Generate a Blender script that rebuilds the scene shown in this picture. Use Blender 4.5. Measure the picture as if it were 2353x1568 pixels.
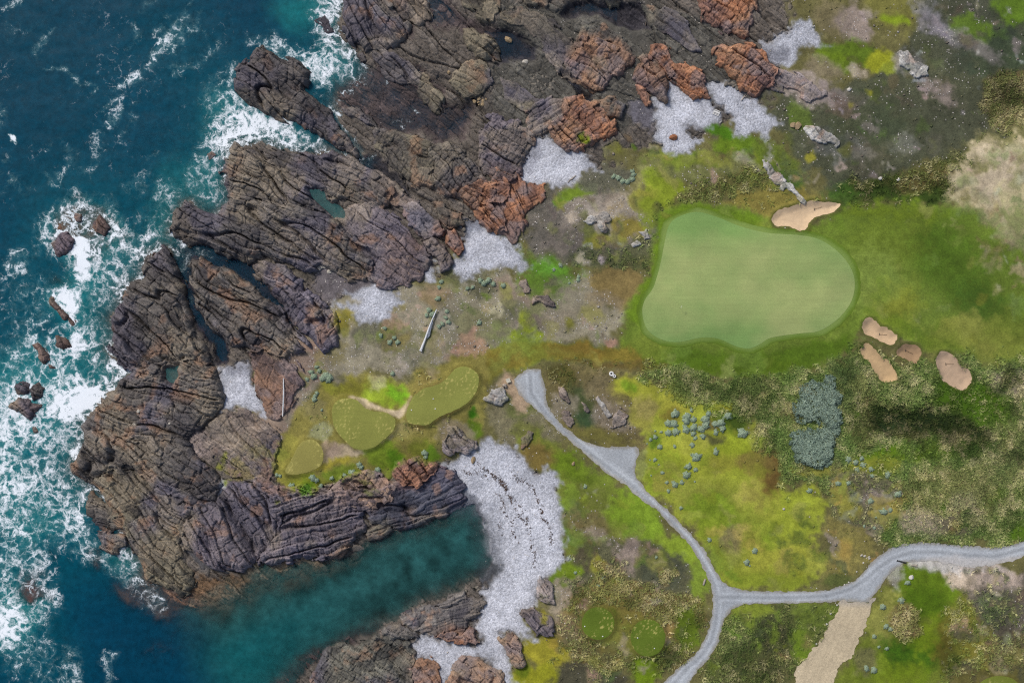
import bpy, math, random
import numpy as np
from mathutils import Vector
from mathutils.geometry import delaunay_2d_cdt

# ------------------------------------------------------------------ camera, sky, sun, exposure
for o in list(bpy.data.objects):
    bpy.data.objects.remove(o)
scene = bpy.context.scene
COL = scene.collection
CAM_H = 300.0                       # drone height over the sea
REF_Z = 2.5                         # mean height of the land
cam_d = bpy.data.cameras.new('camera')
cam_d.sensor_width = 36.0
cam_d.lens = 36.0 * (CAM_H - REF_Z) / 235.2
cam_d.clip_end = 3000.0
cam = bpy.data.objects.new('camera', cam_d)
COL.objects.link(cam)
cam.location = (0, 0, CAM_H)
scene.camera = cam

SUN_EL, SUN_AZ = math.radians(46), math.radians(-40)      # soft light from the upper left
world = bpy.data.worlds.new('World'); scene.world = world
world.use_nodes = True
nt = world.node_tree
sky = nt.nodes.new('ShaderNodeTexSky'); sky.sky_type = 'NISHITA'; sky.sun_disc = False
sky.sun_elevation = SUN_EL; sky.sun_rotation = SUN_AZ
sky.air_density = 1.0; sky.dust_density = 4.0; sky.ozone_density = 1.0
bg = nt.nodes['Background']; bg.inputs['Strength'].default_value = 0.09
nt.links.new(sky.outputs[0], bg.inputs['Color'])
sun_d = bpy.data.lights.new('sun', 'SUN'); sun_d.energy = 1.8; sun_d.angle = math.radians(10)
sun_d.color = (1.0, 0.96, 0.90)
sun = bpy.data.objects.new('sun', sun_d); COL.objects.link(sun)
sdir = Vector((math.sin(SUN_AZ) * math.cos(SUN_EL), math.cos(SUN_AZ) * math.cos(SUN_EL), math.sin(SUN_EL)))
sun.rotation_euler = sdir.to_track_quat('Z', 'Y').to_euler()
scene.view_settings.view_transform = 'Standard'
scene.view_settings.look = 'None'
scene.view_settings.exposure = 0.42
scene.view_settings.gamma = 1.0
scene.view_settings.use_curve_mapping = False
scene.cycles.use_denoising = False
scene.cycles.filter_width = 1.2
KA = 0.72                            # photo colour -> albedo

rng = np.random.default_rng(7)
random.seed(7)
f32 = np.float32

# ------------------------------------------------------------------ helpers: noise, distance fields
TAB = rng.random((256, 256)).astype(f32)

def vnoise(x, y):
    xi = np.floor(x).astype(np.int32); yi = np.floor(y).astype(np.int32)
    fx = (x - xi).astype(f32); fy = (y - yi).astype(f32)
    fx = fx * fx * (3 - 2 * fx); fy = fy * fy * (3 - 2 * fy)
    x0 = xi & 255; x1 = (xi + 1) & 255; y0 = yi & 255; y1 = (yi + 1) & 255
    a = TAB[y0, x0]; b = TAB[y0, x1]; c = TAB[y1, x0]; d = TAB[y1, x1]
    a = a + (b - a) * fx; c = c + (d - c) * fx
    return a + (c - a) * fy

def fbm(x, y, o=4, seed=0.0):
    x = np.asarray(x, f32) + seed * 17.31; y = np.asarray(y, f32) + seed * 9.77
    r = np.zeros(x.shape, f32); amp = 0.5; tot = 0
    for i in range(o):
        r += amp * vnoise(x, y); tot += amp; amp *= 0.5
        x, y = (x * 1.6 - y * 1.2) + 5.3, (x * 1.2 + y * 1.6) + 1.7
    return r / tot

def hsh(ix, iy, s):
    h = ix.astype(np.uint32) * np.uint32(374761393) + iy.astype(np.uint32) * np.uint32(668265263) + np.uint32((s * 974711 + 12345) & 0xffffffff)
    h = (h ^ (h >> np.uint32(13))) * np.uint32(1274126177)
    h = h ^ (h >> np.uint32(16))
    return (h & np.uint32(0xffffff)).astype(f32) / f32(0xffffff)

def voro(u, v, seed=0):
    iu = np.floor(u).astype(np.int32); iv = np.floor(v).astype(np.int32)
    f1 = np.full(u.shape, 9, f32); f2 = np.full(u.shape, 9, f32)
    cid = np.zeros(u.shape, f32); ou = np.zeros(u.shape, f32); ov = np.zeros(u.shape, f32)
    for dx in (-1, 0, 1):
        for dy in (-1, 0, 1):
            cx = iu + dx; cy = iv + dy
            du = (u - cx - hsh(cx, cy, seed)).astype(f32); dv = (v - cy - hsh(cx, cy, seed + 7)).astype(f32)
            d = np.sqrt(du * du + dv * dv)
            n = d < f1
            f2 = np.where(n, f1, np.minimum(f2, d))
            cid = np.where(n, hsh(cx, cy, seed + 13), cid)
            ou = np.where(n, du, ou); ov = np.where(n, dv, ov)
            f1 = np.where(n, d, f1)
    return f1, f2, cid, ou, ov

def sstep(a, b, x):
    t = np.clip((x - a) / (b - a), 0, 1)
    return t * t * (3 - 2 * t)

def sdf_poly(pts, X, Y):
    """signed distance (positive inside), same unit as the points"""
    d2 = np.full(X.shape, 1e12, f32); ins = np.zeros(X.shape, bool)
    n = len(pts)
    for i in range(n):
        ax, ay = pts[i]; bx, by = pts[(i + 1) % n]
        ex, ey = bx - ax, by - ay
        L = ex * ex + ey * ey
        if L == 0: continue
        wx = X - ax; wy = Y - ay
        t = np.clip((wx * ex + wy * ey) / L, 0, 1)
        qx = wx - ex * t; qy = wy - ey * t
        np.minimum(d2, qx * qx + qy * qy, out=d2)
        if ay != by:
            c = ((ay > Y) != (by > Y)) & (X < ex * (Y - ay) / ey + ax)
            ins ^= c
    d = np.sqrt(d2)
    return np.where(ins, d, -d)

def lin(c):
    c = np.asarray(c, np.float64) / 255.0
    return np.where(c <= 0.04045, c / 12.92, ((c + 0.055) / 1.055) ** 2.4).astype(f32)
def alb(c):
    l = lin(c) * KA
    return l + (l.mean() - l) * .07

# photo plan (2352 x 1568 units of 0.1 m) <-> metres
S = 0.1
def W(px, py): return (px - 1176.0) * S, (784.0 - py) * S
OX = (0, 571.2, 1142.4, 1747.2); OY = (0, 389.8, 779.5, 1164.6)
def T(c, r, pts): return [(OX[c] + x * 0.257143, OY[r] + y * 0.257143) for x, y in pts]
def T1(c, r, x, y): return OX[c] + x * 0.257143, OY[r] + y * 0.257143
def smooth(pts, n=4):
    out = []; m = len(pts)
    for i in range(m):
        p0, p1, p2, p3 = pts[i - 1], pts[i], pts[(i + 1) % m], pts[(i + 2) % m]
        for k in range(n):
            t = k / n
            out.append(tuple(0.5 * (2 * p1[j] + (p2[j] - p0[j]) * t + (2 * p0[j] - 5 * p1[j] + 4 * p2[j] - p3[j]) * t * t
                       + (3 * p1[j] - p0[j] - 3 * p2[j] + p3[j]) * t ** 3) for j in (0, 1)))
    return out
def ell(cx, cy, rx, ry, rot=0, n=20):
    c, s = math.cos(math.radians(rot)), math.sin(math.radians(rot))
    return [(cx + rx * math.cos(a) * c - ry * math.sin(a) * s, cy + rx * math.cos(a) * s + ry * math.sin(a) * c)
            for a in (2 * math.pi * k / n for k in range(n))]

# rasters of the plan: one sample every 2 units (0.2 m), 120 samples of margin
MG = 240
xs = np.arange(-MG, 2352 + MG + 1, 2, dtype=f32); ys = np.arange(-MG, 1568 + MG + 1, 2, dtype=f32)
GX, GY = np.meshgrid(xs, ys)
NW1 = (fbm(GX / 38, GY / 38, 4, 1) - .5) * 2; NW2 = (fbm(GX / 38, GY / 38, 4, 2) - .5) * 2
NS1 = (fbm(GX / 9, GY / 9, 3, 3) - .5) * 2; NS2 = (fbm(GX / 9, GY / 9, 3, 4) - .5) * 2
def wpar(big, small):
    return GX + NW1 * big + NS1 * small, GY + NW2 * big + NS2 * small
WARPS = {}
def warped(big, small):
    k = (big, small)
    if k not in WARPS: WARPS[k] = wpar(big, small)
    return WARPS[k]
def region(pts, big=14, small=4, pad=60):
    """slices and signed distance in metres of a warped outline"""
    px = [p[0] for p in pts]; py = [p[1] for p in pts]
    e = pad + big + small
    i0 = max(0, int((min(px) - e + MG) // 2)); i1 = min(len(xs), int((max(px) + e + MG) // 2) + 2)
    j0 = max(0, int((min(py) - e + MG) // 2)); j1 = min(len(ys), int((max(py) + e + MG) // 2) + 2)
    if i1 <= i0 or j1 <= j0: return None, None
    wx, wy = warped(big, small)
    sl = (slice(j0, j1), slice(i0, i1))
    return sl, sdf_poly(pts, wx[sl], wy[sl]) * S
def sample(R, px, py):
    """bilinear look-up of a raster at plan positions"""
    fx = np.clip((np.asarray(px, f32) + MG) / 2, 0, len(xs) - 1.001); fy = np.clip((np.asarray(py, f32) + MG) / 2, 0, len(ys) - 1.001)
    x0 = fx.astype(np.int32); y0 = fy.astype(np.int32)
    tx = fx - x0; ty = fy - y0
    if R.ndim == 3: tx = tx[..., None]; ty = ty[..., None]
    a = R[y0, x0] * (1 - tx) + R[y0, x0 + 1] * tx
    b = R[y0 + 1, x0] * (1 - tx) + R[y0 + 1, x0 + 1] * tx
    return a * (1 - ty) + b * ty
# ------------------------------------------------------------------ plan data traced from the site
LAND = [(775, -260), (780, 20), (770, 60), (810, 110), (850, 165), (800, 190), (770, 230), (780, 280), (820, 330), (845, 365), (760, 345), (690, 352),
        (600, 332), (545, 328), (515, 370), (510, 410), (535, 450), (520, 475), (490, 497), (455, 490), (430, 458), (395, 490), (384, 525),
        (420, 557), (400, 585), (370, 562), (330, 600), (320, 635), (285, 660), (262, 705), (250, 740), (262, 775), (240, 800), (262, 830), (300, 855),
        (265, 880), (255, 900), (222, 920), (213, 945), (185, 975), (190, 1015), (160, 1075), (165, 1090), (200, 1112), (230, 1140), (262, 1190),
        (290, 1260), (315, 1290), (330, 1340), (380, 1368), (430, 1390), (520, 1375), (600, 1345), (660, 1318), (740, 1296), (800, 1272),
        (840, 1246), (870, 1240), (900, 1222), (950, 1213), (1000, 1190), (1060, 1168), (1085, 1160), (1108, 1190), (1128, 1240), (1130, 1290), (1112, 1325),
        (1085, 1345), (1060, 1368), (1000, 1382), (940, 1408), (920, 1430), (880, 1445), (800, 1478), (740, 1508), (680, 1548), (640, 1580),
        (560, 1900), (2900, 1900), (2900, -260)]

# rock outcrops: outline, height, strike (deg, plan, clockwise), colour, joints, label
OUT = []
def rk(pts, h, ang, col, label, j=0): OUT.append((pts, h, ang, col, j, label))
rk([(600, 95), (645, 128), (680, 140), (706, 165), (700, 205), (715, 215), (755, 255), (775, 290), (800, 325), (808, 350), (780, 338), (740, 318), (722, 300), (690, 290), (655, 272), (620, 258), (580, 245), (556, 225), (535, 205), (536, 175), (540, 150), (560, 125)], 3.6, 38, 'brn', 'long slanting brown rock tongue ringed by white surf')
rk([(790, -60), (860, -60), (880, 0), (895, 15), (935, 55), (930, 80), (900, 95), (880, 115), (870, 110), (840, 115), (835, 100), (810, 90), (795, 60), (785, 30)], 2.6, 55, 'brn', 'cracked brown rock at the top edge beside the surf')
rk([(870, -40), (950, -40), (975, 0), (990, 40), (965, 55), (935, 45), (895, 15)], 1.8, 50, 'pnk', 'paler rock at the top edge between the surf and the dark tidal pool')
rk([(850, 115), (900, 125), (945, 145), (960, 170), (990, 190), (1008, 210), (1012, 260), (1000, 258), (975, 230), (950, 195), (925, 190), (885, 170), (860, 140)], 1.6, 45, 'olv', 'narrow chain of tan rock crossing the dark tidal pool')
rk([(1065, 65), (1100, 75), (1140, 105), (1150, 140), (1125, 130), (1095, 125), (1075, 100)], 1.5, 40, 'olv', 'tan wedge of rock on the right bank of the dark tidal pool')
rk([(1060, 150), (1100, 135), (1125, 155), (1130, 190), (1100, 215), (1065, 225), (1040, 200), (1040, 170)], 1.3, 35, 'olv', 'rounded olive brown rock dome below the tan wedge')
rk([(785, 245), (820, 245), (845, 265), (868, 295), (840, 290), (825, 270), (800, 262)], 1.0, 40, 'olv', 'small curved rock in the shallow dark water right of the rock tongue')
rk([(865, 300), (900, 305), (960, 320), (995, 330), (1000, 345), (985, 380), (990, 420), (960, 420), (930, 400), (895, 370), (870, 340)], 1.5, 35, 'olv', 'jointed tan rock slab at the foot of the dark tidal pool', 1)
rk([(990, 345), (1020, 328), (1050, 335), (1075, 360), (1100, 380), (1110, 420), (1100, 460), (1090, 475), (1060, 455), (1020, 440), (1000, 400)], 2.4, 48, 'brn2', 'long dark brown ridge with fine cross joints above the rust rock', 1)
rk([(548, 330), (575, 340), (640, 385), (700, 430), (760, 470), (765, 500), (720, 490), (660, 470), (600, 450), (560, 455), (530, 445), (512, 410), (518, 370)], 3.2, 32, 'brn', 'ribbed brown slab whose left tip points into the surf')
rk([(590, 330), (650, 345), (700, 352), (735, 365), (760, 345), (800, 360), (840, 390), (870, 400), (900, 440), (880, 470), (840, 470), (800, 450), (760, 465), (700, 425), (640, 380), (600, 350)], 2.4, 30, 'brn2', 'broad dark slab just below the surf behind the rock tongue')
rk([(425, 460), (440, 475), (490, 495), (530, 450), (560, 458), (650, 470), (720, 492), (770, 510), (800, 540), (830, 575), (850, 600), (840, 640), (800, 640), (740, 610), (700, 620), (660, 600), (600, 575), (560, 600), (520, 590), (470, 560), (430, 555), (395, 540), (385, 520), (395, 490)], 3.4, 26, 'dk', 'big dark shattered rock mass left of the teal rock pool')
rk([(770, 505), (800, 480), (840, 475), (880, 480), (930, 520), (960, 560), (990, 600), (960, 640), (900, 660), (850, 640), (850, 600), (820, 560)], 1.6, 36, 'pur', 'purple grey rock slab below the teal rock pool')
rk([(571, 612), (605, 600), (640, 618), (690, 650), (702, 682), (670, 674), (620, 648), (585, 635)], 2.0, 36, 'pur', 'slanting purple slab along the upper bank of the dark channel')
rk([(620, 670), (650, 665), (700, 672), (740, 690), (770, 730), (765, 790), (740, 800), (700, 770), (660, 730), (635, 695)], 2.4, 48, 'pur', 'smooth purple grey slab right of the black cleft', 1)
rk([(437, 600), (470, 610), (520, 625), (560, 650), (600, 680), (640, 720), (680, 770), (700, 800), (640, 815), (580, 800), (540, 790), (510, 770), (480, 740), (455, 700), (440, 650)], 2.8, 38, 'brn', 'brown fractured ridge between two dark water channels')
rk([(370, 565), (385, 590), (395, 620), (420, 655), (415, 690), (435, 735), (445, 770), (470, 790), (480, 810), (470, 830), (430, 822), (380, 832), (330, 850), (300, 855), (265, 830), (242, 800), (262, 770), (255, 735), (265, 705), (290, 655), (325, 635), (330, 600)], 3.8, 42, 'brn', 'pointed brown headland rock reaching up into the foam')
rk([(300, 857), (340, 850), (390, 833), (440, 823), (490, 848), (500, 880), (505, 930), (480, 960), (450, 990), (430, 1010), (350, 1010), (300, 1000), (240, 990), (190, 980), (215, 945), (225, 920), (260, 900)], 3.0, 20, 'brn', 'wide cracked brown rock shelf left of the grey pebble pocket')
rk([(190, 985), (250, 990), (330, 1005), (420, 1010), (440, 1040), (480, 1080), (500, 1110), (490, 1150), (450, 1160), (400, 1130), (330, 1090), (260, 1070), (200, 1110), (165, 1090), (160, 1072), (185, 1020)], 3.2, 38, 'brn', 'leftmost brown rock mass meeting the thick white surf')
rk([(210, 1110), (265, 1075), (330, 1095), (400, 1135), (440, 1170), (420, 1210), (400, 1250), (440, 1320), (435, 1350), (410, 1370), (370, 1350), (330, 1330), (310, 1280), (290, 1250), (270, 1200), (245, 1160), (230, 1120)], 2.4, 45, 'olv', 'slanting brown rock ledge at the lower left point of the headland')
rk([(200, 1135), (240, 1165), (262, 1182), (275, 1220), (240, 1222), (198, 1205), (195, 1170)], 1.9, 20, 'brn', 'upper of two rounded boulders at the lower left point')
rk([(212, 1228), (250, 1224), (278, 1237), (280, 1260), (260, 1275), (225, 1262)], 1.2, 20, 'brn', 'lower of two rounded boulders at the lower left point')
rk([(450, 1170), (500, 1150), (520, 1110), (560, 1110), (620, 1120), (660, 1150), (640, 1200), (620, 1250), (590, 1290), (550, 1310), (500, 1300), (460, 1280), (430, 1260), (415, 1215)], 2.6, 60, 'pur', 'purple brown fractured cliff on the inlet shore, left half')
rk([(620, 1130), (700, 1140), (780, 1130), (820, 1160), (830, 1220), (800, 1250), (760, 1270), (700, 1285), (650, 1290), (600, 1300), (620, 1250), (645, 1200)], 2.6, -15, 'pur', 'purple brown cliff with square joints above the inlet water', 1)
rk([(800, 1130), (860, 1122), (930, 1112), (1000, 1080), (1040, 1085), (1060, 1120), (1070, 1150), (1000, 1185), (950, 1208), (900, 1215), (860, 1200), (830, 1170)], 1.8, -22, 'dkb', 'wet blue black rock at the head of the inlet beside the beach')
rk([(840, 1217), (880, 1203), (900, 1220), (872, 1240), (845, 1240)], .9, -20, 'olv', 'small tan rock at the inlet edge below the blue black rock')
rk([(735, 1262), (790, 1250), (800, 1270), (780, 1287), (730, 1292)], .9, -15, 'olv', 'low olive rock ledge jutting into the inlet')
rk([(575, 800), (600, 790), (650, 805), (680, 830), (690, 870), (680, 920), (650, 960), (620, 960), (600, 930), (585, 880), (572, 840)], 1.1, 50, 'rbr', 'rough reddish rock right of the grey pebble pocket')
rk([(500, 950), (560, 938), (610, 965), (640, 1000), (640, 1060), (620, 1110), (560, 1105), (520, 1090), (490, 1050), (470, 1000)], 1.1, 40, 'pnk', 'pinkish brown rock slope left of the smallest tee')
rk([(905, 1060), (960, 1050), (1000, 1070), (985, 1100), (960, 1115), (930, 1115), (910, 1090)], 2.2, 50, 'rus', 'orange rock knob left of the top of the pebble beach', 1)
rk([(780, 1100), (830, 1085), (880, 1100), (910, 1110), (890, 1150), (850, 1165), (800, 1150), (750, 1130)], 2.0, 40, 'rpk', 'pale orange rock wall left of the orange rock knob', 1)
rk([(640, 1120), (700, 1110), (750, 1120), (770, 1140), (700, 1150), (640, 1140)], 1.0, 20, 'pnk', 'low pink rock ledge below the mossy bank of the smallest tee')
# rust ridges
rk(T(2, 0, [(680, 640), (640, 560), (760, 380), (900, 330), (1000, 380), (1150, 500), (1200, 560), (1080, 660), (940, 780), (800, 740)]), 2.0, 30, 'rbr', 'red brown rock hump left of the two upper rust ridges', 1)
rk(T(2, 0, [(1260, 600), (1340, 580), (1430, 660), (1490, 760), (1510, 900), (1400, 860), (1330, 800), (1250, 700)]), 1.9, 55, 'rbr', 'red brown wedge of rock at the top left of the upper pebble cove', 1)
rk(T(2, 0, [(1260, 770), (1320, 800), (1360, 900), (1330, 930), (1270, 850)]), 1.2, 55, 'rus', 'small orange rock below the red brown wedge')
rk(T(2, 0, [(1390, 430), (1460, 410), (1560, 540), (1700, 620), (1800, 630), (1840, 760), (1880, 880), (1750, 840), (1700, 780), (1560, 700), (1440, 580), (1380, 480)]), 2.0, 42, 'rus', 'long rust orange ridge above the upper pebble cove', 1)
rk([(1639, 113), (1682, 105), (1726, 108), (1750, 125), (1780, 160), (1770, 190), (1740, 215), (1710, 205), (1680, 175), (1650, 150)], 2.4, 40, 'rus', 'bright rust red rock just below the small grey pebble patch', 1)
rk([(1760, 150), (1800, 160), (1850, 180), (1892, 215), (1880, 235), (1830, 215), (1780, 200)], .9, 30, 'hth', 'pale pinkish rock shelf right of the rust red rock')
rk(T(2, 0, [(1780, -160), (2260, -160), (2300, 200), (2200, 320), (2000, 280), (1850, 150)]), 2.2, 40, 'rus', 'rust rock at the top edge of the picture', 1)
rk(T(2, 0, [(480, 1150), (560, 1080), (640, 900), (740, 880), (900, 980), (1000, 1080), (1060, 1200), (900, 1230), (750, 1330), (600, 1320), (500, 1230)]), 2.4, 55, 'rus', 'rust rock with a yellow green moss patch on it', 1)
rk(T(2, 0, [(300, 1000), (480, 880), (600, 900), (580, 1060), (480, 1150), (300, 1200), (280, 1080)]), 1.6, -30, 'pur', 'grey purple rock left of the mossy rust rock', 1)
rk([(1130, 270), (1194, 288), (1225, 320), (1200, 365), (1190, 400), (1150, 440), (1110, 400), (1105, 330)], 2.0, 35, 'pur', 'dark purple rock left of the middle pebble cove', 1)
rk([(1090, 480), (1142, 395), (1183, 400), (1190, 425), (1250, 428), (1245, 450), (1220, 475), (1200, 500), (1198, 535), (1183, 555), (1142, 535)], 1.7, 60, 'rus', 'ragged orange rock below the middle pebble cove')
rk([(1055, 450), (1100, 420), (1130, 420), (1170, 430), (1165, 460), (1120, 468), (1080, 472)], 1.6, 30, 'rus', 'orange rock shoulder below the long dark brown ridge')
rk(T(1, 1, [(2010, 360), (2150, 330), (2280, 440), (2290, 560), (2150, 530), (2050, 430)]), 1.6, 45, 'rus', 'bright orange rock above the pebble patch of the lower cove')
rk(T(1, 1, [(1740, 520), (1830, 530), (1910, 690), (1880, 760), (1770, 680)]), 1.4, 60, 'rus', 'small orange rock at the left of the lower cove')
rk(T(1, 1, [(1540, 640), (1640, 610), (1750, 700), (1830, 820), (1780, 880), (1700, 900), (1620, 760)]), 1.4, 50, 'pnk', 'pinkish rock rib between two narrow pebble strips', 1)
rk(T(1, 1, [(1270, 700), (1400, 650), (1520, 700), (1540, 850), (1560, 940), (1400, 1000), (1300, 960), (1260, 900)]), 1.2, 40, 'rpk', 'tan orange rock left of the narrow pebble strip')
rk(T(1, 1, [(1380, 300), (1500, 280), (1600, 420), (1720, 480), (1700, 600), (1560, 600), (1420, 480)]), 1.3, 40, 'gry', 'grey jointed rock ledge above the narrow pebble strip', 1)
rk(T(1, 1, [(1660, 300), (1880, 380), (1930, 520), (1800, 520), (1700, 450)]), 1.3, 35, 'olv', 'olive rock ledge above the small orange rock')
# low olive grey reef
rk(T(2, 0, [(0, 60), (230, 60), (480, 160), (560, 280), (700, 320), (700, 470), (560, 640), (480, 480), (380, 380), (200, 230), (0, 200)]), .9, 40, 'olv', 'low olive reef crossing the upper rock flats')
rk(T(2, 0, [(740, 200), (950, 230), (1100, 330), (1250, 500), (1200, 560), (1000, 370), (780, 350), (680, 480)]), 1.0, 35, 'olg', 'grey green reef above the red brown rock hump', 1)
rk(T(2, 0, [(1290, 50), (1500, 60), (1740, 180), (1700, 220), (1800, 450), (1700, 430), (1500, 300), (1350, 230)]), .9, 38, 'olg', 'grey green reef near the top edge left of the rust rock')
rk(T(2, 0, [(1250, 520), (1330, 470), (1450, 600), (1560, 720), (1490, 740), (1380, 620)]), .7, 42, 'olg', 'narrow grey rib beside the long rust orange ridge')
rk(T(2, 0, [(850, 900), (1050, 880), (1150, 950), (1080, 1060), (950, 1030), (870, 960)]), 1.1, 40, 'olg', 'dark olive reef beside the mossy rust rock')
rk(T(2, 0, [(380, 370), (480, 450), (600, 590), (700, 690), (850, 780), (940, 800), (860, 818), (720, 750), (580, 650), (465, 505)]), .8, 45, 'olv', 'thin curved rock rib below the red brown hump')
rk([(1067, -40), (1140, -40), (1145, 25), (1135, 50), (1100, 40), (1075, 10)], 1.2, 40, 'olv', 'brown rock at the top edge right of the tidal channel')
rk([(1200, -40), (1265, -40), (1262, 8), (1230, 12), (1206, 2)], 1.0, 30, 'olv', 'small brown rock at the top edge left of the dark flats')
rk([(1374, -30), (1432, -30), (1427, 15), (1400, 17)], 1.0, 60, 'olv', 'small grey brown rock at the top edge above the dark flats')
rk(T(2, 0, [(20, 700), (160, 760), (300, 860), (420, 900), (330, 980), (200, 960), (60, 880)]), .7, 30, 'olv', 'low stony olive reef left of the grey purple rock')
rk(T(1, 1, [(880, 340), (980, 330), (1200, 420), (1330, 560), (1300, 620), (1150, 560), (1000, 480)]), .9, 30, 'pur', 'lavender grey bedrock just right of the teal rock pool', 1)
rk([(840, 395), (880, 405), (930, 440), (960, 465), (930, 475), (905, 470), (880, 450)], 1.2, 38, 'pnk', 'tan rib of rock between the slabs right of the teal pool')
# southern headland
rk(T(1, 3, [(660, 1380), (740, 1290), (860, 1280), (1000, 1230), (1160, 1160), (1300, 1200), (1430, 1250), (1480, 1330), (1420, 1450), (1430, 1750), (500, 1800), (560, 1568)]), 1.8, 35, 'olg', 'olive grey jointed rock on the far bank of the inlet', 1)
rk(T(1, 3, [(1150, 1140), (1260, 1060), (1350, 1070), (1480, 1140), (1530, 1180), (1400, 1190), (1250, 1170)]), 1.3, 25, 'gry2', 'small grey rock at the notch of the far inlet bank')
rk(T(1, 3, [(1350, 1010), (1500, 940), (1680, 900), (1780, 880), (2000, 820), (2100, 870), (2050, 960), (1960, 1000), (1880, 1130), (1700, 1160), (1550, 1130), (1420, 1080)]), 1.5, -15, 'gry2', 'long grey rock between the inlet and the lower beach', 1)
rk(T(1, 3, [(1700, 1120), (1880, 1130), (1960, 1080), (2080, 1220), (2050, 1245), (1900, 1210), (1780, 1200), (1640, 1170)]), 1.3, 30, 'rus', 'orange rock strip on the upper edge of the lower pebble pocket', 1)
rk(T(1, 3, [(1720, 880), (1780, 760), (1830, 770), (1920, 740), (1930, 820), (1850, 870)]), 1.0, -20, 'gry2', 'knobbly grey rock where the inlet meets the lower beach')
rk(T(1, 3, [(1490, 1380), (1600, 1350), (1700, 1430), (1740, 1520), (1700, 1700), (1550, 1700), (1420, 1480)]), 1.3, 50, 'rus', 'orange rock at the bottom edge left of the lower pebble pocket', 1)
rk(T(1, 3, [(1870, 1400), (1980, 1350), (2070, 1380), (2180, 1440), (2280, 1500), (2250, 1700), (1780, 1700), (1800, 1540)]), 1.5, 40, 'rpk', 'brown rock at the bottom edge right of the lower pebble pocket')
rk(T(2, 3, [(30, 1180), (90, 1130), (230, 1230), (240, 1420), (150, 1450), (90, 1300)]), 1.2, 45, 'rpk', 'pinkish rock on the right edge of the lower beach')
rk(T(2, 3, [(220, 940), (330, 870), (480, 1040), (520, 1160), (350, 1150), (250, 1020)]), 1.2, 45, 'pnk', 'grey brown rock with pale lichen right of the lower beach')
rk(T(2, 3, [(370, 660), (450, 650), (520, 780), (500, 860), (370, 850)]), .9, 60, 'hth', 'pale stony rock right of the beach below the green bank')
rk(T(1, 2, [(1720, 900), (1780, 790), (1850, 780), (1950, 840), (2060, 900), (2050, 970), (1940, 1040), (1850, 1000), (1780, 1040), (1730, 980)]), 1.1, 40, 'hth', 'pale stony knoll left of the top of the pebble beach')
# land rocks
rk(T(2, 1, [(890, 470), (940, 460), (990, 540), (960, 570), (900, 540)]), .8, 60, 'wht', 'white lichened rock on the gravel mound left of the green')
rk(T(2, 1, [(760, 480), (830, 420), (960, 390), (1010, 460), (960, 460), (880, 480), (820, 520)]), .5, 30, 'wht', 'pale broken rock above the white lichened rock')
rk(T(2, 1, [(1270, 570), (1340, 540), (1360, 600), (1300, 620)]), .5, 30, 'wht', 'upper of two pale rocks beside the left edge of the green')
rk(T(2, 1, [(1180, 670), (1240, 640), (1260, 680), (1200, 700)]), .4, 30, 'wht', 'lower of two pale rocks beside the left edge of the green')
rk(T(2, 1, [(330, 1110), (400, 1110), (500, 1170), (530, 1210), (480, 1220), (380, 1190), (320, 1210)]), .6, 30, 'pnk', 'pink beige rock below the vivid green hollow')
rk(T(2, 1, [(200, 980), (240, 970), (290, 1060), (290, 1100), (240, 1100)]), .5, 60, 'pnk', 'small pink beige rock left of the vivid green hollow')
rk(T(3, 0, [(0, 1430), (60, 1470), (160, 1560), (330, 1730), (400, 1800), (340, 1780), (250, 1700), (140, 1640), (40, 1560)]), .7, 42, 'wht', 'white rock spine running towards the top bunker', 1)
rk(T(3, 0, [(1240, 470), (1330, 440), (1360, 520), (1480, 600), (1480, 660), (1400, 690), (1340, 620), (1230, 600)]), .6, 50, 'wht', 'white broken rock on the dark heath at upper right')
rk(T(3, 0, [(400, 1130), (520, 1120), (620, 1190), (700, 1270), (680, 1320), (560, 1270), (460, 1230)]), .6, 40, 'wht', 'white rock streak on the dark heath above the rock spine')
rk(T(2, 2, [(540, 430), (590, 430), (640, 560), (630, 590), (560, 520)]), .6, 55, 'pnk', 'pale rock rib right of the top of the gravel path')
rk(T(2, 2, [(580, 650), (640, 650), (690, 760), (670, 810), (620, 740)]), .5, 60, 'pnk', 'pale rock rib beside the middle of the gravel path')
rk(T(2, 2, [(760, 550), (800, 560), (830, 640), (800, 640)]), .5, 60, 'pnk', 'short pale rock rib in the dark heath right of the path')
rk(T(2, 2, [(890, 520), (950, 590), (1010, 700), (980, 710), (940, 650)]), .5, 60, 'wht', 'slender white rock rib in the dark heath below the white tyres')
rk(T(2, 2, [(1000, 770), (1060, 660), (1100, 600), (1180, 680), (1150, 760), (1050, 790)]), .5, 30, 'hth', 'grey stony rock patch left of the silver bush cluster')
rk(T(2, 2, [(0, 440), (60, 420), (110, 520), (40, 600), (-60, 580), (-120, 540), (-60, 460)]), .7, 30, 'wht', 'pale blocky rock left of the top of the gravel path')
rk(T(2, 2, [(220, 980), (230, 900), (270, 810), (320, 830), (310, 900), (250, 980)]), .5, 70, 'pnk', 'small pinkish rock on the grass above the pebble beach')
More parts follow.
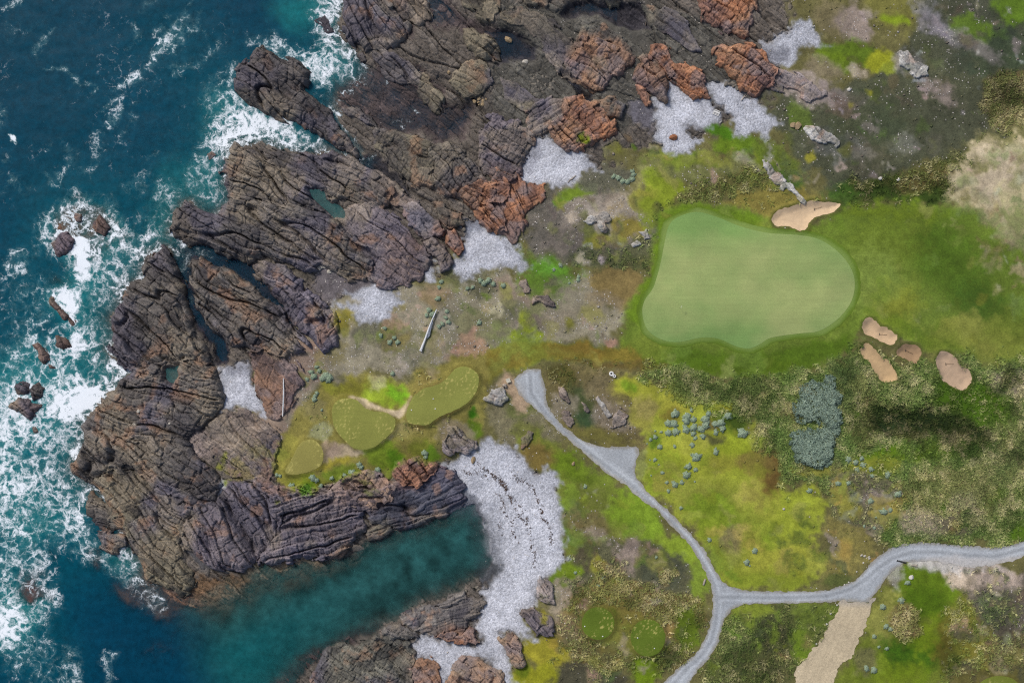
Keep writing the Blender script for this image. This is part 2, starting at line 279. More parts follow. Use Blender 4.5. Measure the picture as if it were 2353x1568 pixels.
# rocks in the surf
rk([(108, 556), (130, 542), (154, 537), (161, 549), (144, 582), (121, 587)], .8, 45, 'wet', 'left brown rock of the reef awash in foam')
rk([(204, 511), (221, 496), (246, 518), (233, 536), (211, 531)], .8, 40, 'wet', 'right brown rock of the reef awash in foam')
rk([(163, 487), (178, 487), (178, 503), (164, 502)], .7, 30, 'wet', 'small top rock of the reef awash in foam')
rk([(64, 794), (80, 788), (103, 808), (104, 826), (90, 830), (75, 812)], .9, 50, 'wet', 'brown surf rock second from the top at the left edge')
rk([(98, 826), (128, 838), (117, 850), (100, 846)], .6, 40, 'wet', 'small brown surf rock touching its upper left neighbour')
rk([(118, 770), (150, 775), (152, 800), (130, 808), (114, 795)], .8, 60, 'wet', 'brown surf rock standing highest at the left edge')
rk([(25, 892), (40, 877), (58, 888), (55, 906), (34, 909)], 1.2, 30, 'brn', 'left rock of the dark pair in the left edge surf')
rk([(58, 896), (75, 878), (98, 890), (91, 914), (70, 917)], 1.3, 30, 'brn', 'right rock of the dark pair in the left edge surf')
rk([(13, 930), (35, 915), (60, 918), (93, 932), (75, 957), (60, 970), (40, 957)], 1.1, 40, 'wet', 'broad ragged surf rock below the dark pair')
rk([(58, 980), (70, 974), (82, 990), (70, 1001)], .6, 40, 'wet', 'lowest little brown rock in the left edge surf')
rk([(97, 675), (115, 685), (130, 710), (166, 735), (155, 747), (130, 732), (108, 706)], .7, 45, 'wet', 'slim brown rock below the foaming reef')
rk([(467, 351), (484, 343), (493, 358), (476, 369)], .6, 45, 'pur', 'small lone rock in the surf left of the ribbed slab')
rk([(723, 40), (745, 36), (759, 66), (740, 64)], .6, 50, 'brn', 'small brown rock in the surf near the top edge')
rk([(814, 122), (830, 117), (842, 135), (820, 139)], .6, 20, 'olv', 'small rock in the foam below the top edge rocks')

PAL = {'brn': ((110, 103, 96), (76, 71, 69)), 'brn2': ((104, 97, 90), (70, 66, 66)), 'dk': ((104, 98, 94), (66, 63, 66)), 'pur': ((124, 114, 116), (80, 74, 84)),
       'rus': ((176, 122, 90), (128, 92, 78)), 'rbr': ((154, 118, 96), (102, 82, 76)), 'rpk': ((164, 134, 114), (118, 98, 90)), 'pnk': ((150, 134, 120), (108, 96, 90)),
       'olv': ((122, 113, 94), (80, 74, 66)), 'olg': ((112, 108, 96), (76, 74, 70)), 'gry': ((128, 122, 126), (82, 80, 88)), 'gry2': ((124, 117, 110), (82, 78, 80)),
       'hth': ((168, 154, 146), (124, 114, 108)), 'wht': ((202, 198, 190), (150, 144, 136)), 'dkb': ((88, 88, 98), (48, 50, 62)), 'wet': ((128, 106, 96), (88, 74, 70))}

# pebble beaches (each an own sheet of the ground)
MAINB = (T(1, 2, [(1710, 1110), (1850, 1050), (2000, 1010), (2080, 910), (2200, 930)]) + T(2, 2, [(0, 950), (100, 960), (200, 1040), (290, 1150), (370, 1190), (480, 1150), (530, 1180), (560, 1310), (500, 1370), (520, 1460), (590, 1560)])
         + T(2, 3, [(580, 30), (590, 400), (635, 470), (560, 570), (440, 640), (370, 700), (330, 850), (220, 940), (260, 1060), (335, 1205), (250, 1190), (180, 1140), (60, 1110), (20, 1180), (90, 1300), (90, 1440), (160, 1560), (150, 1700)])
         + T(1, 3, [(2200, 1700), (2290, 1520), (2180, 1440), (2000, 1345), (1860, 1400), (1770, 1568), (1735, 1700), (1700, 1700), (1745, 1520), (1690, 1420), (1600, 1345), (1500, 1370), (1450, 1260), (1540, 1190), (1640, 1175), (1780, 1205), (2050, 1250), (2085, 1220), (1970, 1080), (2060, 960), (2110, 850), (2140, 720), (2220, 620), (2235, 500), (2200, 350), (2120, 170), (2030, 0)])
         + T(1, 2, [(1960, 1480), (1850, 1300), (1770, 1190)]))
BEACH = [
 (MAINB, 'sweeping crescent'),
 (T(2, 0, [(150, 1580), (250, 1400), (300, 1260), (420, 1240), (560, 1290), (700, 1350), (800, 1420), (880, 1500)]) + T(2, 1, [(760, 20), (700, 100), (560, 170), (440, 165), (330, 150), (190, 140)]), 'middle cove'),
 (T(2, 0, [(1360, 940), (1390, 880), (1520, 880), (1500, 740), (1600, 740), (1720, 800), (1880, 890), (1930, 930), (2000, 1000), (2000, 1080), (1900, 1130), (1750, 1100), (1640, 1090), (1700, 1180), (1800, 1250), (1740, 1350), (1600, 1370), (1500, 1330), (1430, 1240), (1400, 1100), (1380, 1030)]), 'upper cove'),
 (T(2, 0, [(1850, 720), (1950, 720), (2100, 780), (2200, 830), (2352, 950)]) + T(3, 0, [(150, 1080), (60, 1150), (40, 1280)]) + T(2, 0, [(2352, 1200), (2200, 1230), (2100, 1180), (2100, 1050), (2000, 940), (1900, 840)]), 'upper right cove'),
 (T(3, 0, [(0, 450), (40, 380), (200, 310), (330, 200), (430, 190), (480, 270), (570, 380), (480, 430), (340, 440), (270, 560), (150, 560), (40, 500)]), 'top patch'),
 (T(1, 1, [(1900, 680), (1920, 560), (2000, 460), (2100, 520), (2280, 600), (2352, 720)]) + T(2, 1, [(100, 610), (150, 680), (290, 860), (200, 880), (80, 920)]) + T(1, 1, [(2250, 900), (2100, 900), (2000, 960), (1880, 990), (1840, 880), (1860, 820), (1950, 780)]), 'lower cove'),
 (T(1, 1, [(1530, 740), (1620, 760), (1660, 880), (1640, 1000), (1580, 1000), (1560, 900)]), 'narrow strip'),
 (T(1, 1, [(860, 1080), (960, 1050), (1080, 1060), (1180, 1040), (1300, 1100), (1340, 1180), (1280, 1260), (1260, 1340), (1100, 1390), (1000, 1370), (930, 1300), (900, 1230), (840, 1230), (720, 1190), (760, 1160), (850, 1200), (960, 1200), (980, 1150)]), 'pocket'),
 ([(499, 854), (527, 841), (566, 836), (573, 857), (571, 882), (584, 900), (608, 919), (612, 930), (604, 970), (590, 945), (565, 935), (530, 940), (510, 935), (496, 917), (503, 900)], 'left pocket'),
 (T(0, 2, [(1920, 1260), (2000, 1250), (2060, 1340), (2100, 1450), (2140, 1560), (2060, 1560), (1990, 1450), (1930, 1330)]), 'sliver'),
]
ROAD = (T(2, 2, [(210, 300), (300, 265), (390, 265), (400, 350), (430, 450), (440, 560), (480, 640), (560, 740), (680, 850), (820, 930), (1000, 960), (1240, 955), (1262, 1040), (1240, 1100), (1230, 1190), (1270, 1270), (1340, 1360), (1420, 1430), (1500, 1510)])
        + T(2, 3, [(1500, 0), (1620, 130), (1760, 270), (1860, 400), (1930, 530), (1990, 630), (2060, 690), (2180, 735)])
        + T(3, 3, [(0, 748), (300, 752), (550, 740), (700, 710), (820, 660), (900, 590), (970, 500), (1060, 420), (1180, 350), (1300, 320), (1450, 312), (1650, 325), (1850, 345), (2050, 355), (2200, 345), (2352, 300), (2600, 220), (2700, 330), (2352, 440), (2200, 490), (2000, 530), (1850, 540), (1700, 510), (1500, 480), (1290, 490), (1200, 540), (1140, 600), (1080, 680), (1000, 790), (940, 845), (720, 835), (550, 850), (300, 860), (0, 865)])
        + T(2, 3, [(2200, 870), (2120, 900), (2060, 950), (2020, 1020), (2000, 1110), (1980, 1200), (1940, 1280), (1880, 1370), (1800, 1450), (1720, 1568), (1600, 1750), (1350, 1700), (1480, 1568), (1620, 1440), (1740, 1340), (1820, 1250), (1870, 1150), (1900, 1040), (1920, 920), (1925, 820), (1910, 720), (1880, 620), (1830, 530), (1760, 400), (1700, 310), (1600, 210), (1500, 110), (1400, 0)])
        + T(2, 2, [(1300, 1440), (1130, 1290), (980, 1190), (850, 1080), (700, 950), (560, 830), (470, 740), (380, 660), (300, 590), (240, 540), (190, 480), (160, 420), (150, 350)]))
TRACK = T(3, 3, [(715, 838), (800, 842), (940, 850), (1010, 800), (1025, 830), (990, 900), (960, 1000), (930, 1090), (890, 1180), (860, 1260), (810, 1350), (720, 1420), (680, 1490), (660, 1568), (640, 1750), (300, 1750), (330, 1568), (290, 1480), (370, 1390), (430, 1320), (490, 1250), (560, 1180), (600, 1090), (640, 1010), (690, 930)])
GREEN = [(1555, 500), (1600, 487), (1650, 500), (1700, 520), (1760, 535), (1830, 540), (1880, 550), (1925, 580), (1955, 620), (1962, 660), (1950, 700), (1920, 735), (1880, 760), (1840, 765), (1800, 770), (1765, 777), (1745, 790), (1720, 800), (1690, 795), (1650, 778), (1610, 775), (1560, 785), (1520, 780), (1487, 757), (1475, 720), (1480, 690), (1500, 660), (1515, 610), (1525, 560), (1535, 520)]
APRON = [(1556, 490), (1600, 476), (1652, 488), (1702, 508), (1760, 523), (1830, 528), (1885, 538), (1935, 568), (1967, 610), (1976, 660), (1963, 706), (1930, 744), (1888, 771), (1845, 777), (1800, 782), (1772, 788), (1755, 800), (1722, 812), (1688, 807), (1648, 790), (1610, 786), (1560, 797), (1512, 790), (1476, 764), (1463, 720), (1469, 685), (1488, 655), (1503, 608), (1513, 556), (1523, 512)]
BUNK = [
 (T(3, 1, [(95, 450), (120, 400), (190, 350), (270, 330), (390, 295), (450, 278), (540, 290), (640, 292), (700, 305), (690, 345), (620, 390), (520, 410), (460, 440), (430, 480), (410, 525), (345, 545), (280, 520), (200, 505), (150, 510), (110, 485)]), (226, 198, 160), 'largest sand bunker, lying on the top right rim of the green', T1(3, 1, 515, 342), 15),
 (T(3, 1, [(905, 1370), (950, 1325), (1000, 1330), (1040, 1370), (1070, 1400), (1120, 1410), (1170, 1450), (1215, 1480), (1200, 1530), (1150, 1562), (1080, 1540), (1010, 1500), (930, 1470), (905, 1420)]), (214, 184, 146), 'upper left sand bunker of the four at the lower right of the green', T1(3, 1, 1095, 1472), -4),
 (T(3, 2, [(885, 80), (930, 30), (970, 45), (1020, 90), (1060, 140), (1130, 180), (1170, 230), (1210, 300), (1215, 365), (1090, 378), (1040, 330), (1000, 270), (960, 200), (910, 160), (885, 120)]), (212, 180, 134), 'long yellowish sand bunker, lower left of the four below the green', None, 0),
 (T(3, 2, [(1215, 100), (1260, 50), (1350, 40), (1410, 70), (1430, 120), (1410, 180), (1370, 215), (1320, 190), (1250, 155), (1215, 140)]), (176, 146, 112), 'smallest and brownest sand bunker in the middle of the four', T1(3, 2, 1327, 112), -25),
 (T(3, 2, [(1560, 180), (1600, 110), (1680, 120), (1740, 170), (1800, 240), (1860, 280), (1885, 340), (1870, 400), (1820, 450), (1750, 440), (1680, 400), (1610, 350), (1590, 290), (1570, 230)]), (204, 176, 146), 'rightmost sand bunker, pale and bean shaped in rough grass', T1(3, 2, 1690, 218), 2),
]
TEES = [
 (T(1, 2, [(330, 1160), (380, 1080), (440, 960), (490, 905), (550, 890), (610, 910), (660, 980), (668, 1060), (640, 1130), (560, 1170), (480, 1195), (400, 1205), (345, 1195)]), 'smallest pear shaped tee nearest the sea', (160, 154, 80)),
 (T(1, 2, [(745, 640), (770, 570), (830, 530), (910, 525), (980, 550), (1040, 610), (1130, 640), (1220, 650), (1290, 690), (1315, 740), (1290, 820), (1200, 900), (1120, 960), (1030, 982), (940, 965), (860, 900), (800, 830), (760, 760)]), 'middle bean shaped tee on the rocky headland', (146, 150, 70)),
 (T(1, 2, [(1410, 660), (1430, 590), (1480, 500), (1560, 440), (1660, 410), (1740, 370), (1800, 310), (1850, 260), (1920, 240), (2000, 265), (2050, 320), (2055, 400), (2030, 470), (1980, 540), (1900, 600), (1820, 640), (1720, 680), (1660, 720), (1600, 760), (1500, 760), (1430, 740), (1408, 700)]), 'longest curved tee ending near the gravel path', (148, 153, 72)),
 ([T1(2, 3, x, y) for x, y in ell(898, 1032, 146, 146)], 'left of the two round tees near the bottom edge', (102, 124, 36)),
 ([T1(2, 3, x, y) for x, y in ell(1342, 1157, 155, 166)], 'right and larger of the two round tees near the bottom edge', (102, 124, 36)),
 ([T1(3, 3, x, y) for x, y in ell(2130, 1690, 230, 185)], 'tee cut by the bottom edge at the lower right corner', (120, 132, 48)),
]
FAIRWAY = [(1430, 800), (1432, 740), (1450, 690), (1492, 640), (1502, 560), (1512, 495), (1560, 466), (1650, 468), (1700, 478), (1755, 505), (1775, 528), (1850, 532), (1900, 505), (1935, 478), (2050, 474), (2160, 470), (2240, 490), (2300, 560), (2420, 620), (2420, 850), (2230, 822), (2100, 792), (2060, 770), (2010, 730), (1985, 735), (1970, 780), (1940, 815), (1850, 855), (1740, 864), (1600, 852), (1500, 838), (1420, 822), (1300, 828), (1240, 826), (1170, 850), (1120, 880), (1085, 850), (1050, 840), (1100, 805), (1180, 790), (1280, 785), (1380, 788)]

POOLS = [(T(1, 1, [(520, 180), (600, 170), (680, 190), (720, 280), (800, 310), (860, 380), (840, 440), (760, 430), (700, 370), (620, 300), (560, 240)]), 'teal rock pool enclosed by brown slabs', .42),
         (T(0, 2, [(1480, 250), (1600, 240), (1590, 330), (1540, 390), (1480, 360), (1470, 300)]), 'small green rock pool on the left rock shelf', .42)]

# ------------------------------------------------------------------ ground cover: colour patches in plan order
OPS = []
def op(pts, col, fe=.8, a=1.0, big=14, small=4, peb=0, sto=0, hea=0, tus=0, over=0):
    OPS.append((pts, col, fe, a, big, small, peb, sto, hea, tus, over))
def E(cx, cy, rx, ry, rot, col, fe=1.5, a=1.0, **k): op(ell(cx, cy, rx, ry, rot), col, fe, a, **k)

BIG = dict(big=40, small=5)
# inland base
op([(640, 1110), (560, 950), (640, 790), (760, 690), (900, 650), (1000, 640), (1120, 540), (1240, 440), (1420, 370), (1500, 330), (1640, 300), (1800, 200), (1850, -300), (2900, -300), (2900, 1900), (1150, 1900), (1150, 1500), (1190, 1440), (1280, 1330), (1300, 1200), (1280, 1090), (1150, 1020), (1000, 1060), (800, 1110)], (116, 112, 66), 2.0, hea=.3, sto=.1, **BIG)
# headland north of the tees: pinkish gravel with olive
op([(640, 1100), (600, 960), (650, 800), (760, 690), (900, 660), (1100, 640), (1200, 640), (1320, 640), (1420, 690), (1420, 790), (1200, 780), (1090, 800), (980, 850), (850, 860), (720, 900), (660, 1010)], (154, 147, 124), 2.0, sto=.7, hea=.2, **BIG)
E(700, 840, 50, 60, 0, (150, 128, 116), 3, .8, sto=.5, hea=.4, big=40); E(620, 1000, 50, 90, 20, (152, 130, 116), 3, .8, sto=.5, big=40)
E(830, 760, 60, 30, 20, (104, 104, 84), 2, .8, hea=.8, sto=.25, big=40); E(900, 780, 40, 30, 0, (122, 114, 70), 2, .8, hea=.6, big=40)
E(790, 735, 28, 32, 0, (160, 148, 48), 1.5, .95, big=20, over=1); E(905, 745, 26, 14, 0, (112, 128, 34), 1.5, .7, over=1)
E(1000, 640, 60, 30, 20, (122, 116, 72), 2, .9, hea=.5, sto=.2, big=40); E(1000, 690, 45, 25, 0, (140, 118, 72), 2, .7, big=30)
E(1080, 650, 70, 26, 10, (104, 104, 76), 1.5, .85, hea=.9, sto=.15, big=30)
E(1100, 745, 70, 40, 0, (112, 114, 66), 3, .6, hea=.3, sto=.3); E(1200, 690, 60, 30, 30, (150, 132, 116), 2, .8, sto=.5, big=40)
E(1235, 735, 90, 34, -10, (148, 138, 118), 2.5, .8, sto=.5, hea=.4, big=30); E(1180, 720, 30, 30, 0, (104, 106, 84), 2, .7, hea=.5)
E(1210, 742, 14, 26, 0, (148, 160, 34), 1.2, 1); E(1208, 768, 38, 13, 0, (152, 164, 30), 1.0, 1, big=8)
E(1313, 745, 14, 17, 0, (136, 136, 44), 1.2, .9); E(1360, 720, 30, 18, 0, (140, 138, 60), 2, .7)
E(1265, 622, 62, 34, 20, (96, 138, 34), 3.5, 1, big=20); E(1262, 630, 22, 16, 0, (104, 164, 48), 3, .8)
E(1250, 660, 45, 22, 10, (92, 118, 36), 2.5, .9)
E(1420, 655, 62, 46, 10, (140, 122, 72), 1.6, 1, big=18); E(1385, 690, 40, 22, 0, (142, 128, 100), 1.5, .7, sto=.3)
E(1150, 590, 40, 20, 0, (120, 128, 60), 1.5, .8, hea=.4); E(1280, 560, 60, 40, 20, (110, 104, 92), 2, .9, hea=.6, sto=.35, big=30)
# gravel mound left of the green
E(1350, 510, 150, 78, 8, (152, 142, 130), 2.5, 1, sto=.75, hea=.2, big=30)
E(1250, 500, 70, 34, -50, (98, 94, 86), 2, .8, hea=.8, sto=.3, big=30); E(1300, 545, 50, 30, 0, (112, 104, 96), 2, .8, hea=.6, sto=.5)
E(1395, 515, 46, 32, 0, (188, 180, 168), 1.5, .75, sto=.8, big=30); E(1445, 470, 46, 28, 30, (172, 160, 140), 2, .7, sto=.5)
E(1372, 553, 30, 18, 0, (158, 154, 62), 1.0, 1, big=10); E(1440, 520, 38, 24, 10, (152, 140, 56), 1.5, .95, big=16); E(1350, 530, 12, 26, 0, (120, 132, 46), 1, .8)
E(1420, 550, 18, 16, 0, (160, 162, 64), 1, .9); E(1390, 590, 90, 28, 5, (88, 92, 66), 1.8, .95, hea=1, tus=.25, big=26)
E(1470, 580, 30, 40, 10, (86, 92, 52), 1.5, .8, hea=.6, tus=.4)
E(1330, 440, 50, 14, -12, (110, 134, 34), 1, 1, big=12); E(1285, 466, 16, 12, 0, (110, 146, 28), .8, 1); E(1255, 455, 60, 14, -40, (90, 88, 78), 1, .8, hea=.9)
E(1390, 410, 60, 26, -10, (98, 98, 84), 1.5, .9, hea=.9, sto=.2, big=24)
# upper band of grass by the coves
E(1600, 395, 120, 34, 0, (128, 132, 76), 2.5, .95, sto=.3, hea=.3, big=30); E(1500, 430, 40, 40, 0, (150, 146, 92), 2, .7, sto=.3)
E(1530, 440, 56, 40, 20, (146, 164, 36), 1.6, 1, big=18); E(1480, 462, 36, 26, 0, (166, 164, 62), 1.2, .9, big=12); E(1500, 490, 26, 42, 10, (130, 148, 30), 2, .9)
E(1560, 365, 70, 18, 10, (134, 150, 46), 1.5, .9, big=20); E(1640, 372, 40, 16, 0, (146, 150, 60), 1.5, .8)
E(1690, 345, 60, 26, 30, (112, 140, 26), 1.4, 1, big=18); E(1648, 302, 32, 14, 30, (82, 128, 12), 1, 1, big=10); E(1720, 330, 36, 20, 30, (104, 134, 24), 1.2, 1, big=12)
E(1780, 365, 60, 26, 30, (108, 126, 40), 1.6, .95, hea=.2, big=18); E(1720, 385, 46, 14, 35, (176, 170, 150), 1.2, .7, sto=.7)
E(1800, 415, 46, 30, 30, (70, 102, 34), 2, .9, hea=.3); E(1300, 315, 1, 1, 0, (0, 0, 0), .1, 0)
E(1850, 330, 60, 30, 20, (92, 104, 48), 2, .8, hea=.5)
op([(1540, 470), (1560, 440), (1620, 415), (1700, 385), (1760, 395), (1790, 430), (1760, 455), (1690, 450), (1600, 462)], (108, 106, 56), 1.2, 1, tus=.9, hea=.3, big=18)
op([(1660, 466), (1720, 440), (1780, 430), (1850, 440), (1900, 462), (1800, 480), (1770, 510), (1720, 486)], (142, 132, 60), 1.5, 1, tus=.1, big=14)
E(1512, 510, 12, 40, 12, (82, 86, 44), .9, .8, tus=.5, hea=.6); E(1400, 600, 60, 14, 10, (84, 88, 54), 1.4, .7, tus=.3, hea=.7)
# dark heath, upper right
op([(1760, 230), (1830, 200), (1900, 230), (1980, 170), (2060, 150), (2100, 60), (2040, -300), (2900, -300), (2900, 330), (2260, 330), (2130, 370), (2050, 410), (1950, 430), (1880, 410), (1800, 320), (1770, 280)], (84, 88, 66), 2.5, 1, hea=.5, sto=.3, **BIG)
E(2250, 60, 110, 70, 0, (76, 80, 66), 4, .7, hea=.5, sto=.1); E(2000, 290, 90, 40, 0, (76, 84, 58), 4, .8, hea=.4, sto=.1); E(2180, 280, 90, 50, 0, (76, 80, 62), 4, .7, hea=.3, sto=.05)
E(2300, 120, 60, 60, 0, (58, 76, 52), 4, .7, hea=.3); E(2330, 15, 40, 40, 0, (96, 128, 20), 2, .9)
E(2232, 62, 46, 26, 10, (96, 124, 30), 2.5, .9, hea=.2, sto=.15, big=18)
E(2060, 20, 70, 46, 10, (132, 130, 62), 2, .95, hea=.2, sto=.15, big=20); E(2058, 44, 34, 9, 15, (140, 164, 20), 1, .95)
E(2140, 40, 60, 18, 40, (150, 148, 158), 2, .65, sto=1, big=20); E(2170, 70, 60, 12, 35, (140, 132, 140), 2, .6, sto=1)
E(1960, 60, 50, 40, 30, (162, 146, 138), 2, .85, sto=.5, hea=.3, big=24); E(1900, 40, 40, 30, 60, (128, 118, 84), 2, .8, hea=.4, big=20)
E(1995, 30, 20, 14, 0, (176, 160, 160), 1.5, .6, sto=.5)
E(1960, 120, 74, 26, 10, (104, 130, 30), 1.4, 1, big=20); E(2020, 138, 34, 24, -20, (156, 162, 24), 1.2, 1, big=10); E(2040, 158, 18, 10, 0, (140, 152, 44), .8, .9)
E(1920, 140, 50, 20, 20, (110, 136, 20), 1.3, .9); E(1965, 160, 24, 12, 30, (192, 178, 156), 1, .8, sto=.5)
E(1890, 160, 40, 20, 20, (140, 128, 104), 1.6, .7, sto=.3, hea=.3); E(1850, 205, 60, 26, 25, (172, 158, 150), 1.6, .8, sto=.6, big=22)
E(1930, 225, 50, 16, 15, (140, 128, 126), 2, .6, sto=.8, big=20); E(1995, 218, 9, 8, 0, (160, 160, 36), .6, .95); E(1952, 240, 7, 5, 0, (150, 146, 50), .6, .9)
E(2260, 120, 60, 14, 35, (140, 132, 130), 1.5, .6, sto=1, big=20); E(2160, 210, 50, 11, 40, (160, 144, 138), 1.5, .65, sto=.9, big=18)
E(2090, 140, 26, 26, 0, (160, 158, 160), 1.8, .7, sto=1, big=22); E(1900, 330, 60, 16, 35, (150, 150, 152), 2, .6, sto=1, big=22); E(1970, 340, 50, 18, 40, (146, 142, 138), 2, .5, sto=1, big=20)
E(1866, 357, 13, 9, 0, (158, 154, 40), .8, .9); E(1950, 345, 14, 16, 20, (140, 140, 40), 1, .85); E(2080, 330, 30, 20, 0, (150, 150, 140), 2, .4, sto=1)
E(1840, 270, 40, 24, 40, (96, 118, 38), 1.6, .8, hea=.3)
op([(2260, 180), (2300, 165), (2500, 170), (2500, 300), (2330, 310), (2270, 300), (2255, 240)], (108, 96, 62), 1.2, 1, tus=1, hea=.3, big=16)
E(2310, 215, 36, 26, 0, (66, 62, 38), 2, .8, tus=.6, hea=.5)
# rough belt above the fairway and the pale dune at the right
op([(1920, 440), (2000, 410), (2080, 395), (2150, 370), (2260, 320), (2500, 300), (2500, 360), (2300, 370), (2230, 430), (2160, 460), (2060, 474), (1960, 478)], (86, 92, 40), 2, 1, tus=.6, hea=.4, big=24)
E(2080, 445, 110, 26, 0, (52, 76, 22), 3, .9, tus=.1, big=20); E(1940, 450, 40, 26, 0, (64, 100, 30), 2.5, .8)  # lush hollow: deeper green, with the shade of the dip darkened into it
E(2130, 410, 70, 20, -15, (112, 98, 56), 2, .8, tus=.7)
E(2310, 360, 120, 60, -20, (134, 132, 82), 3, .9, hea=.2, big=30)
op([(2205, 480), (2200, 390), (2270, 335), (2500, 320), (2500, 720), (2310, 700), (2270, 620), (2235, 540)], (176, 166, 122), 5, 1, hea=.25, big=46, small=8)
E(2285, 410, 80, 66, 0, (208, 192, 164), 5, .9, big=40, small=8); E(2340, 480, 40, 60, 0, (190, 180, 134), 4, .8, big=40, small=8)
for gx, gy, gr in ((2345, 590, 40), (2300, 640, 34), (2330, 530, 22), (2280, 500, 26), (2240, 430, 24), (2320, 690, 26)):
    E(gx, gy, gr, gr * .8, 20, (108, 124, 62), 3, .65, big=40, small=8)
# mown turf
op(FAIRWAY, (116, 140, 44), 1.5, 1, big=6, small=2)
E(2080, 560, 120, 60, 10, (112, 132, 36), 6, .8); E(2010, 640, 60, 60, 0, (134, 154, 66), 6, .6); E(2140, 690, 90, 50, 20, (126, 146, 56), 6, .6); E(2060, 700, 40, 40, 0, (138, 136, 30), 5, .5)
op([(2105, 500), (2170, 500), (2230, 560), (2270, 650), (2290, 720), (2240, 740), (2180, 700), (2140, 640), (2115, 570)], (80, 110, 24), 9, .9, big=30)  # slope right of the green: its soft shade painted into the turf colour
E(2250, 700, 60, 40, 30, (70, 100, 28), 4, .8, big=20); E(2050, 490, 120, 16, 0, (104, 124, 24), 2.5, .9); E(2250, 780, 120, 34, 8, (140, 146, 58), 4, .8, big=24); E(2330, 760, 50, 40, 0, (112, 126, 40), 3, .7)
for ax, ay, al in ((2060, 745, .5), (2120, 765, .4)): E(ax, ay, 90, 7, 28, (92, 120, 20), 1.5, al)
op([(1430, 790), (1500, 800), (1600, 805), (1700, 820), (1780, 805), (1850, 790), (1950, 770), (1960, 800), (1850, 855), (1740, 864), (1600, 850), (1440, 826)], (88, 118, 18), 2, .9, big=8)
E(1480, 800, 50, 20, 0, (124, 138, 46), 3, .7); E(1730, 845, 130, 12, 0, (80, 104, 8), 2, .7)
op([(1512, 500), (1560, 472), (1660, 474), (1740, 500), (1740, 520), (1660, 498), (1590, 482), (1545, 500), (1528, 560), (1512, 630), (1480, 690), (1460, 740), (1440, 740), (1470, 670), (1500, 610)], (104, 134, 20), 1.2, .9, big=6)
op([(1085, 850), (1050, 838), (1100, 806), (1180, 790), (1280, 785), (1380, 790), (1440, 800), (1480, 830), (1420, 824), (1300, 828), (1240, 826), (1170, 850), (1110, 890)], (138, 124, 44), 1.2, 1, big=10)
E(1230, 815, 110, 10, -4, (134, 132, 54), 2, .6); E(1130, 850, 40, 20, -30, (130, 134, 56), 2, .8); E(1350, 798, 60, 10, 0, (126, 96, 38), 2, .5); E(1405, 786, 16, 10, -20, (178, 142, 120), .6, 1, big=6)
E(1420, 835, 120, 6, 3, (110, 92, 44), 1, .8, tus=.5)
# slopes round the tees on the headland
op([(632, 1100), (645, 1030), (690, 940), (735, 880), (800, 862), (860, 872), (940, 880), (1000, 838), (1060, 800), (1110, 806), (1130, 860), (1110, 920), (1105, 1000), (1060, 990), (1000, 1010), (960, 1060), (880, 1085), (790, 1095), (720, 1120), (670, 1130)], (146, 138, 66), 1.5, 1, big=18, hea=.15, over=.6)
E(800, 890, 60, 20, 5, (132, 130, 40), 1.8, .9); E(885, 905, 46, 28, 0, (154, 176, 40), 1.6, 1, big=14); E(910, 905, 20, 18, 0, (128, 186, 20), 1.4, .9)
E(870, 880, 20, 12, 0, (196, 186, 150), 1, .5, sto=.3); E(760, 885, 24, 12, 0, (150, 152, 50), 1.2, .8)
E(980, 880, 30, 20, -40, (140, 126, 66), 1.4, .8, tus=.4); E(990, 838, 20, 10, 0, (150, 154, 60), 1, .8)
E(720, 935, 26, 24, 0, (140, 132, 84), 1.5, .8, hea=.4, tus=.3)
op(T(1, 2, [(600, 760), (680, 720), (740, 760), (748, 830), (710, 895), (650, 900), (580, 870), (520, 860), (560, 800)]), (148, 150, 104), .7, 1, big=4, hea=.3, sto=.2)
op(T(1, 2, [(890, 510), (960, 510), (1050, 555), (1150, 595), (1250, 618), (1330, 620), (1390, 600), (1420, 530), (1450, 505), (1405, 640), (1350, 688), (1290, 682), (1240, 648), (1120, 632), (1040, 600), (980, 545)]), (222, 202, 166), .5, 1, big=4, small=3)
op(T(1, 2, [(690, 1020), (740, 950), (800, 930), (870, 940), (950, 990), (1080, 985), (1180, 910), (1260, 860), (1310, 800), (1330, 760), (1400, 745), (1470, 772), (1440, 800), (1340, 815), (1280, 875), (1200, 935), (1090, 1012), (930, 1040), (800, 1065), (690, 1115), (670, 1080)]), (190, 172, 140), .6, 1, big=4, sto=.15)
E(745, 1035, 40, 20, -10, (164, 142, 124), 1.2, .8, sto=.2); E(1085, 948, 10, 12, 0, (60, 116, 4), .8, 1); E(1090, 985, 14, 24, -30, (88, 120, 10), 1.2, .9)
E(930, 985, 36, 16, -20, (150, 142, 80), 1.2, .9, hea=.3, tus=.3); E(1000, 960, 60, 12, -20, (142, 120, 62), 1.4, .8, tus=.4)
E(690, 1105, 40, 26, 10, (140, 150, 34), 1.6, .95, over=1, big=14); E(700, 1122, 14, 18, 0, (92, 150, 20), 1.2, .9, over=1); E(650, 1045, 12, 12, 0, (112, 148, 40), 1, .9, over=1)
E(660, 1060, 26, 50, 10, (150, 146, 60), 2, .8, over=1); E(780, 1088, 44, 16, 0, (120, 142, 34), 1.5, .9, over=1); E(890, 1045, 46, 34, 20, (116, 140, 26), 2, .95, over=1, big=18); E(912, 1055, 14, 26, -30, (80, 124, 8), 1.2, .8, over=1)
E(970, 1040, 36, 22, 30, (120, 128, 36), 1.6, .9, over=1); E(990, 1045, 14, 16, 0, (84, 124, 14), 1.2, .8, over=1); E(770, 1062, 40, 8, -10, (168, 158, 46), 1, .9); E(840, 1108, 20, 10, 0, (132, 128, 60), 1.5, .8, over=1)
E(1050, 1000, 40, 30, 20, (142, 130, 108), 1.5, .8, sto=.4)
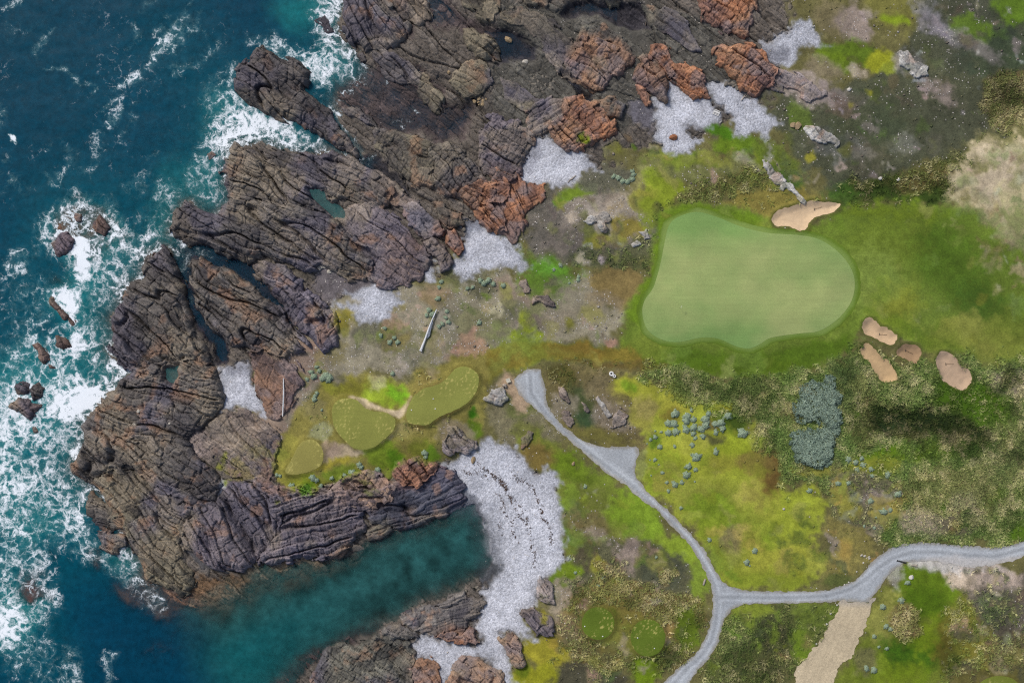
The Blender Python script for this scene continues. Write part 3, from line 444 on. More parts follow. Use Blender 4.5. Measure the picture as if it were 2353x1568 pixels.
# heath between headland and path
op([(1120, 900), (1150, 870), (1190, 900), (1240, 960), (1280, 1010), (1240, 1020), (1160, 1020), (1130, 980)], (128, 122, 92), 1.5, 1, hea=.6, sto=.4, big=16)
E(1160, 885, 20, 12, 0, (188, 170, 132), 1, .8); E(1190, 925, 40, 30, 40, (96, 110, 40), 1.6, .7); E(1215, 1000, 36, 26, 30, (110, 116, 46), 1.5, .8)
op([(1250, 860), (1300, 845), (1400, 850), (1480, 870), (1480, 960), (1480, 1020), (1400, 1030), (1330, 1010), (1290, 970), (1260, 920)], (116, 106, 66), 1.5, 1, hea=.55, sto=.25, big=20)
E(1290, 865, 30, 22, 30, (92, 88, 40), 1.5, .9, tus=.5); E(1335, 930, 26, 50, -30, (72, 84, 48), 2.2, .95, hea=.3); E(1345, 965, 16, 20, 0, (52, 78, 48), 2, .8)
E(1390, 890, 40, 30, 0, (128, 116, 84), 2, .7, sto=.3, hea=.5); E(1410, 960, 46, 26, 20, (140, 128, 114), 2, .7, sto=.7, hea=.3); E(1430, 895, 30, 20, 0, (138, 132, 58), 2, .8)
E(1380, 1005, 70, 16, 5, (116, 112, 52), 2, .9); E(1290, 930, 24, 30, 50, (152, 142, 122), 1.5, .7, sto=.7)
# meadow above the beach and along the path
op([(1190, 1015), (1240, 1000), (1300, 1040), (1390, 1110), (1480, 1180), (1560, 1260), (1610, 1330), (1620, 1400), (1540, 1340), (1440, 1260), (1380, 1260), (1310, 1330), (1300, 1290), (1300, 1200), (1280, 1140), (1285, 1100), (1240, 1080)], (122, 134, 46), 1.6, 1, big=16)
E(1240, 1050, 40, 26, 30, (128, 108, 54), 2, .9, sto=.1); E(1330, 1080, 60, 26, 35, (104, 130, 16), 3, .9); E(1370, 1115, 40, 30, 0, (120, 140, 40), 3, .8); E(1345, 1140, 50, 30, 0, (112, 118, 52), 3, .8, sto=.15)
E(1320, 1200, 30, 50, 0, (92, 106, 58), 2.5, .9, hea=.15); E(1360, 1215, 40, 40, 0, (116, 106, 66), 2.5, .9, hea=.4, sto=.25, big=20); E(1370, 1230, 20, 12, 0, (168, 152, 140), 1.5, .6, sto=.5)
E(1460, 1190, 70, 50, 30, (130, 160, 34), 2.5, 1, big=16); E(1560, 1270, 40, 40, 45, (142, 166, 40), 2, 1, big=10); E(1600, 1330, 30, 40, 60, (132, 156, 46), 2, .9)
op([(1330, 1262), (1420, 1240), (1500, 1245), (1550, 1270), (1580, 1320), (1590, 1360), (1500, 1360), (1400, 1345), (1340, 1340), (1310, 1310)], (96, 96, 68), 1.2, 1, hea=.8, sto=.2, big=18)
E(1440, 1275, 26, 40, 10, (164, 146, 136), 1.6, .8, sto=.7, hea=.3, big=18); E(1350, 1275, 26, 30, 0, (84, 76, 56), 1.6, .8, hea=.6); E(1380, 1300, 14, 22, 0, (146, 148, 44), 1, .9); E(1520, 1310, 46, 40, 0, (70, 76, 60), 2, .8, hea=.4, sto=.1); E(1515, 1290, 22, 20, 0, (142, 142, 70), 1.6, .8)
E(1305, 1320, 34, 26, -30, (116, 140, 24), 1.4, 1, big=10); E(1275, 1355, 16, 30, 20, (104, 136, 24), 1.2, .95); E(1320, 1370, 34, 40, 30, (170, 156, 134), 2, .9, sto=.6, big=20); E(1290, 1390, 24, 40, 0, (160, 148, 128), 1.6, .8, sto=.6, hea=.3)
op([(1330, 1350), (1400, 1345), (1500, 1355), (1600, 1370), (1630, 1420), (1590, 1480), (1560, 1530), (1480, 1510), (1400, 1490), (1320, 1500), (1290, 1450), (1310, 1390)], (122, 104, 62), 1.5, 1, tus=.75, hea=.4, big=18)
E(1405, 1440, 105, 62, 18, (124, 116, 50), 2, .95, tus=0, big=8); E(1375, 1430, 46, 46, 0, (88, 102, 20), 2, .8); E(1490, 1465, 50, 52, 0, (92, 104, 24), 2, .8); E(1430, 1470, 60, 24, 20, (126, 128, 54), 2.5, .7); E(1530, 1445, 14, 16, 0, (170, 140, 84), 1.5, .8)
E(1580, 1440, 34, 46, 10, (98, 122, 20), 1.8, .95, big=12); E(1500, 1520, 60, 22, -10, (84, 96, 28), 2, .9, tus=.3); E(1340, 1520, 80, 20, 10, (140, 120, 58), 1.2, .9, tus=1)
E(1330, 1560, 110, 34, 5, (78, 76, 60), 1.6, .95, hea=.6, sto=.08, big=18); E(1480, 1550, 30, 36, 0, (118, 146, 10), 1.5, 1, big=10); E(1395, 1545, 20, 14, 0, (90, 112, 60), 1.5, .8); E(1365, 1550, 10, 26, 0, (140, 126, 92), 1, .7, tus=.6)
E(1255, 1500, 56, 34, 15, (158, 152, 36), 1.6, 1, big=18); E(1230, 1555, 50, 24, 0, (150, 152, 20), 1.6, 1, big=14); E(1290, 1480, 30, 14, 10, (160, 140, 50), 1.6, .8); E(1198, 1535, 14, 16, 0, (100, 118, 10), 1, .9)
E(1310, 1455, 24, 40, -20, (138, 118, 92), 2, .8, sto=.4, tus=.3); E(1250, 1420, 12, 10, 0, (158, 150, 40), .8, .9, over=1)
# turf with silver bushes
op([(1466, 1080), (1482, 1020), (1500, 960), (1520, 920), (1500, 900), (1560, 880), (1620, 910), (1690, 950), (1745, 990), (1790, 1060), (1810, 1130), (1870, 1112), (1900, 1150), (1868, 1180), (1905, 1215), (1860, 1262), (1885, 1300), (1850, 1345), (1760, 1362), (1690, 1352), (1650, 1310), (1610, 1230), (1540, 1160), (1490, 1120)], (160, 170, 48), 2.5, 1, big=34, small=10)
op([(1420, 870), (1470, 862), (1510, 890), (1530, 940), (1500, 960), (1490, 930), (1450, 920), (1420, 900)], (164, 168, 48), 1.4, 1, big=14); E(1455, 890, 12, 12, 0, (112, 150, 20), 1.4, .8); E(1480, 950, 26, 26, 0, (158, 156, 60), 1.6, .9)
E(1490, 935, 24, 20, 0, (150, 138, 80), 1.6, .7, hea=.3); E(1560, 920, 40, 26, 0, (176, 174, 56), 1.5, .8); E(1690, 945, 34, 28, 0, (162, 166, 40), 1.5, .95, big=10)
E(1560, 1050, 60, 50, 0, (168, 176, 44), 3, .8); E(1530, 1090, 50, 40, 30, (130, 152, 30), 3, .8); E(1690, 1040, 50, 40, 20, (156, 174, 24), 3, .7); E(1620, 1140, 70, 40, 10, (146, 152, 56), 3, .8); E(1650, 1180, 66, 44, 20, (112, 140, 16), 4, .8)
E(1740, 1150, 40, 40, 0, (176, 166, 76), 3, .8); E(1800, 1180, 80, 60, 0, (160, 174, 40), 4, .6); E(1700, 1240, 70, 60, 0, (130, 146, 40), 4, .7); E(1800, 1290, 90, 40, 0, (170, 172, 54), 3, .9); E(1680, 1240, 32, 30, 0, (134, 122, 82), 1.8, .85, hea=.6, big=14); E(1730, 1245, 24, 20, 0, (172, 158, 66), 2, .7)
E(1640, 1285, 40, 30, 0, (126, 150, 44), 3, .7); E(1770, 1330, 100, 22, 0, (140, 156, 36), 2.5, .8); E(1670, 1065, 40, 16, 0, (140, 130, 50), 2, .6)
E(1775, 1075, 24, 66, 4, (116, 90, 44), 1.6, .95, big=10); E(1745, 1062, 40, 26, 0, (124, 108, 52), 2, .8, hea=.2); E(1760, 1015, 30, 20, 0, (110, 100, 64), 1.6, .7, tus=.4)
E(1660, 965, 24, 24, 0, (64, 92, 12), 1.6, .8); E(1700, 960, 22, 40, 10, (52, 80, 20), 1.6, .9); E(1640, 1010, 18, 14, 0, (74, 72, 52), 1, .8, hea=.5); E(1630, 975, 18, 12, 0, (104, 76, 60), 1.2, .7); E(1545, 950, 20, 16, 0, (110, 92, 40), 1.4, .7); E(1505, 1010, 12, 16, 0, (76, 116, 14), 1.2, .8)
# tussock country, right
op([(1490, 866), (1560, 856), (1700, 872), (1800, 866), (1900, 850), (1960, 818), (1985, 790), (2060, 850), (2160, 830), (2240, 830), (2500, 850), (2500, 1240), (2352, 1240), (2260, 1254), (2150, 1244), (2060, 1250), (2000, 1230), (1940, 1180), (1880, 1110), (1800, 1110), (1790, 1040), (1740, 980), (1690, 940), (1620, 900), (1560, 870)], (98, 120, 58), 2.5, 1, tus=.75, hea=.1, big=30, small=8)
E(1600, 890, 90, 26, 10, (88, 98, 52), 2, .8, tus=.9); E(1740, 910, 60, 50, 0, (88, 96, 52), 2, .7, tus=.9); E(1960, 900, 50, 70, 0, (88, 98, 62), 3, .7, tus=.8); E(1990, 960, 40, 60, 0, (104, 94, 58), 2.5, .8, tus=.8)
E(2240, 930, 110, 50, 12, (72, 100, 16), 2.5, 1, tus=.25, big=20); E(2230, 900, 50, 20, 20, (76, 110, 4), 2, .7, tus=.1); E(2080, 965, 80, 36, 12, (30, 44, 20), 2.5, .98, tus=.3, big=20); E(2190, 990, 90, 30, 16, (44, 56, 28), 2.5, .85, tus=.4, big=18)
E(2100, 990, 34, 22, 0, (84, 84, 40), 2, .8, tus=.4); E(2060, 1042, 90, 14, -4, (92, 124, 14), 1.8, 1, tus=.15, big=14); E(2000, 1068, 60, 16, 0, (142, 148, 44), 1.8, .9, big=14); E(1880, 1080, 60, 12, 0, (150, 150, 60), 1.2, .9); E(2170, 1030, 70, 26, -10, (88, 110, 28), 2, .8, tus=.5)
E(2330, 880, 60, 30, 10, (138, 126, 108), 2, .9, tus=.4, hea=.4); E(2320, 1010, 40, 90, 0, (98, 96, 68), 3, .7, tus=.8)
op([(1905, 1090), (1960, 1080), (2040, 1090), (2070, 1120), (2060, 1160), (2030, 1200), (1990, 1230), (1940, 1200), (1900, 1140)], (106, 102, 76), 1.4, .95, hea=.9, sto=.15, tus=.1, big=20)
E(1925, 1130, 22, 24, 0, (152, 150, 60), 1.2, .9, big=10); E(1950, 1170, 22, 20, 0, (148, 146, 54), 1.2, .9, big=10); E(2010, 1145, 30, 22, 0, (150, 136, 126), 1.5, .7, sto=.4, hea=.4); E(2035, 1180, 40, 16, -10, (150, 148, 74), 1.4, .9); E(2030, 1170, 24, 10, 0, (166, 154, 62), 1, .8)
E(2180, 1140, 110, 70, 0, (138, 126, 82), 3, .8, tus=1); E(2300, 1110, 60, 60, 0, (112, 106, 72), 3, .7, tus=.9); E(2120, 1200, 60, 30, 10, (170, 156, 132), 2, .85, sto=.3, hea=.5, tus=.2, big=20); E(2220, 1160, 40, 40, 30, (160, 146, 122), 2, .7, sto=.2, tus=.4); E(2200, 1200, 46, 30, 0, (104, 98, 76), 2, .8, hea=.8); E(2340, 1225, 30, 16, -20, (92, 126, 20), 1.5, .95)
E(2170, 1160, 10, 18, 20, (84, 118, 24), 1.2, .9)
op([(1906, 1180), (1950, 1200), (2000, 1220), (2000, 1250), (1960, 1300), (1930, 1330), (1895, 1340), (1910, 1280)], (134, 126, 66), 1.5, .95, hea=.6, sto=.1, big=18); E(1925, 1330, 30, 14, -20, (80, 96, 44), 1.4, .8, hea=.4); E(1930, 1270, 16, 30, 20, (172, 146, 70), 1.4, .8)
E(1915, 1265, 12, 26, 0, (92, 98, 60), 1.2, .8, hea=.6)
# south of the path
op([(1680, 1395), (1760, 1385), (1930, 1380), (1920, 1420), (1890, 1470), (1850, 1510), (1820, 1570), (1830, 1900), (1560, 1900), (1620, 1540), (1660, 1470), (1670, 1420)], (96, 104, 54), 1.6, 1, hea=.6, tus=.35, big=20)
E(1730, 1400, 50, 18, -5, (136, 152, 44), 1.6, 1, big=12); E(1710, 1430, 30, 24, 20, (132, 156, 40), 1.6, .8); E(1870, 1400, 50, 26, 0, (118, 136, 46), 1.8, .9, hea=.4, big=14); E(1780, 1470, 46, 44, 0, (66, 70, 44), 2.5, .85, hea=.8, tus=.2); E(1840, 1490, 24, 40, 0, (120, 150, 24), 1.8, .9, hea=.3, big=16); E(1690, 1470, 30, 50, 10, (96, 104, 62), 2, .8, tus=.6); E(1770, 1540, 60, 40, 0, (92, 92, 54), 2, .8, tus=.6, hea=.4); E(1700, 1540, 46, 40, 0, (84, 92, 46), 2, .7, tus=.5); E(1850, 1480, 10, 14, 0, (140, 120, 80), 1.2, .7)
op([(2040, 1350), (2060, 1310), (2110, 1296), (2170, 1310), (2190, 1350), (2230, 1360), (2270, 1400), (2250, 1480), (2180, 1560), (2180, 1900), (1910, 1900), (1920, 1560), (1960, 1500), (1990, 1430), (2010, 1380)], (120, 134, 40), 1.8, 1, big=20)
E(2130, 1345, 70, 46, 20, (104, 134, 12), 3, .9); E(2120, 1390, 60, 40, 0, (82, 112, 6), 3, .9); E(2030, 1420, 30, 60, 10, (150, 150, 70), 2.5, .9); E(2110, 1500, 90, 46, -10, (64, 104, 8), 4, .95); E(2060, 1550, 70, 26, 0, (112, 132, 10), 3, .8); E(2130, 1460, 40, 30, 0, (124, 144, 10), 3, .7); E(1990, 1530, 36, 40, 20, (120, 140, 30), 2, .8); E(1985, 1520, 22, 34, 0, (116, 112, 72), 1.6, .8, hea=.7)
E(2082, 1432, 34, 42, -20, (136, 116, 76), 1.6, .95, tus=1, big=14)
E(2180, 1480, 24, 70, 0, (96, 80, 30), 2.5, .8); E(2230, 1450, 50, 90, -10, (128, 128, 46), 3, .9, tus=.45, hea=.2, big=22); E(2200, 1540, 30, 40, 0, (70, 84, 28), 2.5, .7, tus=.3)
op([(2170, 1305), (2230, 1312), (2300, 1330), (2500, 1290), (2500, 1420), (2400, 1480), (2290, 1470), (2260, 1400), (2220, 1360)], (112, 104, 92), 2, .95, hea=.8, sto=.35, tus=.15, big=26)
E(2210, 1330, 46, 14, 15, (214, 196, 172), 1.4, .9, sto=.3, hea=.3, big=16); E(2290, 1330, 60, 20, -5, (188, 170, 156), 2, .8, hea=.6, sto=.3, big=22); E(2300, 1400, 50, 50, 0, (84, 84, 68), 2.5, .8, hea=.7, tus=.2); E(2290, 1400, 30, 40, 20, (98, 112, 76), 2, .6, tus=.5)
op([(2250, 1480), (2330, 1440), (2500, 1440), (2500, 1900), (2150, 1900), (2180, 1560)], (134, 122, 82), 2, .9, tus=.5, hea=.4, big=24); E(2310, 1455, 30, 26, 0, (80, 74, 62), 1.2, .7, hea=.5); E(2300, 1570, 120, 40, 0, (104, 100, 46), 2, .9)
E(2240, 1500, 40, 26, 30, (138, 132, 46), 2, .7, tus=.3)
# bare edges of the road
E(2190, 1296, 95, 14, 4, (208, 204, 198), 1.5, .9, sto=.3, hea=.3, big=14); E(2260, 1305, 60, 9, 2, (200, 186, 176), 1.2, .8, hea=.5)
E(1185, 905, 16, 46, -25, (186, 160, 132), 1.2, .9); E(2055, 1320, 10, 30, 25, (176, 172, 164), 1, .7, hea=.5, sto=.3); E(1645, 1400, 1, 1, 0, (0, 0, 0), .1, 0)
E(1470, 1075, 14, 46, 10, (150, 156, 90), 1, .7, sto=.2)

# small-scale patchwork of the heath: moss, bare gravel, dry grass, dark shrubs
_mr = random.Random(11)
def mottle(outline, n, kinds, rot=None):
    xs_ = [p[0] for p in outline]; ys_ = [p[1] for p in outline]; k = 0
    while k < n:
        x = _mr.uniform(min(xs_), max(xs_)); y = _mr.uniform(min(ys_), max(ys_))
        if sdf_poly(outline, np.array([x], f32), np.array([y], f32))[0] < 0: continue
        col, lo, hi, a, kw = kinds[_mr.randrange(len(kinds))]
        r = lo + (hi - lo) * _mr.random() ** 2
        E(x, y, r * _mr.uniform(1, 2.0), r, (_mr.uniform(0, 180) if rot is None else rot + _mr.gauss(0, 14)), tuple(v * _mr.uniform(.92, 1.08) for v in col), .5 + r * .05, a * _mr.uniform(.5, 1), big=30, small=9, **kw); k += 1
HEAD = [(690, 800), (770, 720), (900, 680), (1000, 650), (1110, 640), (1200, 660), (1300, 650), (1400, 700), (1410, 780), (1200, 780), (1090, 800), (980, 850), (880, 855), (760, 870), (690, 900)]
mottle(HEAD, 90, [((112, 112, 62), 5, 22, .8, dict(hea=.4)), ((184, 172, 156), 4, 18, .8, dict(sto=.9)), ((96, 96, 80), 5, 18, .8, dict(hea=.8)), ((138, 136, 70), 5, 20, .8, {}), ((170, 146, 128), 5, 24, .7, dict(sto=.6)), ((108, 126, 44), 3, 10, .8, {})])
MOUND = [(1230, 470), (1330, 440), (1440, 430), (1490, 480), (1490, 590), (1400, 610), (1300, 590), (1230, 560)]
mottle(MOUND, 50, [((188, 180, 168), 3, 13, .85, dict(sto=.9)), ((104, 98, 86), 5, 16, .7, dict(hea=.7)), ((146, 140, 70), 4, 12, .7, {}), ((96, 104, 60), 4, 14, .7, dict(hea=.7))])
MOOR = [(1860, 240), (1990, 190), (2100, 110), (2120, 0), (2352, 0), (2352, 160), (2250, 190), (2240, 320), (2130, 360), (2040, 395), (1900, 400), (1820, 320)]
mottle(MOOR, 85, [((166, 160, 156), 2, 8, .85, dict(sto=1)), ((150, 140, 136), 3, 10, .8, dict(sto=1)), ((62, 70, 54), 8, 26, .7, dict(hea=.3)), ((104, 104, 70), 5, 18, .6, {}), ((82, 104, 46), 4, 14, .7, {}), ((96, 84, 70), 6, 20, .6, dict(hea=.4))], 38)
COVE = [(1400, 350), (1500, 340), (1620, 350), (1760, 340), (1880, 420), (1760, 430), (1640, 400), (1480, 420)]
mottle(COVE, 40, [((180, 172, 150), 3, 12, .8, dict(sto=.9)), ((120, 140, 30), 4, 14, .8, {}), ((88, 94, 60), 4, 14, .8, dict(hea=.6)), ((150, 138, 84), 4, 16, .7, {})], 30)
SCRUB = [(1500, 870), (1700, 880), (1900, 860), (1990, 800), (2160, 835), (2352, 860), (2352, 1230), (2100, 1230), (2050, 1080), (1900, 1080), (1800, 1100), (1760, 1000), (1640, 900)]
mottle(SCRUB, 130, [((66, 84, 36), 6, 26, .8, dict(tus=.6)), ((128, 122, 76), 6, 24, .8, dict(tus=1)), ((156, 142, 100), 4, 16, .8, dict(tus=1)), ((84, 112, 26), 4, 14, .7, dict(tus=.2)), ((100, 108, 66), 6, 22, .7, dict(tus=.8)), ((46, 58, 28), 5, 18, .7, dict(tus=.4))])
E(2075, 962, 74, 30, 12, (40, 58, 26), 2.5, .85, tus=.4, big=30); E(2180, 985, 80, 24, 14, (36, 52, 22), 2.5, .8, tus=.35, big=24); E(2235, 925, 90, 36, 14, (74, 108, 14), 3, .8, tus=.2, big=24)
mottle([(1910, 1090), (2060, 1090), (2060, 1180), (1960, 1330), (1890, 1340), (1900, 1200)], 36, [((150, 146, 60), 4, 14, .8, {}), ((84, 88, 60), 4, 14, .9, dict(hea=.8)), ((150, 140, 124), 3, 10, .7, dict(sto=.5)), ((168, 146, 76), 3, 10, .7, {})])
mottle([(1300, 1250), (1560, 1260), (1600, 1360), (1560, 1540), (1250, 1560), (1230, 1400)], 50, [((126, 108, 66), 5, 16, .7, dict(tus=.9)), ((86, 84, 58), 5, 18, .7, dict(hea=.6, tus=.3)), ((120, 132, 40), 4, 12, .7, {}), ((160, 146, 122), 3, 9, .7, dict(sto=.5))])
mottle([(1690, 1400), (1930, 1390), (1830, 1560), (1620, 1560)], 36, [((74, 82, 46), 6, 18, .8, dict(hea=.5, tus=.4)), ((120, 144, 36), 4, 14, .8, {}), ((132, 120, 78), 4, 12, .7, dict(tus=.8))])
mottle([(2170, 1310), (2352, 1300), (2352, 1560), (2220, 1560), (2200, 1420)], 50, [((188, 172, 150), 4, 14, .7, dict(sto=.4)), ((80, 82, 62), 5, 18, .8, dict(hea=.8)), ((128, 130, 60), 5, 16, .7, dict(tus=.5)), ((112, 98, 80), 5, 16, .7, dict(hea=.5))])
mottle([(2215, 400), (2290, 340), (2352, 340), (2352, 720), (2280, 680), (2240, 560)], 60, [((116, 130, 70), 5, 20, .7, {}), ((206, 194, 164), 5, 20, .7, {}), ((140, 116, 96), 2, 5, .7, {}), ((150, 150, 96), 6, 22, .7, {})])
mottle([(1480, 1080), (1620, 960), (1760, 1010), (1860, 1120), (1900, 1290), (1760, 1355), (1650, 1300), (1560, 1180)], 55, [((134, 156, 28), 5, 22, .6, {}), ((178, 174, 76), 6, 26, .6, {}), ((112, 132, 30), 3, 10, .7, {}), ((148, 140, 70), 5, 18, .6, {})])
mottle([(1230, 1040), (1400, 1130), (1560, 1270), (1600, 1340), (1400, 1250), (1310, 1290), (1290, 1140)], 40, [((128, 150, 40), 5, 18, .6, {}), ((120, 112, 64), 4, 16, .6, {}), ((100, 124, 28), 4, 16, .6, {}), ((160, 152, 136), 2, 6, .6, dict(sto=.7))])
mottle(FAIRWAY, 80, [((128, 146, 58), 8, 34, .5, {}), ((98, 126, 22), 8, 30, .5, {}), ((146, 152, 84), 4, 16, .45, {}), ((124, 126, 40), 6, 22, .45, {})])
# moss that also grows over bedrock
E(1340, 320, 17, 14, 50, (140, 152, 28), .8, 1, over=1, big=6); E(1458, 340, 10, 6, 40, (84, 112, 24), .8, .9, over=1); E(1420, 348, 26, 10, 30, (112, 112, 50), 1.2, .8, over=1)
E(640, 1155, 6, 7, 0, (140, 150, 40), .6, .8, over=1); E(510, 1060, 16, 8, -50, (150, 154, 50), 1.2, .8, over=1); E(560, 1085, 30, 20, 30, (150, 140, 66), 2, .7, over=1); E(520, 1108, 8, 8, 0, (140, 160, 40), .8, .8, over=1); E(590, 1040, 30, 14, 30, (150, 148, 60), 2, .6, over=1)
E(1445, 318, 20, 8, 40, (112, 92, 60), 1, .6, over=1); E(850, 1130, 14, 8, 0, (120, 130, 50), 1, .7, over=1)

# ------------------------------------------------------------------ shore zones (drawn below the beaches)
SHORE = [  # outline, colour, feather, alpha, pebble, stone, height (None keeps) , height feather
 ([(1150, 0), (1300, 20), (1500, 0), (1640, 60), (1660, 150), (1760, 210), (1620, 240), (1500, 250), (1420, 320), (1300, 300), (1180, 300), (1130, 240)], (92, 90, 84), 2, 1, .35, .25, None, 1),
 (T(1, 0, [(1540, -160), (1700, -160), (1900, 90), (2050, 200), (2250, 230), (2352, 260), (2352, 480), (2260, 540), (2250, 400), (2150, 330), (2000, 260), (1640, 200), (1440, 190), (1440, 300), (1200, 420), (1150, 500), (1500, 560), (1700, 740), (1760, 900), (1990, 940), (1980, 1050), (1900, 1200), (1700, 1290), (1600, 1200), (1300, 1190), (1150, 1170), (1130, 1060), (800, 960), (740, 820), (760, 760), (1050, 600), (1150, 620)]), (84, 74, 74), 1.5, 1, .25, .02, -.14, 1.5),
 (T(2, 0, [(0, 230), (100, 240), (200, 330), (370, 430), (370, 540), (200, 560), (40, 560), (-60, 480)]), (50, 50, 58), 1, 1, .2, .05, -.2, 1),
 (T(2, 0, [(560, 650), (620, 650), (760, 780), (850, 830), (830, 920), (740, 870), (620, 740)]), (48, 50, 60), .8, 1, .1, .05, -.2, .8),
 (T(2, 0, [(740, 0), (1000, 0), (1290, 30), (1370, 240), (1200, 240), (1050, 200), (900, 100), (720, 150), (620, 190), (560, 120)]), (56, 54, 60), 1, 1, .2, .1, -.12, 1),
 ([(396, 544), (488, 560), (566, 590), (605, 637), (640, 690), (655, 725), (690, 780), (672, 775), (620, 722), (585, 690), (566, 668), (488, 611), (437, 593), (424, 603), (437, 647), (452, 711), (488, 750), (514, 793), (520, 840), (490, 840), (476, 793), (437, 737), (416, 693), (422, 652), (401, 621), (380, 570)], (46, 44, 54), .8, 1, .1, .05, -.55, 1.0),
 (T(1, 0, [(900, 1350), (1150, 1400), (1330, 1568), (1330, 1700), (1250, 1650), (1080, 1540), (980, 1470)]), (52, 50, 56), .8, 1, .3, .1, -.15, .8),
 (T(1, 1, [(1080, 0), (1330, 0), (1420, 130), (1400, 330), (1330, 300), (1240, 130)]), (64, 62, 66), .8, 1, .3, .1, .15, .8),
 ([(430, 1330), (520, 1330), (600, 1310), (700, 1290), (760, 1290), (700, 1325), (600, 1362), (520, 1395), (440, 1410), (410, 1390)], (116, 92, 68), 2, 1, .1, 0, -.02, 1.5),
 ([(700, 1500), (780, 1462), (860, 1440), (870, 1456), (820, 1480), (740, 1520), (690, 1560), (640, 1600), (620, 1580)], (62, 54, 54), 1.2, 1, .1, 0, -.4, 1.2),
 (T(1, 3, [(1900, 100), (2000, 0), (2060, -20), (2140, 170), (2215, 350), (2250, 500), (2230, 620), (2120, 680), (2040, 640), (2020, 500), (1990, 350), (1950, 200)]), (96, 98, 102), .8, 1, .8, .05, None, 1),
 (T(1, 2, [(1620, 1200), (1800, 1150), (1880, 1330), (2020, 1480), (2060, 1580), (1900, 1568), (1700, 1568), (1560, 1500), (1500, 1400)]), (84, 86, 98), .8, .9, .7, .1, None, 1),
 (T(2, 0, [(1180, 940), (1330, 900), (1390, 1040), (1400, 1200), (1300, 1150), (1180, 1060)]), (110, 108, 118), 1.2, .9, .8, .3, None, 1),
 (T(1, 1, [(600, 900), (760, 800), (1000, 760), (1200, 820), (1300, 1000), (1180, 1060), (860, 1080), (700, 1180), (560, 1080)]), (118, 112, 116), 1.5, .9, .7, .4, None, 1),
 (T(1, 1, [(240, 640), (420, 660), (520, 760), (600, 900), (500, 960), (380, 880), (280, 780)]), (98, 92, 82), 1.5, .9, .4, .2, None, 1),
 (T(0, 3, [(1560, 250), (1680, 100), (1800, 240), (1880, 480), (1820, 560), (1700, 500), (1640, 380)]), (92, 92, 96), 1, .9, .7, .1, None, 1),
 (T(1, 2, [(780, 1440), (860, 1440), (930, 1540), (900, 1590), (800, 1540)]), (136, 138, 150), .8, .9, .8, .1, None, 1),
 (T(0, 2, [(1560, 860), (1800, 850), (1880, 960), (1900, 1080), (1700, 1060), (1500, 960)]), (150, 136, 132), 1.5, .7, .5, .4, None, 1),
]
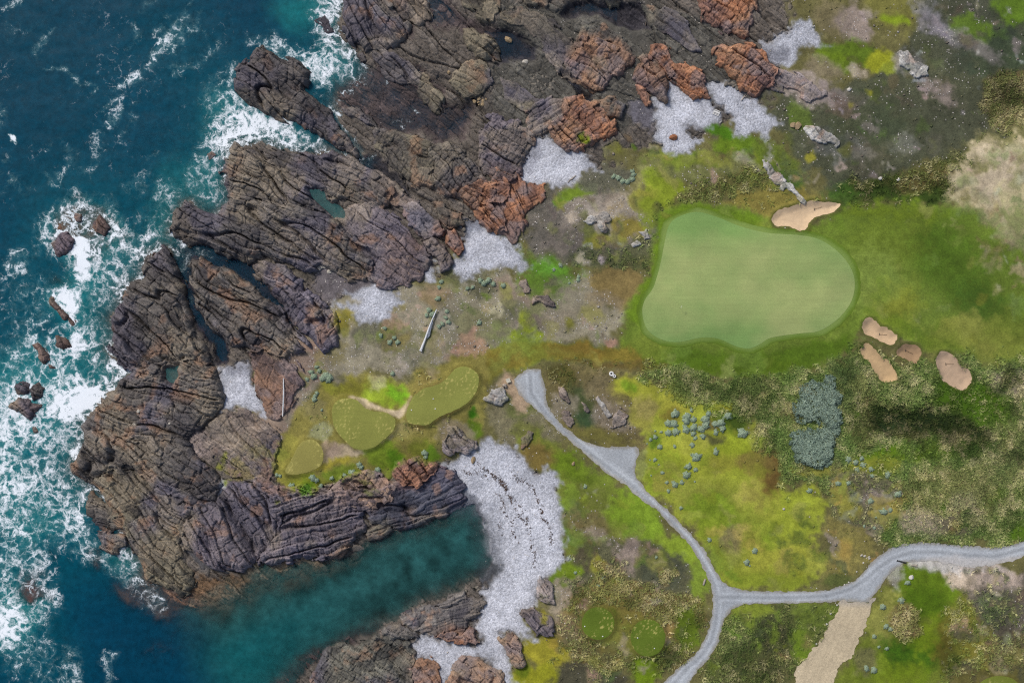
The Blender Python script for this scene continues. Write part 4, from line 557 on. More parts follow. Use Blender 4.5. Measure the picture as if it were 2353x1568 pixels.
# ------------------------------------------------------------------ surf: outline, density, feather (m)
FOAM = []
def F(cx, cy, rx, ry, rot, d, fe): FOAM.append((ell(cx, cy, rx, ry, rot), d, fe))
FOAM += [([(560, 90), (640, 90), (700, 130), (770, 90), (790, 120), (740, 190), (700, 160), (640, 125), (600, 92)], .62, 2.5),
 ([(690, -40), (770, -40), (785, 40), (830, 130), (790, 180), (720, 200), (705, 150), (740, 110), (720, 60)], .66, 3),
 ([(540, 140), (530, 210), (560, 240), (640, 275), (740, 320), (720, 350), (640, 345), (560, 325), (520, 350), (500, 320), (530, 270), (510, 210)], .72, 2.5),
 ([(470, 200), (530, 150), (540, 330), (510, 420), (530, 450), (500, 490), (440, 470), (400, 420), (430, 360), (470, 300)], .52, 4),
 ([(370, 420), (470, 470), (520, 460), (500, 495), (440, 480), (420, 455), (385, 500), (370, 570), (300, 640), (250, 700), (220, 640), (280, 560), (330, 500)], .55, 3.5),
 ([(100, 470), (170, 440), (240, 455), (285, 520), (290, 570), (200, 640), (170, 610), (120, 590), (80, 560), (75, 520)], .6, 3),
 ([(160, 545), (195, 548), (200, 590), (190, 640), (170, 660), (165, 600), (150, 570)], .95, 1.2),
 ([(200, 480), (235, 490), (270, 530), (260, 540), (225, 510)], .9, 1.2),
 ([(190, 620), (280, 590), (320, 640), (280, 680), (240, 760), (250, 830), (200, 860), (170, 800), (190, 720), (150, 690), (130, 660)], .55, 3),
 ([(105, 670), (150, 650), (170, 680), (180, 740), (200, 780), (170, 830), (140, 810), (160, 760), (130, 720)], .85, 1.5),
 ([(0, 800), (60, 760), (130, 790), (180, 860), (270, 860), (240, 910), (200, 960), (160, 1060), (60, 1020), (0, 1000), (-100, 900)], .62, 3),
 ([(100, 900), (200, 890), (240, 900), (180, 970), (130, 980), (100, 950)], .95, 2.5),
 ([(-60, 1000), (60, 1000), (160, 1060), (200, 1110), (190, 1200), (140, 1250), (60, 1260), (-60, 1240)], .5, 4),
 ([(-60, 880), (20, 870), (30, 1000), (60, 1100), (40, 1160), (-60, 1120)], .62, 3),
 ([(-60, 1240), (40, 1240), (100, 1320), (80, 1420), (60, 1480), (-60, 1520)], .48, 4),
 ([(-60, 1380), (50, 1380), (60, 1450), (20, 1490), (-60, 1480)], .8, 3),
 ([(150, 1130), (200, 1120), (196, 1210), (225, 1270), (310, 1280), (330, 1340), (280, 1340), (220, 1300), (170, 1300), (140, 1230)], .52, 2.5),
 ([(255, 1250), (300, 1250), (315, 1285), (290, 1310), (265, 1290)], .75, 1.2),
 ([(170, 1110), (200, 1115), (198, 1165), (185, 1160)], .8, 1.2),
 ([(300, 1340), (330, 1345), (380, 1360), (375, 1410), (320, 1400)], .4, 2), ([(60, 1480), (110, 1470), (130, 1540), (110, 1640), (60, 1620)], .36, 2.5), ([(140, 1490), (170, 1490), (175, 1590), (130, 1600)], .48, 1.5), ([(235, 1500), (265, 1500), (255, 1560), (230, 1600)], .45, 1.5),
 ([(0, 1250), (110, 1250), (130, 1400), (90, 1500), (40, 1560), (0, 1560)], .42, 3),
 ([(330, 130), (360, 100), (420, 20), (440, 0), (430, 40), (395, 95), (380, 130), (340, 160), (325, 165)], .5, 1.2),
 ([(380, 150), (430, 140), (480, 95), (500, 80), (490, 110), (440, 150), (390, 170)], .42, 1.5), ([(100, 165), (135, 145), (140, 155), (160, 180), (200, 190), (195, 215), (185, 190), (150, 185), (130, 165)], .55, .8),
 ([(0, 300), (20, 305), (20, 320), (0, 315)], .85, .5), ([(135, 320), (165, 330), (170, 380), (140, 390)], .34, 2), ([(180, 390), (215, 310), (240, 300), (220, 350), (195, 400)], .36, 2),
 ([(0, 400), (50, 400), (45, 430), (0, 440)], .42, 2), ([(10, 570), (50, 570), (55, 620), (10, 640)], .5, 2), ([(270, 420), (340, 390), (350, 420), (290, 470)], .34, 2.5),
 ([(0, 30), (110, 20), (70, 90), (0, 110)], .2, 4), ([(0, 640), (120, 620), (110, 720), (60, 800), (0, 820)], .34, 4),
 ([(720, 230), (760, 240), (790, 310), (810, 350), (840, 380), (820, 390), (795, 365), (770, 290), (735, 250)], .72, .8), ([(805, 330), (850, 335), (855, 365), (830, 385), (800, 365)], .5, 1),
 ([(760, 130), (830, 125), (850, 160), (800, 190), (740, 200), (720, 180)], .42, 2.5), ([(415, 565), (440, 590), (420, 620), (425, 660), (440, 700), (425, 710), (412, 660), (410, 600)], .5, .8), ([(440, 565), (490, 570), (480, 585), (430, 600)], .42, 1),
 ([(860, -60), (1000, -60), (990, 0), (900, 10)], .6, 2), ([(985, 10), (1010, 20), (1020, 60), (1000, 70)], .36, 1.2), ([(1145, -20), (1175, -20), (1165, 25), (1145, 35)], .6, .8), ([(1292, -20), (1310, 0), (1300, 30), (1290, 50)], .45, .8), ([(880, 175), (905, 180), (900, 200), (885, 195)], .5, .6), ([(950, 235), (968, 240), (975, 252), (958, 250)], .7, .6), ([(880, 270), (960, 280), (930, 300), (890, 310)], .26, 1.5), ([(990, 110), (1020, 100), (1015, 150), (985, 150)], .25, 1.5)]
FOAM += [([(230, 950), (262, 890), (300, 850), (262, 832), (245, 800), (235, 830), (210, 880), (180, 960), (150, 1060), (175, 1060), (190, 990)], .8, 1.5)]
_fr = random.Random(5)
for _ in range(60):                       # small breaking crests and drifting foam streaks on the open sea
    x_, y_ = _fr.uniform(-60, 520), _fr.uniform(-60, 900)
    if x_ + .25 * y_ > 560: continue
    L_ = _fr.uniform(8, 46); FOAM.append((ell(x_, y_, L_, L_ * _fr.uniform(.10, .3), -48 + _fr.gauss(0, 22)), _fr.uniform(.36, .56), _fr.uniform(.6, 1.6)))
# submerged reefs: outline, bed height, colour, feather
REEF = [([(95, 480), (170, 445), (230, 460), (280, 530), (240, 580), (180, 600), (110, 580), (90, 540)], -.22, (118, 92, 76), 4),
 ([(85, 620), (150, 615), (158, 655), (100, 665)], -1.0, (110, 108, 70), 2.5), ([(20, 1310), (60, 1310), (110, 1320), (110, 1400), (70, 1400), (20, 1360)], -.35, (104, 62, 56), 3), ([(100, 1270), (125, 1270), (125, 1295), (105, 1290)], -.5, (88, 50, 46), 1.5), ([(180, 1250), (215, 1260), (210, 1310), (180, 1320)], -.5, (92, 60, 54), 2),
 ([(290, 1330), (380, 1370), (440, 1400), (380, 1420), (300, 1400), (250, 1360)], -.3, (110, 86, 72), 4), ([(320, 1500), (390, 1480), (400, 1500), (350, 1530), (320, 1530)], -.7, (116, 102, 86), 3), ([(120, 1440), (170, 1420), (170, 1580), (110, 1580)], -2.0, (86, 78, 72), 4),
 ([(400, 20), (480, 20), (480, 120), (420, 150)], -2.6, (110, 96, 92), 6), ([(270, 260), (420, 260), (440, 380), (300, 400)], -2.7, (110, 98, 92), 8), ([(560, 1330), (700, 1300), (820, 1290), (760, 1320), (620, 1370), (520, 1400), (430, 1440)], -.7, (96, 96, 84), 4)]

for hx, hy, hr in ((1830, 1290, 10), (1800, 1252, 12), (1845, 1240, 14), (1868, 1205, 12), (1880, 1275, 14), (1812, 1300, 8), (1790, 1235, 8), (1850, 1190, 10), (1700, 1415, 10), (1850, 1420, 20), (1880, 1440, 16), (1895, 1400, 14), (1905, 1425, 14), (1865, 1465, 12)):
    E(hx, hy, hr * 1.2, hr * .8, (hx * 7) % 90, (92, 108, 36), 1.6, .8, hea=.7, big=30, small=10)
# ------------------------------------------------------------------ rasters: heights, colours, cover
def blur(R, r):
    k = 2 * r + 1
    for ax in (0, 1):
        pad = [(0, 0)] * R.ndim; pad[ax] = (r + 1, r)
        c = np.cumsum(np.pad(R, pad, mode='edge').astype(np.float64), axis=ax)
        a = [slice(None)] * R.ndim; b = [slice(None)] * R.ndim
        a[ax] = slice(k, None); b[ax] = slice(0, -k)
        R = ((c[tuple(a)] - c[tuple(b)]) / k).astype(f32)
    return R

wx, wy = warped(12, 5)
SL = sdf_poly(LAND, wx, wy) * S                                   # metres inland
n_lo = fbm(GX / 160, GY / 160, 4, 5); n_mid = fbm(GX / 30, GY / 30, 4, 6)
Z = np.where(SL > 0, .12 + 2.6 * (1 - np.exp(-SL / 26)), -.2 - 5.5 * (1 - np.exp(SL / 13))).astype(f32)
Z += (n_lo - .5) * np.where(SL > 0, 1.2 * sstep(0, 25, SL), .5 * sstep(0, 15, -SL))
Z += (n_mid - .5) * .35
C = np.empty(GX.shape + (3,), f32)
C[:] = alb((52, 84, 80)) * (.25 + 1.5 * fbm(GX / 22, GY / 22, 5, 9))[..., None]
m = sstep(-6, .5, SL)[..., None]
vary = (.75 + .5 * fbm(GX / 24, GY / 24, 5, 8))[..., None]
C += (alb((104, 97, 90)) * vary - C) * m
PEB = np.zeros(GX.shape, f32); STO = PEB.copy(); HEA = PEB.copy(); TUS = PEB.copy(); OVR = PEB.copy()
PEB += .25 * m[..., 0]; STO += .05 * m[..., 0]
BED = sstep(-5, 0, SL)
GN = {b: (fbm(GX / b, GY / b, 4, 10 + b) - .5) for b in (10, 45)}
def paint(pts, col, fe, a, big, small, peb, sto, hea, tus, over, bedk=1.0):
    if a <= 0: return
    sl, s = region(pts, big, small, pad=fe * 10 + 10)
    if sl is None: return
    s = s + min(fe, 4.5) * (1.5 * GN[10][sl] + 1.2 * GN[45][sl])
    mm = sstep(-fe * .8, fe * .5, s) * a
    v = 1 + .5 * GN[45][sl] + .62 * GN[10][sl]
    c = alb(col) * (v * (1 + .22 * hea))[..., None]
    C[sl] += (c - C[sl]) * mm[..., None]
    for R, x in ((PEB, peb), (STO, sto), (HEA, hea), (TUS, tus)): R[sl] += (x - R[sl]) * mm
    BED[sl] *= 1 - mm * bedk
    if over: OVR[sl] = np.maximum(OVR[sl], mm * over)
for o_ in OPS: paint(*o_)
for pts, col, fe, a, peb, sto, h, hf in SHORE:
    sl, s = region(pts, 14, 6, pad=40)
    if h is not None:
        mm = sstep(-hf, hf, s)
        Z[sl] += ((h + (n_mid[sl] - .5) * 1.0) - Z[sl]) * mm
    paint(pts, col, fe, a, 14, 6, peb, sto, 0, 0, 0, .25 if peb < .6 else .8)
for pts, h, col, fe in REEF:
    sl, s = region(pts, 40, 8, pad=80)
    mm = sstep(-fe, fe, s)
    Z[sl] += ((h + (n_mid[sl] - .5) * 1.2) - Z[sl]) * mm
    C[sl] += (alb(col) * (.6 + .8 * n_mid[sl])[..., None] - C[sl]) * sstep(-fe, fe * .3, s)[..., None]
LAB = np.zeros(GX.shape, np.int16)
for i, (pts, nm) in enumerate(BEACH):
    sl, s = region(pts, 16, 10, pad=40)
    mm = sstep(-.9, .7, s + 2.2 * GN[10][sl] + 1.2 * GN[45][sl])
    base = alb((202, 206, 217)) * ((1 + .5 * GN[45][sl] + .2 * GN[10][sl]) * (.72 + .28 * sstep(-.2, 2.2, s)))[..., None]
    dk = sstep(1.5, 0, SL[sl])[..., None] if i == 0 else 0
    base = base * (1 - .5 * dk)
    C[sl] += (base - C[sl]) * mm[..., None]
    for R, x in ((PEB, 1), (STO, .05), (HEA, 0), (TUS, 0)): R[sl] += (x - R[sl]) * mm
    BED[sl] *= 1 - mm
    Z[sl] = np.where(s > 0, np.maximum(Z[sl], .12), Z[sl])
    LAB[sl] = np.where(s > 0, i + 1, LAB[sl])
for pts_, col_, a_ in ((T(1, 3, [(1900, 60), (2000, -30), (2060, -20), (2140, 170), (2215, 350), (2250, 500), (2240, 600), (2150, 680), (2040, 660), (1990, 350), (1950, 200)]), (84, 88, 94), .9),
        (T(1, 2, [(1600, 1250), (1790, 1180), (1900, 1330), (2060, 1480), (2100, 1600), (1900, 1620), (1700, 1568), (1560, 1500)]), (110, 114, 126), .75), (T(2, 3, [(-120, -60), (0, -60), (40, 100), (60, 300), (40, 500), (-60, 520), (-120, 300)]), (164, 168, 178), .6),
        (T(2, 0, [(200, 1500), (300, 1300), (360, 1260), (380, 1400), (300, 1568)]), (150, 152, 164), .6), (T(3, 0, [(40, 420), (130, 400), (240, 440), (200, 520), (80, 500)]), (120, 122, 132), .8), (T(1, 1, [(1920, 470), (2010, 440), (2080, 520), (1960, 560), (1900, 600)]), (110, 116, 130), .7), (T(0, 2, [(1990, 260), (2200, 220), (2230, 320), (2100, 340)]), (150, 152, 164), .6)):
    paint(pts_, col_, .9, a_, 16, 8, .9, .05, 0, 0, 0)
# relief of the links land: outline, height change, feather (m)
for pts, dh, fe in ((GREEN, .9, 7), (ell(2320, 450, 130, 150), 2.2, 9), (ell(2080, 440, 140, 30), -1.2, 4), (ell(2190, 600, 40, 110, -15), -.9, 6),
                    (ell(2080, 970, 120, 50, 10), -1.3, 6), (ell(2120, 1500, 110, 50), -1.0, 8), (ell(1350, 500, 110, 60), 1.2, 6), (ell(890, 990, 250, 70, -25), 1.0, 4),
                    (ell(1430, 1440, 130, 70, 15), .7, 4), (ell(2230, 1450, 60, 90), .9, 5), (ell(1690, 830, 200, 12), -.4, 3)):
    sl, s = region(pts, 14, 4, pad=fe * 10 + 20)
    Z[sl] += dh * sstep(-fe, fe, s)
Z0 = blur(Z, 8)
turf = np.clip(sstep(-1, 2, sdf_poly(FAIRWAY, GX, GY) * S), 0, 1)
Z += (Z0 - Z) * turf
def flatten(pts, dz, fe):
    sl, s = region(pts, 0, 0, pad=fe * 10 + 20)
    zm = float(Z0[sl][s > 0].mean()) + dz
    Z[sl] += (zm - Z[sl]) * sstep(-fe, .1, s)
for pts, lb, col in TEES: flatten(pts, .55, 1.3)
for pts in (ROAD, TRACK):
    sl, s = region(pts, 0, 0, pad=30)
    Z[sl] += (Z0[sl] - Z[sl]) * sstep(-1.5, .2, s)
    for R in (HEA, TUS, STO): R[sl] *= 1 - sstep(-.4, .1, s)
for pts, col, lb, rake, ra in BUNK:
    sl, s = region(pts, 0, 0, pad=30)
    Z[sl] += .28 * np.exp(-((s + .45) / .55) ** 2) - .45 * sstep(-.05, 1.5, s)
    for R in (HEA, TUS): R[sl] *= 1 - sstep(-.3, .1, s)
for pts in [GREEN, APRON] + [t[0] for t in TEES]:
    sl, s = region(pts, 0, 0, pad=20)
    for R in (HEA, TUS, STO): R[sl] *= 1 - sstep(-.5, 0, s)
STO *= sstep(.40, .60, fbm(GX / 30, GY / 30, 4, 116))
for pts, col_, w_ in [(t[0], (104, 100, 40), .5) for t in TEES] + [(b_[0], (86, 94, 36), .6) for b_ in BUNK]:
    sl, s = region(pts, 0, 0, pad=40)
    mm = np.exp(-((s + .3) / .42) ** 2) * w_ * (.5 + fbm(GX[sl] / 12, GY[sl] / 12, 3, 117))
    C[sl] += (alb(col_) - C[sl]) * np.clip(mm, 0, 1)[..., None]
# rocks: where they stand
RW1 = (fbm(GX / 26, GY / 26, 4, 20) - .5) * 2; RW2 = (fbm(GX / 26, GY / 26, 4, 21) - .5) * 2
def rwarp(px, py):
    return (px + (fbm(px / 26, py / 26, 5, 20) - .5) * 22, py + (fbm(px / 26, py / 26, 5, 21) - .5) * 22)
RWX, RWY = rwarp(GX, GY)
RS = np.full(GX.shape, -9, f32)
for pts, h, ang, colk, j, lb in OUT:
    px = [p[0] for p in pts]; py = [p[1] for p in pts]
    i0 = max(0, int((min(px) - 40 + MG) // 2)); i1 = min(len(xs), int((max(px) + 40 + MG) // 2))
    j0 = max(0, int((min(py) - 40 + MG) // 2)); j1 = min(len(ys), int((max(py) + 40 + MG) // 2))
    sl = (slice(j0, j1), slice(i0, i1))
    RS[sl] = np.maximum(RS[sl], sdf_poly(pts, RWX[sl], RWY[sl]) * S)
C *= 1 + (BED[..., None] * ((.7 + .6 * fbm(GX / 34, GY / 34, 4, 57))[..., None] - 1))
RSU = blur(RS + .7, 1)
ZROCK = blur(Z, 4)                                                # what outcrops rise from
ZG = Z + HEA * (fbm(GX / 5, GY / 5, 3, 30) - .4) * .35 + PEB * (fbm(GX / 4, GY / 4, 2, 31) - .5) * .12
ZG -= .35 * sstep(.3, .8, BED)
ZG -= 1.1 * sstep(.5, 1.6, RS)
for pts in [GREEN, ROAD, TRACK] + [t[0] for t in TEES] + [b[0] for b in BUNK]:
    sl, s = region(pts, 0, 0, pad=10)
    ZG[sl] -= .12 * sstep(.1, .6, s)

# ------------------------------------------------------------------ mesh and object helpers
def mesh_np(name, V, F4=None, F3=None, cols=None, mat=None, smooth_=True):
    me = bpy.data.meshes.new(name)
    V = np.ascontiguousarray(V, f32)
    me.vertices.add(len(V)); me.vertices.foreach_set('co', V.ravel())
    parts = []; starts = []; n = 0
    if F4 is not None and len(F4): parts.append(np.asarray(F4, np.int32).ravel()); starts.append(np.arange(len(F4), dtype=np.int32) * 4); n = len(F4) * 4
    if F3 is not None and len(F3): parts.append(np.asarray(F3, np.int32).ravel()); starts.append(n + np.arange(len(F3), dtype=np.int32) * 3)
    L = np.concatenate(parts); st = np.concatenate(starts)
    me.loops.add(len(L)); me.loops.foreach_set('vertex_index', L)
    me.polygons.add(len(st)); me.polygons.foreach_set('loop_start', st)
    if smooth_: me.polygons.foreach_set('use_smooth', np.ones(len(st), bool))
    me.update(calc_edges=True)
    if cols:
        for k, arr in cols.items():
            if arr.ndim == 2:
                a = me.attributes.new(k, 'FLOAT_COLOR', 'POINT')
                c4 = np.ones((len(V), 4), f32); c4[:, :3] = arr
                a.data.foreach_set('color', c4.ravel())
            else:
                a = me.attributes.new(k, 'FLOAT', 'POINT'); a.data.foreach_set('value', np.ascontiguousarray(arr, f32))
    if mat: me.materials.append(mat)
    return me
def link(name, me, parent=None, **props):
    o = bpy.data.objects.new(name, me); COL.objects.link(o)
    if parent: o.parent = parent
    for k, v in props.items(): o[k] = v
    return o
def compact(V, F, cols):
    used = np.zeros(len(V), bool); used[F.ravel()] = True
    idx = np.cumsum(used) - 1
    return V[used], idx[F], {k: a[used] for k, a in cols.items()}

# ------------------------------------------------------------------ materials
def M(name):
    m = bpy.data.materials.new(name); m.use_nodes = True
    nt = m.node_tree
    return m, nt, nt.nodes['Principled BSDF']
class NB:
    def __init__(s, nt):
        s.nt = nt; tc = nt.nodes.new('ShaderNodeTexCoord'); s.co = tc.outputs['Object']
    def n(s, t, **k):
        x = s.nt.nodes.new(t)
        for a, b in k.items(): setattr(x, a, b)
        return x
    def put(s, sock, v):
        if hasattr(v, 'is_output') or hasattr(v, 'links'): s.nt.links.new(v, sock)
        else: sock.default_value = v
    def attr(s, name, vec=False):
        x = s.n('ShaderNodeAttribute', attribute_name=name)
        return x.outputs['Color' if vec else 'Fac']
    def math(s, o, a, b=0.0, c=0.0, clamp=False):
        x = s.n('ShaderNodeMath', operation=o, use_clamp=clamp)
        for i, v in enumerate((a, b, c)): s.put(x.inputs[i], v)
        return x.outputs[0]
    def noise(s, scale, det=4, rough=.55, dist=0, co=None, col=False):
        x = s.n('ShaderNodeTexNoise'); s.put(x.inputs['Vector'], co or s.co)
        x.inputs['Scale'].default_value = scale; x.inputs['Detail'].default_value = det
        x.inputs['Roughness'].default_value = rough; x.inputs['Distortion'].default_value = dist
        return x.outputs['Color' if col else 'Fac']
    def voro(s, scale, feat='F1', co=None, out='Distance', rnd=1.0):
        x = s.n('ShaderNodeTexVoronoi', feature=feat); s.put(x.inputs['Vector'], co or s.co)
        x.inputs['Scale'].default_value = scale; x.inputs['Randomness'].default_value = rnd
        return x.outputs[out]
    def mapr(s, v, a, b, c, d, smooth=False):
        x = s.n('ShaderNodeMapRange'); x.interpolation_type = 'SMOOTHSTEP' if smooth else 'LINEAR'
        s.put(x.inputs[0], v)
        for i, q in zip((1, 2, 3, 4), (a, b, c, d)): s.put(x.inputs[i], q)
        return x.outputs[0]
    def mix(s, f, a, b, mode='MIX'):
        x = s.n('ShaderNodeMix', data_type='RGBA', blend_type=mode)
        s.put(x.inputs[0], f); s.put(x.inputs[6], a); s.put(x.inputs[7], b)
        return x.outputs[2]
    def scale(s, col, f):
        x = s.n('ShaderNodeVectorMath', operation='SCALE'); s.put(x.inputs[0], col); s.put(x.inputs['Scale'], f)
        return x.outputs[0]
    def vadd(s, a, b):
        x = s.n('ShaderNodeVectorMath', operation='ADD'); s.put(x.inputs[0], a); s.put(x.inputs[1], b)
        return x.outputs[0]
    def bump(s, h, st, dist, nrm=None):
        x = s.n('ShaderNodeBump'); x.inputs['Strength'].default_value = st; x.inputs['Distance'].default_value = dist
        s.put(x.inputs['Height'], h)
        if nrm: s.put(x.inputs['Normal'], nrm)
        return x.outputs[0]
def col4(c): return (*[float(v) for v in alb(c)], 1)

def ground_mat():
    m, nt, p = M('links_ground'); b = NB(nt)
    c = b.attr('Col', True); peb = b.attr('peb'); sto = b.attr('sto'); hea = b.attr('hea')
    fine = b.noise(2.6, 6, .7); mid = b.noise(.35, 4)
    c = b.scale(c, b.mapr(fine, .25, .75, .62, 1.38)); c = b.scale(c, b.mapr(mid, .3, .7, .9, 1.1))
    hm = b.math('MULTIPLY', b.mapr(b.noise(1.1, 6, .72), .40, .62, 0, 1, True), hea)
    c = b.mix(b.math('MULTIPLY', hm, .26), c, (.055, .06, .042, 1))
    pv = b.voro(3.2, out='Color'); sep = b.n('ShaderNodeSeparateColor'); b.put(sep.inputs[0], pv)
    pc = b.scale(c, b.mapr(sep.outputs[0], 0, 1, .74, 1.22))
    c = b.mix(peb, c, pc)
    # pale loose stones
    sv = b.n('ShaderNodeTexVoronoi'); b.put(sv.inputs['Vector'], b.co); sv.inputs['Scale'].default_value = 2.3
    ss = b.n('ShaderNodeSeparateColor'); b.put(ss.inputs[0], sv.outputs['Color'])
    big = b.math('LESS_THAN', ss.outputs[0], b.math('MULTIPLY', sto, .75))
    sm = b.math('MULTIPLY', big, b.mapr(sv.outputs['Distance'], .26, .38, 1, 0))
    scol = b.scale((.50, .47, .44), b.mapr(ss.outputs[1], 0, 1, .55, 1.25))
    c = b.mix(b.math('MULTIPLY', sm, .85), c, scol)
    b.put(p.inputs['Base Color'], c); p.inputs['Roughness'].default_value = .9
    p.inputs['Specular IOR Level'].default_value = .15
    pd = b.voro(3.2)
    h = b.math('ADD', b.math('MULTIPLY', fine, .25), b.math('MULTIPLY', b.math('MULTIPLY', pd, peb), -.5))
    h = b.math('ADD', h, b.math('MULTIPLY', sm, .4)); h = b.math('ADD', h, b.math('MULTIPLY', hm, -.6))
    b.put(p.inputs['Normal'], b.bump(h, .8, .16))
    return m
def rock_mat():
    m, nt, p = M('fractured_rock'); b = NB(nt)
    c = b.attr('Col', True)
    f = b.noise(1.8, 8, .68, .4); g = b.noise(7, 4, .6)
    c = b.scale(c, b.mapr(f, .3, .7, .62, 1.38)); c = b.scale(c, b.mapr(g, .3, .7, .88, 1.12))
    b.put(p.inputs['Base Color'], c); p.inputs['Roughness'].default_value = .82; p.inputs['Specular IOR Level'].default_value = .25
    e = b.voro(1.5, 'DISTANCE_TO_EDGE', co=b.vadd(b.co, b.scale(b.noise(1.2, 3, col=True), .7)))
    h = b.math('ADD', b.math('MULTIPLY', f, .9), b.math('MULTIPLY', b.mapr(e, 0, .09, -1, 0), .12))
    b.put(p.inputs['Normal'], b.bump(h, .8, .3))
    return m
def simple_mat(name, col, var=.25, sc=3.0, rough=.85, bump=.0, attr=False, spec=.2):
    m, nt, p = M(name); b = NB(nt)
    c = b.attr('Col', True) if attr else b.scale(col4(col)[:3], 1.0)
    c = b.scale(c, b.mapr(b.noise(sc, 5, .65), .25, .75, 1 - var, 1 + var))
    b.put(p.inputs['Base Color'], c); p.inputs['Roughness'].default_value = rough; p.inputs['Specular IOR Level'].default_value = spec
    if bump: b.put(p.inputs['Normal'], b.bump(b.noise(sc * 1.7, 5, .65), .8, bump))
    return m
def sea_mat():
    m, nt, p = M('sea_water'); b = NB(nt)
    wc = b.attr('Col', True); foam = b.attr('foam'); body = b.attr('body')
    warp = b.vadd(b.co, b.scale(b.vadd(b.noise(.22, 4, .6, col=True), (-.5, -.5, -.5)), 7.0))
    warp2 = b.vadd(warp, b.scale(b.vadd(b.noise(1.1, 3, .6, col=True), (-.5, -.5, -.5)), 1.0))
    e1 = b.mapr(b.voro(.36, 'DISTANCE_TO_EDGE', co=warp2), 0, .32, 1, 0)
    e2 = b.mapr(b.voro(1.2, 'DISTANCE_TO_EDGE', co=warp2), 0, .30, 1, 0)
    n1 = b.noise(.55, 6, .68, .6, co=warp); n2 = b.noise(.07, 4, .6, .5)
    n3 = b.noise(3.0, 4, .7)
    pat = b.math('ADD', b.math('MULTIPLY', e1, .36), b.math('MULTIPLY', e2, .18))
    pat = b.math('ADD', pat, b.math('MULTIPLY', b.mapr(n1, .3, .72, 0, 1), .40))
    pat = b.math('ADD', pat, b.math('MULTIPLY', b.math('SUBTRACT', n2, .5), 1.05))
    pat = b.math('ADD', pat, b.math('MULTIPLY', b.math('SUBTRACT', n3, .5), .18))
    th = b.math('SUBTRACT', 1.0, b.math('MULTIPLY', foam, .86))
    fm = b.mapr(pat, b.math('SUBTRACT', th, .16), b.math('ADD', th, .26), 0, 1, True)
    fm = b.math('MULTIPLY', fm, b.mapr(foam, .04, .2, 0, 1))
    milk = b.mapr(pat, b.math('SUBTRACT', th, .45), b.math('ADD', th, .1), 0, .24)      # aerated water under the lace
    milk = b.math('MULTIPLY', milk, b.mapr(foam, .1, .4, 0, 1))
    wcol = b.scale(wc, b.mapr(b.noise(.6, 7, .72), .25, .75, .62, 1.38))
    wcol = b.mix(milk, wcol, (.25, .5, .5, 1))
    c = b.mix(fm, wcol, (.74, .80, .86, 1))
    b.put(p.inputs['Base Color'], c)
    b.put(p.inputs['Roughness'], b.mapr(fm, 0, 1, .4, .9)); p.inputs['IOR'].default_value = 1.33
    p.inputs['Specular IOR Level'].default_value = .12
    wv = b.noise(.8, 5, .6, .3)
    h = b.math('ADD', b.math('MULTIPLY', wv, .6), b.math('MULTIPLY', fm, .25))
    b.put(p.inputs['Normal'], b.bump(h, .35, .12))
    tr = b.n('ShaderNodeBsdfTransparent'); mx = b.n('ShaderNodeMixShader')
    al = b.math('MAXIMUM', body, fm)
    b.put(mx.inputs[0], al); nt.links.new(tr.outputs[0], mx.inputs[1]); nt.links.new(p.outputs[0], mx.inputs[2])
    out = [n for n in nt.nodes if n.type == 'OUTPUT_MATERIAL'][0]
    nt.links.new(mx.outputs[0], out.inputs['Surface'])
    return m
MG_ = ground_mat(); MR = rock_mat(); MS = sea_mat()

# ------------------------------------------------------------------ ground sheet and beaches
def axis(lo, hi, st, far):
    a = np.arange(lo, hi + .1, st); d = st; L = []; x = lo
    while x > -far: d *= 1.35; x -= d; L.append(x)
    d = st; R_ = []; x = a[-1]
    while x < far: d *= 1.35; x += d; R_.append(x)
    return np.concatenate([np.array(L[::-1]), a, np.array(R_)]).astype(f32)
ax_ = axis(-110, 2462, 3.0, 6000); ay_ = axis(-110, 1678, 3.0, 6000)
def beyond(px, py):
    """outside the surveyed plan the same coast goes on"""
    x = np.where(px > 2580, 2580 - np.minimum(px - 2580, 1000), np.maximum(px, -236))
    lo, hi = -236.0, 1804.0; t = np.mod(py - lo, 2 * (hi - lo)); y = lo + np.where(t > hi - lo, 2 * (hi - lo) - t, t)
    return x.astype(f32), y.astype(f32)
PX, PY = np.meshgrid(ax_, ay_)
SX, SY = beyond(PX, PY)
zz = sample(ZG, SX, SY)
vx, vy = W(PX, PY)
V = np.stack([vx, vy, zz], -1).reshape(-1, 3)
H_, W_ = PX.shape
idx = np.arange(H_ * W_, dtype=np.int32).reshape(H_, W_)
F4 = np.stack([idx[:-1, :-1], idx[1:, :-1], idx[1:, 1:], idx[:-1, 1:]], -1).reshape(-1, 4)
cx_ = (PX[:-1, :-1] + PX[1:, 1:]) / 2; cy_ = (PY[:-1, :-1] + PY[1:, 1:]) / 2
ci = np.clip(((cx_ + MG) / 2).round().astype(int), 0, len(xs) - 1); cj = np.clip(((cy_ + MG) / 2).round().astype(int), 0, len(ys) - 1)
lab = LAB[cj, ci].ravel(); under = ((RS[cj, ci] > 2.2) | ((BED[cj, ci] > .93) & (SL[cj, ci] > 1.5) & (cx_ < 1860) & (cy_ > -100) & (cy_ < 1650))).ravel()
pxf, pyf = SX.ravel(), SY.ravel()
cols = {'Col': sample(C, pxf, pyf), 'peb': sample(PEB, pxf, pyf), 'sto': sample(STO, pxf, pyf), 'hea': sample(HEA, pxf, pyf)}
k = (lab == 0) & ~under
v_, f_, c_ = compact(V, F4[k], cols)
link('ground', mesh_np('ground', v_, f_, cols=c_, mat=MG_), kind='structure', label='heath, turf and rocky foreshore of the coastal headland', category='ground')
